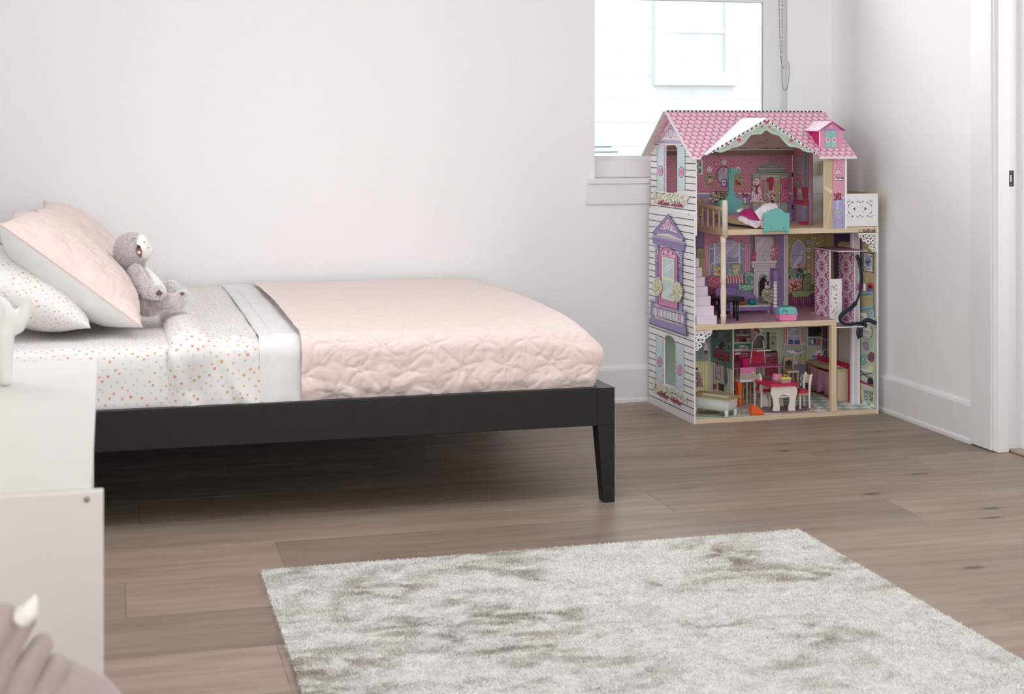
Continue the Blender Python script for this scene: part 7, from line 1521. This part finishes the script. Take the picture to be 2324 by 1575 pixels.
# vanity desk, vanity mirror, magenta box, doll chair
DYC = .305; dx0, dx1 = .272, HL(1776, 832, 1, .27).x; dzt = HL(1720, 832, 1, .262).z
vd = toy('toy_desk', 'pink topped toy desk standing behind the bathroom partition', 'desk', (dx0+dx1)/2, DYC, F1)
hw_ = (dx1-dx0)/2; MB().prism([(-hw_, -.045), (hw_-.004, -.045), (hw_, -.035), (hw_-.03, .065), (-hw_+.02, .065)], [], lambda a, b, w: Vector((a, b, dzt-F1-.006+w)), .006).build('desk_top', 'desk', vd, .001)
for sx, sy in ((-.085, -.03), (.040, .052), (.062, .045), (-.085, .05)): tb_(vd, 'leg', (sx, sy, 0), (sx+.007, sy+.007, dzt-F1-.006), 'railwood')
tb_(vd, 'shelf', (-hw_+.01, -.02, (dzt-F1)*.62), (.02, .055, (dzt-F1)*.62+.004), 'toywhite')
vm = toy('toy_vanity_mirror', 'white toy vanity with arched mirror standing on the pink desk', 'mirror', HL(1720, 815, 1, .335).x, .335, dzt)
VO = Vector((HL(1720, 815, 1, .335).x, .335, dzt)); qv = lambda u, v, dy=0: HL(u, v, 1, .335+dy)-VO
def CD(x, y): return (1640+x/10.5, 740+y/10.5)
def vbar(name, pts, w, mat='toywhite'):
    for p0, p1 in zip(pts, pts[1:]): MB().bar(qv(*CD(*p0)), qv(*CD(*p1)), w, .006, (0, 1, 0)).build(name, mat, vm)
lg0 = qv(*CD(650, 720)); dzb = -qv(*CD(1020, 855)).z
for nm_, P_ in (('leg', [(720, 340), (650, 735)]), ('leg', [(960, 330), (1015, 850)])):
    p0, p1 = qv(*CD(*P_[0])), qv(*CD(*P_[1])); p1.z = 0; MB().bar(p0, p1, .0028, .006, (0, 1, 0)).build(nm_, 'toywhite', vm)
AR = [CD(880+(-150 if False else 0)+128*math.cos(PI-PI*i/10), 330-130*math.sin(PI*i/10)) for i in range(11)]
ma = MB()
for p0, p1 in zip(AR, AR[1:]): ma.bar(qv(*p0), qv(*p1), .0026, .014, (0, 1, 0))
ma.build('arch_frame', 'toywhite', vm)
mo = [qv(*CD(880+115*math.cos(PI*i/10), 330-118*math.sin(PI*i/10))) for i in range(11)]+[qv(*CD(715, 525)), qv(*CD(960, 520))]
gm = MB().prism([(p.x, p.z) for p in mo], [], lambda a_, b_, w: Vector((a_, .003+w, b_)), .002).build('mirror_glass', plain('toy_mirror', (92, 92, 100), .15, .08, 20, 0, .001, .8, .6), vm)
t0, t1 = qv(*CD(610, 555)), qv(*CD(985, 555)); tz = t0.z
MB().prism([(t0.x, 0), (t0.x+.020, -.040), (t1.x+.012, -.040), (t1.x, 0)], [], lambda a_, b_, w: Vector((a_, b_, tz-.004+w)), .004).build('tray', 'lav', vm, .0008)
MB().prism([(t0.x+.020, -.041), (t1.x+.012, -.041), (t1.x+.012, -.043), (t0.x+.020, -.043)], [], lambda a_, b_, w: Vector((a_, b_, tz-.004+w)), .006).build('tray_edge', 'toywhite', vm)
bp_ = [qv(*CD(*p)) for p in ((665, 610), (990, 600), (1005, 850), (640, 730))]; bp_[2].z = .001; bp_[3].z = .001
MB().prism([(p.x, p.z) for p in bp_], [], lambda a_, b_, w: Vector((a_, .004+w, b_)), .003).build('back_panel', 'red', vm)
pd_ = qv(*CD(772, 690), -.02); MB().sphere(pd_, (.0048, .0022, .0062), 14, 10).build('hand_mirror', 'tealdark', vm); MB().sphere(pd_+Vector((0, -.0018, .001)), (.0028, .0012, .0034), 10, 8).build('hand_mirror_glass', 'eye', vm)
BXO = HL(1692, 829, 1, .268); mbx = toy('magenta_box', 'open magenta toy box on the pink desk', 'box', BXO.x, .275, dzt)
bwid = .0225; mb = MB().prism(rect(-bwid*.62, -.012, bwid*.62, .020), [rect(-bwid*.62+.0015, -.0105, bwid*.62-.0015, .0185)], lambda a_, b_, w: Vector((a_, b_, w)), .0355); mb.box((-bwid*.62, -.012, 0), (bwid*.62, .02, .0015)); mb.build('box_body', 'hotpink', mbx)
MB().box((-bwid*.62-.001, -.0135, .024), (bwid*.62+.001, -.012, .0355)).build('front_flap', 'hotpink', mbx); MB().hexa([Vector((-.015, .021, .030)), Vector((.004, .021, .030)), Vector((.004, .023, .030)), Vector((-.015, .023, .030))], [Vector((-.017, .026, .043)), Vector((.004, .026, .043)), Vector((.004, .028, .043)), Vector((-.017, .028, .043))]).build('rear_flap', 'hotpink', mbx)
MB().sphere((0, -.0137, .030), (.0016, .0008, .0016), 8, 6).build('clasp', 'red', mbx)
dcx = HL(1696, 850, 1, .215); dc = toy('doll_chair', 'pink backed doll chair pulled up to the pink desk', 'chair', dcx.x+.004, .235, F1)
cz0 = HL(1696, 866, 1, .215).z-F1; cz1 = HL(1696, 848, 1, .215).z-F1; cz2 = HL(1696, 833.5, 1, .215).z-F1
tb_(dc, 'backrest', (-.036, -.022, cz1), (.034, -.016, cz2), 'pink', .001); MB().prism(rect(-.036, cz0+.006, .034, cz1), [rect(-.0335, cz0+.008, .0315, cz1-.002)], lambda a_, b_, w: Vector((a_, -.020+w, b_)), .003).build('back_frame', 'lav', dc); tb_(dc, 'back_pane', (-.034, -.0195, cz0+.007), (.032, -.0180, cz1-.001), 'clear', 0)
tb_(dc, 'seat', (-.038, -.024, cz0-.001), (.044, .028, cz0+.006), 'toywhite', .001)
for sx, sy in ((-.006, -.016), (.026, -.016), (-.006, .02), (.026, .02)): tb_(dc, 'leg', (sx, sy, 0), (sx+.0068, sy+.0068, cz0), 'railwood')
MB().prism([(-.040, 0), (-.027, 0), (-.029, cz0-.001), (-.046, cz0-.001)], [], lambda a_, b_, w: Vector((a_, -.020+w, b_)), .034).build('side_panel', 'orange', dc)
# dining table and two chairs
TX = HL(1779.5, 934, 2, F1).x; TY = .058; tt = toy('toy_dining_table', 'raspberry topped toy dining table on white arched legs', 'table', TX, TY, F1)
q2 = lambda u, v, y=TY: HL(u, v, 1, y)-Vector((TX, TY, F1))
legpx = [(1754, 933), (1756, 920), (1755, 908), (1750.5, 895), (1750, 887), (1752.5, 879), (1757, 876), (1805, 876), (1808.5, 880), (1810, 888), (1808, 897), (1804.5, 908), (1804, 920), (1805.5, 934), (1790, 934.5), (1789.5, 925), (1791, 918), (1793.5, 910), (1792, 902), (1786, 897), (1779, 896), (1772, 898), (1767.5, 904), (1767, 911), (1769, 918), (1770, 926), (1769, 933.5)]
LP = [(p.x, max(0.0, p.z)) for p in (q2(u, v) for u, v in legpx)]
for yy in (0, .105): MB().prism(LP, [], lambda a_, b_, w: Vector((a_, yy+w, b_)), .006).build('leg_panel', 'creamwood' if yy == 0 else 'creamwood', tt, .0006)
zt = q2(1780, 876).z; tp = [q2(u, v, TY-.004) for u, v in [(1747.5, 872), (1765, 876.5), (1788, 878), (1808, 877), (1814, 874)]]
xl, xr = tp[0].x, tp[-1].x
MB().prism([(xl-.012, .09), (xl-.005, .015), (xl+.004, -.004), (xl+.03, -.012), (xl+.055, -.012), (xr-.008, -.006), (xr+.002, .002), (xr+.005, .04), (xr+.002, .11), (xr-.01, .135), (xl+.01, .135), (xl-.008, .12)], [], lambda a_, b_, w: Vector((a_, b_, zt+w)), .0095).build('table_top', 'red', tt, .0015)
tb_(tt, 'stretcher', (-.02, .006, .055), (.02, .105, .062), 'creamwood')
def dchair(label, x, y, flip, rz):
    t = toy('toy_dining_chair', label, 'chair', x, y, F1, rz, 'toy dining chairs'); s = -1 if flip else 1; H_ = .142; D0 = .060
    P = [(-.010, 0), (-.0035, 0), (-.001, .05), (-.002, .095), (-.0045, .125), (-.009, .136), (-.0145, .142), (-.0185, .137), (-.0150, .12), (-.0105, .09), (-.0090, .05)]
    for yy in (-D0/2, D0/2-.006): MB().prism([(s*a_, b_) for a_, b_ in P], [], lambda a_, b_, w: Vector((a_, yy+w, b_)), .006).build('back_post', 'creamwood', t, .0008)
    MB().prism([(s*a_, b_) for a_, b_ in [(-.0135, .10), (-.0075, .10), (-.0115, .132), (-.0155, .134)]], [], lambda a_, b_, w: Vector((a_, -D0/2+.006+w, b_)), D0-.012).build('backrest', 'creamwood', t)
    x0, x1 = sorted((s*-.006, s*.040)); tb_(t, 'seat', (x0, -D0/2+.001, .064), (x1, D0/2-.001, .075), 'red', .0015)
    tb_(t, 'seat_rail', (x0, -D0/2+.003, .055), (x1, D0/2-.003, .064), 'railwood')
    x0, x1 = sorted((s*.030, s*.037))
    for yy in (-D0/2+.003, D0/2-.010): tb_(t, 'leg', (x0, yy, 0), (x1, yy+.007, .055), 'creamwood')
cl = HL(1730, 926, 2, F1); dchair('toy dining chair left of the raspberry table, its back to the orange wedge', cl.x+.003, .185, False, math.radians(4))
cr_ = HL(1834, 928, 2, F1); dchair('toy dining chair right of the raspberry table, next to the sink', cr_.x+.004, .115, True, math.radians(-3))
ck = toy('toy_cake', 'pink two layer toy cake on a grey plate on the raspberry table', 'cake', HL(1763, 858, 1, .135).x, .130, F1+zt+.0095)
MB().lathe([(.0235, 0), (.0245, .0035), (.0235, .0045), (.010, .0045)], 26).build('plate', 'grey', ck); MB().lathe([(.0205, .0046), (.0215, .006), (.0215, .0155), (.0205, .0165)], 26).build('cake_layer', 'cakepink', ck); MB().lathe([(.0185, .0166), (.0195, .018), (.0195, .0265), (.0185, .0278), (.004, .0278)], 26).build('cake_layer', 'cakepink', ck)
fb = toy('toy_food_box', 'clear toy food box with yellow handled lid on the raspberry table', 'box', HL(1784, 866, 1, .075).x, .080, F1+zt+.0095)
MB().prism(rrect(.0215, .013, .004), [], lambda a_, b_, w: Vector((a_*(.88 if w == 0 else 1), b_*(.88 if w == 0 else 1), w)), .0165).build('tray', 'clear', fb)
MB().prism(rrect(.0235, .0145, .003), [], lambda a_, b_, w: Vector((a_*(1 if w == 0 else .72), b_*(1 if w == 0 else .7), .0168+w)), .0055).build('lid', 'yellow', fb); MB().tube([(-.0075+.0015*0, 0, .022), (-.007, 0, .028), (-.003, 0, .0305), (.003, 0, .0305), (.007, 0, .028), (.0075, 0, .022)], .0017, 8).build('handle', 'yellow', fb)
# wooden high chair behind the table
hx_ = HL(1795, 850, 1, .30).x; hc = toy('toy_high_chair', 'plain wooden toy high chair behind the raspberry table', 'chair', hx_, .30, F1)
zz = lambda v: HL(1795, v, 1, .30).z-F1
for sx in (-.024, .018):
    tb_(hc, 'back_post', (sx, .02, 0), (sx+.007, .027, zz(812)), 'railwood'); tb_(hc, 'leg', (sx+.002, -.02, 0), (sx+.009, -.013, zz(842)), 'railwood')
tb_(hc, 'seat', (-.026, -.022, zz(844)), (.027, .027, zz(840)), 'pine'); tb_(hc, 'back_rail', (-.018, .021, zz(818)), (.018, .026, zz(812)), 'railwood'); MB().sphere((.0, .022, zz(825)), (.012, .004, .010), 12, 8).build('back_motif', 'navy', hc)
# sink cabinet
sk = toy('toy_sink_cabinet', 'wooden toy sink cabinet with pink gauze curtain and red splashback', 'cabinet', .722, .185, F1, math.radians(2))
SH = HL(1905, 838, 1, .19).z-F1; SLn = .255; SW = .050
tb_(sk, 'worktop', (-.004, -.004, SH-.006), (SW, SLn, SH), 'pine'); tb_(sk, 'floor_panel', (0, 0, 0), (SW, SLn-.006, .006), 'railwood'); tb_(sk, 'far_end', (0, SLn-.008, 0), (SW, SLn, SH-.006), 'railwood')
for i in range(5): tb_(sk, 'end_plank', (.0002+i*SW/5, 0, 0), ((i+1)*SW/5-.0004, .006, SH-.006), 'pinez', .0006)
tb_(sk, 'front_stile', (0, SLn-.022, 0), (.005, SLn, SH-.006), 'railwood'); tb_(sk, 'top_front_rail', (0, .006, SH-.014), (.005, SLn, SH-.006), 'railwood')
tb_(sk, 'splashback', (SW, -.006, 0), (SW+.006, SLn+.004, SH+.022), 'red', .002)
mb = MB(); n = 40; vs = []
for i in range(n+1):
    y = .006+(SLn-.034)*i/n; sag = .010*math.sin(PI*i/n)
    for k, (z, f) in enumerate(((SH-.016-sag*.6, .3), (SH*.5, .7), (.020+.006*math.sin(i*.4), 1.0))): vs.append((-.003-.0022*f*(1+math.sin(i*.55)+.3*math.sin(i*1.4)), y+.012*f*.3, z))
mb.add(vs, [(i*3+k, i*3+3+k, i*3+4+k, i*3+1+k) for i in range(n) for k in range(2)], True); cu_ = mb.build('curtain', 'cloth_pink', sk); md = cu_.modifiers.new('t', 'SOLIDIFY'); md.thickness = .0008
for y, r in ((.03, .003), (.055, .004), (.012, .0028)): MB().sphere((SW-.014, y, SH+r*.8), r, 10, 8).build('tap_bead', 'toywhite', sk)

# ---- middle floor toys
bt = toy('toy_round_table', 'black three legged round toy table behind the turned post', 'table', .205, .135, F2)
bz = HL(1650, 676, 1, .10).z-F2
MB().lathe([(.060, bz-.014), (.0665, bz-.013), (.0665, bz-.0035), (.066, bz-.001), (.050, bz)], 40).build('table_top', 'toyblack', bt)
for x, y in ((.020, -.045), (-.018, .045), (.040, .03)): MB().lathe([(.0048, 0), (.0058, bz-.012)], 12, Matrix.Translation((x, y, 0))).build('leg', 'toyblack', bt)
chx = .370; cy_ = .29; cs = toy('toy_chaise', 'purple toy chaise longue with mint cushion behind the black table', 'sofa', chx, cy_, F2)
CO = Vector((chx, cy_, F2)); q3 = lambda u, v, y=cy_: HL(u, v, 1, y)-CO
yb_ = cy_+.055; bkp = [(1625, 692), (1624, 660), (1628, 653), (1640, 651), (1662, 652), (1676, 658), (1684, 664), (1700, 666), (1714, 670), (1722, 680), (1727, 692)]
MB().prism([(p.x, p.z) for p in (q3(u, v, yb_) for u, v in bkp)], [], lambda a_, b_, w: Vector((a_, .055+w, b_)), .008).build('backrest', 'purple', cs, .001)
sz = q3(1700, 697).z; xl, xr = q3(1657, 700).x, q3(1747, 700).x
MB().prism([(xl, -.005), (xr, -.012), (xr-.01, .052), (xl-.03, .056), (xl-.03, .02)], [], lambda a_, b_, w: Vector((a_, b_, sz-.0135+w)), .0145).build('seat_frame', 'purple', cs, .0012)
MB().prism([(xl+.006, -.003), (xr-.004, -.010), (xr-.014, .048), (xl-.02, .050)], [], lambda a_, b_, w: Vector((a_, b_, sz+.001+w)), .0075).build('cushion', 'mint', cs, .003)
tb_(cs, 'arm', (xl-.004, -.006, sz-.0135), (xl+.003, .05, sz+.03), 'purple', .002)
for x, y in ((xl+.004, .003), (xr-.012, -.004), (xl-.02, .045), (xr-.022, .04)): MB().hexa([Vector((x+.0015, y+.001, 0)), Vector((x+.0065, y+.001, 0)), Vector((x+.0065, y+.006, 0)), Vector((x+.0015, y+.006, 0))], [Vector((x, y, sz-.0135)), Vector((x+.009, y, sz-.0135)), Vector((x+.009, y+.009, sz-.0135)), Vector((x, y+.009, sz-.0135))]).build('leg', 'pinez', cs)
MB().sphere(q3(1671, 666, cy_+.054), (.003, .0015, .002), 8, 6).build('button', 'eye', cs)
bz_ = sz+.0085; tbear = toy('brown_toy', 'little brown toy animal lying on the chaise cushion', 'toy', chx+q3(1688, 690).x, cy_+.012, F2+bz_)
remesh_blob('body', [([(-.024, .004, .004), (-.010, .002, .006), (.004, 0, .0085)], [.003, .0045, .008]), ([(.0, 0, .008), (.006, -.004, .015)], [.005, .004]), ([(-.004, 0, .006), (-.006, .006, .017)], [.004, .002])], .0016, 'toybrown', tbear, 2, [((.010, 0, .010), (.0095, .008, .0095))])
cup = toy('teal_cup', 'dark teal oval cup standing on the chaise cushion', 'cup', chx+q3(1709, 688).x, cy_+.010, F2+bz_)
MB().lathe([(.0135, 0), (.0160, .002), (.0165, .022), (.0150, .0225), (.0140, .006), (.003, .004)], 26, Matrix.Diagonal((1, .75, 1, 1))).build('cup_body', 'tealdark', cup); MB().lathe([(.0168, .0195), (.0174, .021), (.0168, .0228)], 26, Matrix.Diagonal((1, .75, 1, 1))).build('cup_rim', 'tealdark', cup)
# standard lamp
lx = HL(1760.5, 703, 1, .27).x; lp = toy('toy_floor_lamp', 'toy floor lamp with purple shade and white bead stem', 'lamp', lx, .275, F2)
q4 = lambda v: HL(1760, v, 1, .275).z-F2
z0_, z1_ = q4(636), q4(612)
MB().lathe([(.0165, 0), (.0165, .006), (.0145, .018), (.009, .0195)], 22).build('base', 'purple', lp)
nb_ = 8; zb0 = .019
for i in range(nb_): h = (z0_-zb0)/nb_; MB().sphere((0, 0, zb0+h*(i+.5)), (.0098, .0098, h*.56), 14, 8).build('stem_bead', 'toywhite', lp)
MB().lathe([(.0205, z0_-.001), (.0215, z0_), (.0165, z1_-.002), (.0155, z1_), (.004, z1_)], 26).build('shade', 'purple', lp)
# teal and pink case
kx = HL(1785, 727, 2, F2); kc = toy('toy_carrier', 'toy pet carrier with teal domed lid and pink base at the front edge', 'box', kx.x, .040, F2, math.radians(-4))
def loft(rs): N = len(rs[0]); return MB().add([p for r in rs for p in r], [(i*N+k, i*N+(k+1) % N, (i+1)*N+(k+1) % N, (i+1)*N+k) for i in range(len(rs)-1) for k in range(N)]+[tuple(range(N-1, -1, -1)), tuple(range((len(rs)-1)*N, len(rs)*N))])
RRc = lambda a_, b_, z, r=.006: [Vector((x, y, z)) for x, y in rrect(a_, b_, r)]
loft([RRc(.0325, .022, 0), RRc(.036, .0245, .004), RRc(.0385, .027, .0275)]).build('base', 'pink', kc, .0015)
loft([RRc(.0405, .029, .0278), RRc(.0405, .029, .031), RRc(.0385, .027, .0315), RRc(.0365, .024, .047), RRc(.033, .0205, .0535), RRc(.026, .014, .055)]).build('lid', 'teal', kc, .001)
MB().tube([(-.018, 0, .0545), (-.016, 0, .058), (.012, 0, .058), (.014, 0, .0545)], .0022, 8).build('carry_handle', 'tealdark', kc)
for r_ in (.0125, .0085): MB().tube([(-.018+r_*math.cos(PI*i/10), -.0278+.003*math.sin(PI*i/10), .033+r_*math.sin(PI*i/10)) for i in range(11)], .0010, 6).build('arch_ridge', 'tealdark', kc)
tb_(kc, 'latch', (.0395, -.006, .024), (.0435, .004, .034), 'hotpink')

# ---- top floor toys
ang = math.atan2(.26-(-.012), .268-.352); bh = Vector((.268, .262, F3+.002)); bfp = Vector((.352, -.013, F3-.016))
axis = (Vector((bfp.x, bfp.y, 0))-Vector((bh.x, bh.y, 0))); BLn = axis.length; rzb = math.atan2(axis.y, axis.x)
gb = toy('giraffe_toy_bed', 'wooden doll bed with teal giraffe headboard on the top floor', 'bed', bh.x, bh.y, F3, rzb)
# giraffe board is upright, facing the front
rot = Matrix.Rotation(-rzb, 4, 'Z'); GO = Vector((bh.x, bh.y, F3))
def gl3(p): return rot @ (p-GO)
def CA(x, y): return (1560+x/6.847, 330+y/6.847)
gpx = [(495, 1265), (500, 850), (585, 850), (600, 815), (630, 780), (645, 700), (640, 390), (650, 360), (680, 345), (710, 348), (750, 378), (790, 390), (808, 368), (828, 375), (832, 415), (800, 425), (760, 430), (728, 455), (718, 480), (722, 700), (745, 790), (790, 830), (820, 850), (868, 852), (868, 1262)]
gpts = [HL(*CA(x, y), 1, .262) for x, y in gpx]
MB().add([gl3(p) for p in gpts]+[gl3(p+Vector((0, .010, 0))) for p in gpts], [tuple(range(len(gpts))), tuple(range(2*len(gpts)-1, len(gpts)-1, -1))]+[(i, (i+1) % len(gpts), len(gpts)+(i+1) % len(gpts), len(gpts)+i) for i in range(len(gpts))]).build('giraffe_headboard', 'teal', gb)
ear = [HL(*CA(x, y), 1, .258) for x, y in [(668, 380), (700, 365), (735, 385), (790, 405), (828, 398), (825, 425), (790, 432), (745, 440), (715, 468), (690, 470), (672, 440)]]
MB().add([gl3(p) for p in ear]+[gl3(p+Vector((0, .004, 0))) for p in ear], [tuple(range(len(ear))), tuple(range(2*len(ear)-1, len(ear)-1, -1))]+[(i, (i+1) % len(ear), len(ear)+(i+1) % len(ear), len(ear)+i) for i in range(len(ear))]).build('giraffe_head', 'teal', gb)
ey = HL(*CA(683, 525), 1, .259); MB().sphere(gl3(ey), (.0016, .0016, .002), 8, 6).build('screw', 'eye', gb)
hw2 = .042
zA, zB = .028, .020
for sy in (-1, 1): MB().bar((.004, sy*hw2, zA), (BLn-.024, sy*hw2, zB-.004), .007, .026, (0, 0, 1)).build('side_rail', 'pine', gb)
MB().hexa([Vector((.0, -hw2, zA-.008)), Vector((BLn-.024, -hw2, zB-.012)), Vector((BLn-.024, hw2, zB-.012)), Vector((0, hw2, zA-.008))], [Vector((.0, -hw2, zA-.003)), Vector((BLn-.024, -hw2, zB-.007)), Vector((BLn-.024, hw2, zB-.007)), Vector((0, hw2, zA-.003))]).build('bed_base', 'railwood', gb)
MB().hexa([Vector((.004, -hw2+.003, zA-.003)), Vector((BLn-.026, -hw2+.003, zB-.007)), Vector((BLn-.026, hw2-.003, zB-.007)), Vector((.004, hw2-.003, zA-.003))], [Vector((.004, -hw2+.003, zA+.018)), Vector((BLn-.026, -hw2+.003, zB+.014)), Vector((BLn-.026, hw2-.003, zB+.014)), Vector((.004, hw2-.003, zA+.018))]).build('bed_mattress', 'cakepink', gb, .004)
fpx = [(1192, 1370), (1192, 1048), (1250, 1048), (1275, 1030), (1320, 995), (1385, 980), (1450, 990), (1490, 1020), (1520, 1045), (1588, 1048), (1588, 1368), (1560, 1362), (1530, 1330), (1475, 1325), (1300, 1328), (1260, 1335), (1225, 1362)]
fpp = [HL(*CA(x, y), 1, -.018) for x, y in fpx]
MB().add([gl3(p) for p in fpp]+[gl3(p+Vector((0, .009, 0))) for p in fpp], [tuple(range(len(fpp))), tuple(range(2*len(fpp)-1, len(fpp)-1, -1))]+[(i, (i+1) % len(fpp), len(fpp)+(i+1) % len(fpp), len(fpp)+i) for i in range(len(fpp))]).build('footboard', 'teal', gb, .0008)
for x, y in ((1300, 1287), (1493, 1283)): MB().sphere(gl3(HL(*CA(x, y), 1, -.0185)), (.0030, .0030, .0030), 10, 8).build('screw', 'steel', gb)
# cloths tossed on the bed: outline in the photograph gives the shape, built as crumpled sheets with thickness
def crumple(name, label, px, y0, y1, mat, amp, seed, fr=60):
    cx = sum(p[0] for p in px)/len(px); cy = sum(p[1] for p in px)/len(px); o3 = HL(*CA(cx, cy), 1, (y0+y1)/2); root = toy(name, label, 'cloth', o3.x, o3.y, o3.z)
    ring = []; n = len(px)
    for i in range(n):
        for k in range(6): t = k/6; ring.append((px[i][0]+(px[(i+1) % n][0]-px[i][0])*t, px[i][1]+(px[(i+1) % n][1]-px[i][1])*t))
    ys_ = [p[1] for p in px]; yt, yb2 = min(ys_), max(ys_); R_ = 9; vs = []; N = len(ring)
    for r in range(R_+1):
        k = r/R_
        for x, y in ring:
            xx, yy = cx+(x-cx)*k, cy+(y-cy)*k; dep = y0+(y1-y0)*(1-(yy-yt)/(yb2-yt)) - .012*(1-k*k) + amp*(float(fbm(np.array(xx/fr+seed), np.array(yy/fr), 3, seed))-.5)
            vs.append(HL(*CA(xx, yy), 1, dep)-o3)
    fs = [(r*N+i, r*N+(i+1) % N, (r+1)*N+(i+1) % N, (r+1)*N+i) for r in range(R_) for i in range(N)]
    o = MB().add(vs, fs, True).build('cloth_body', mat, root); md = o.modifiers.new('t', 'SOLIDIFY'); md.thickness = .003; md.offset = -1
    return root
crumple('white_doll_cloth', 'white doll blanket heaped behind the teal footboard', [(1045, 1025), (1120, 960), (1200, 905), (1290, 890), (1370, 900), (1405, 935), (1410, 985), (1320, 1010), (1260, 1060), (1200, 1100), (1180, 1165), (1130, 1165), (1080, 1090)], .015, .06, 'cloth_white', .05, 5, 120)
crumple('magenta_doll_cloth', 'magenta doll cloth lying across the giraffe bed', [(815, 1065), (850, 1020), (910, 1000), (980, 990), (1035, 1030), (1070, 1080), (1130, 1155), (1060, 1160), (980, 1140), (900, 1100), (820, 1085)], .025, .10, 'cloth_magenta', .03, 9, 70)
crumple('pale_doll_sheet', 'pale pink doll sheet hanging over the side of the giraffe bed', [(785, 1125), (800, 1100), (840, 1092), (900, 1105), (980, 1140), (1060, 1158), (1180, 1175), (1140, 1240), (1085, 1285), (1040, 1275), (940, 1235), (850, 1190), (795, 1165)], .0, .055, 'lav', .02, 12, 90)
crumple('gauze_scrap', 'small scrap of pale gauze at the giraffe headboard', [(755, 1005), (800, 985), (840, 965), (880, 985), (850, 1020), (810, 1045), (765, 1035)], .09, .11, 'cloth_white', .02, 15, 40)
# hanging picture lamp
hp_ = HL(1643, 415, 1, .30); hgp = toy('hanging_picture', 'small purple framed picture hanging on a pink cord before the mirror', 'picture', hp_.x, .30, hp_.z)
q5 = lambda u, v: HL(u, v, 1, .30)-Vector((hp_.x, .30, hp_.z))
A0, A1 = q5(1636.5, 424.5), q5(1649.5, 405.5)
MB().prism(rect(A0.x, A0.z, A1.x, A1.z), [rect(A0.x+.0045, A0.z+.0055, A1.x-.0045, A1.z-.0055)], lambda a_, b_, w: Vector((a_, w-.002, b_)), .004).build('frame', 'purple', hgp, .0008)
tb_(hgp, 'picture_card', (A0.x+.004, 0, A0.z+.005), (A1.x-.004, .0012, A1.z-.005), 'cloth_white', 0); MB().sphere((.0, -.0006, .0005), (.0030, .0010, .0042), 10, 8).build('painted_flower', 'eye', hgp)
tpz = q5(1642.5, 376); MB().tube([(0, 0, A1.z-.001), (tpz.x*.5, 0, A1.z*.5+tpz.z*.5), (tpz.x, 0, tpz.z), (tpz.x, .06, 1.048-hp_.z)], .0010, 6).build('cord', 'cloth_magenta', hgp); MB().sphere(tpz, .0022, 8, 6).build('cord_bead', 'toywhite', hgp)
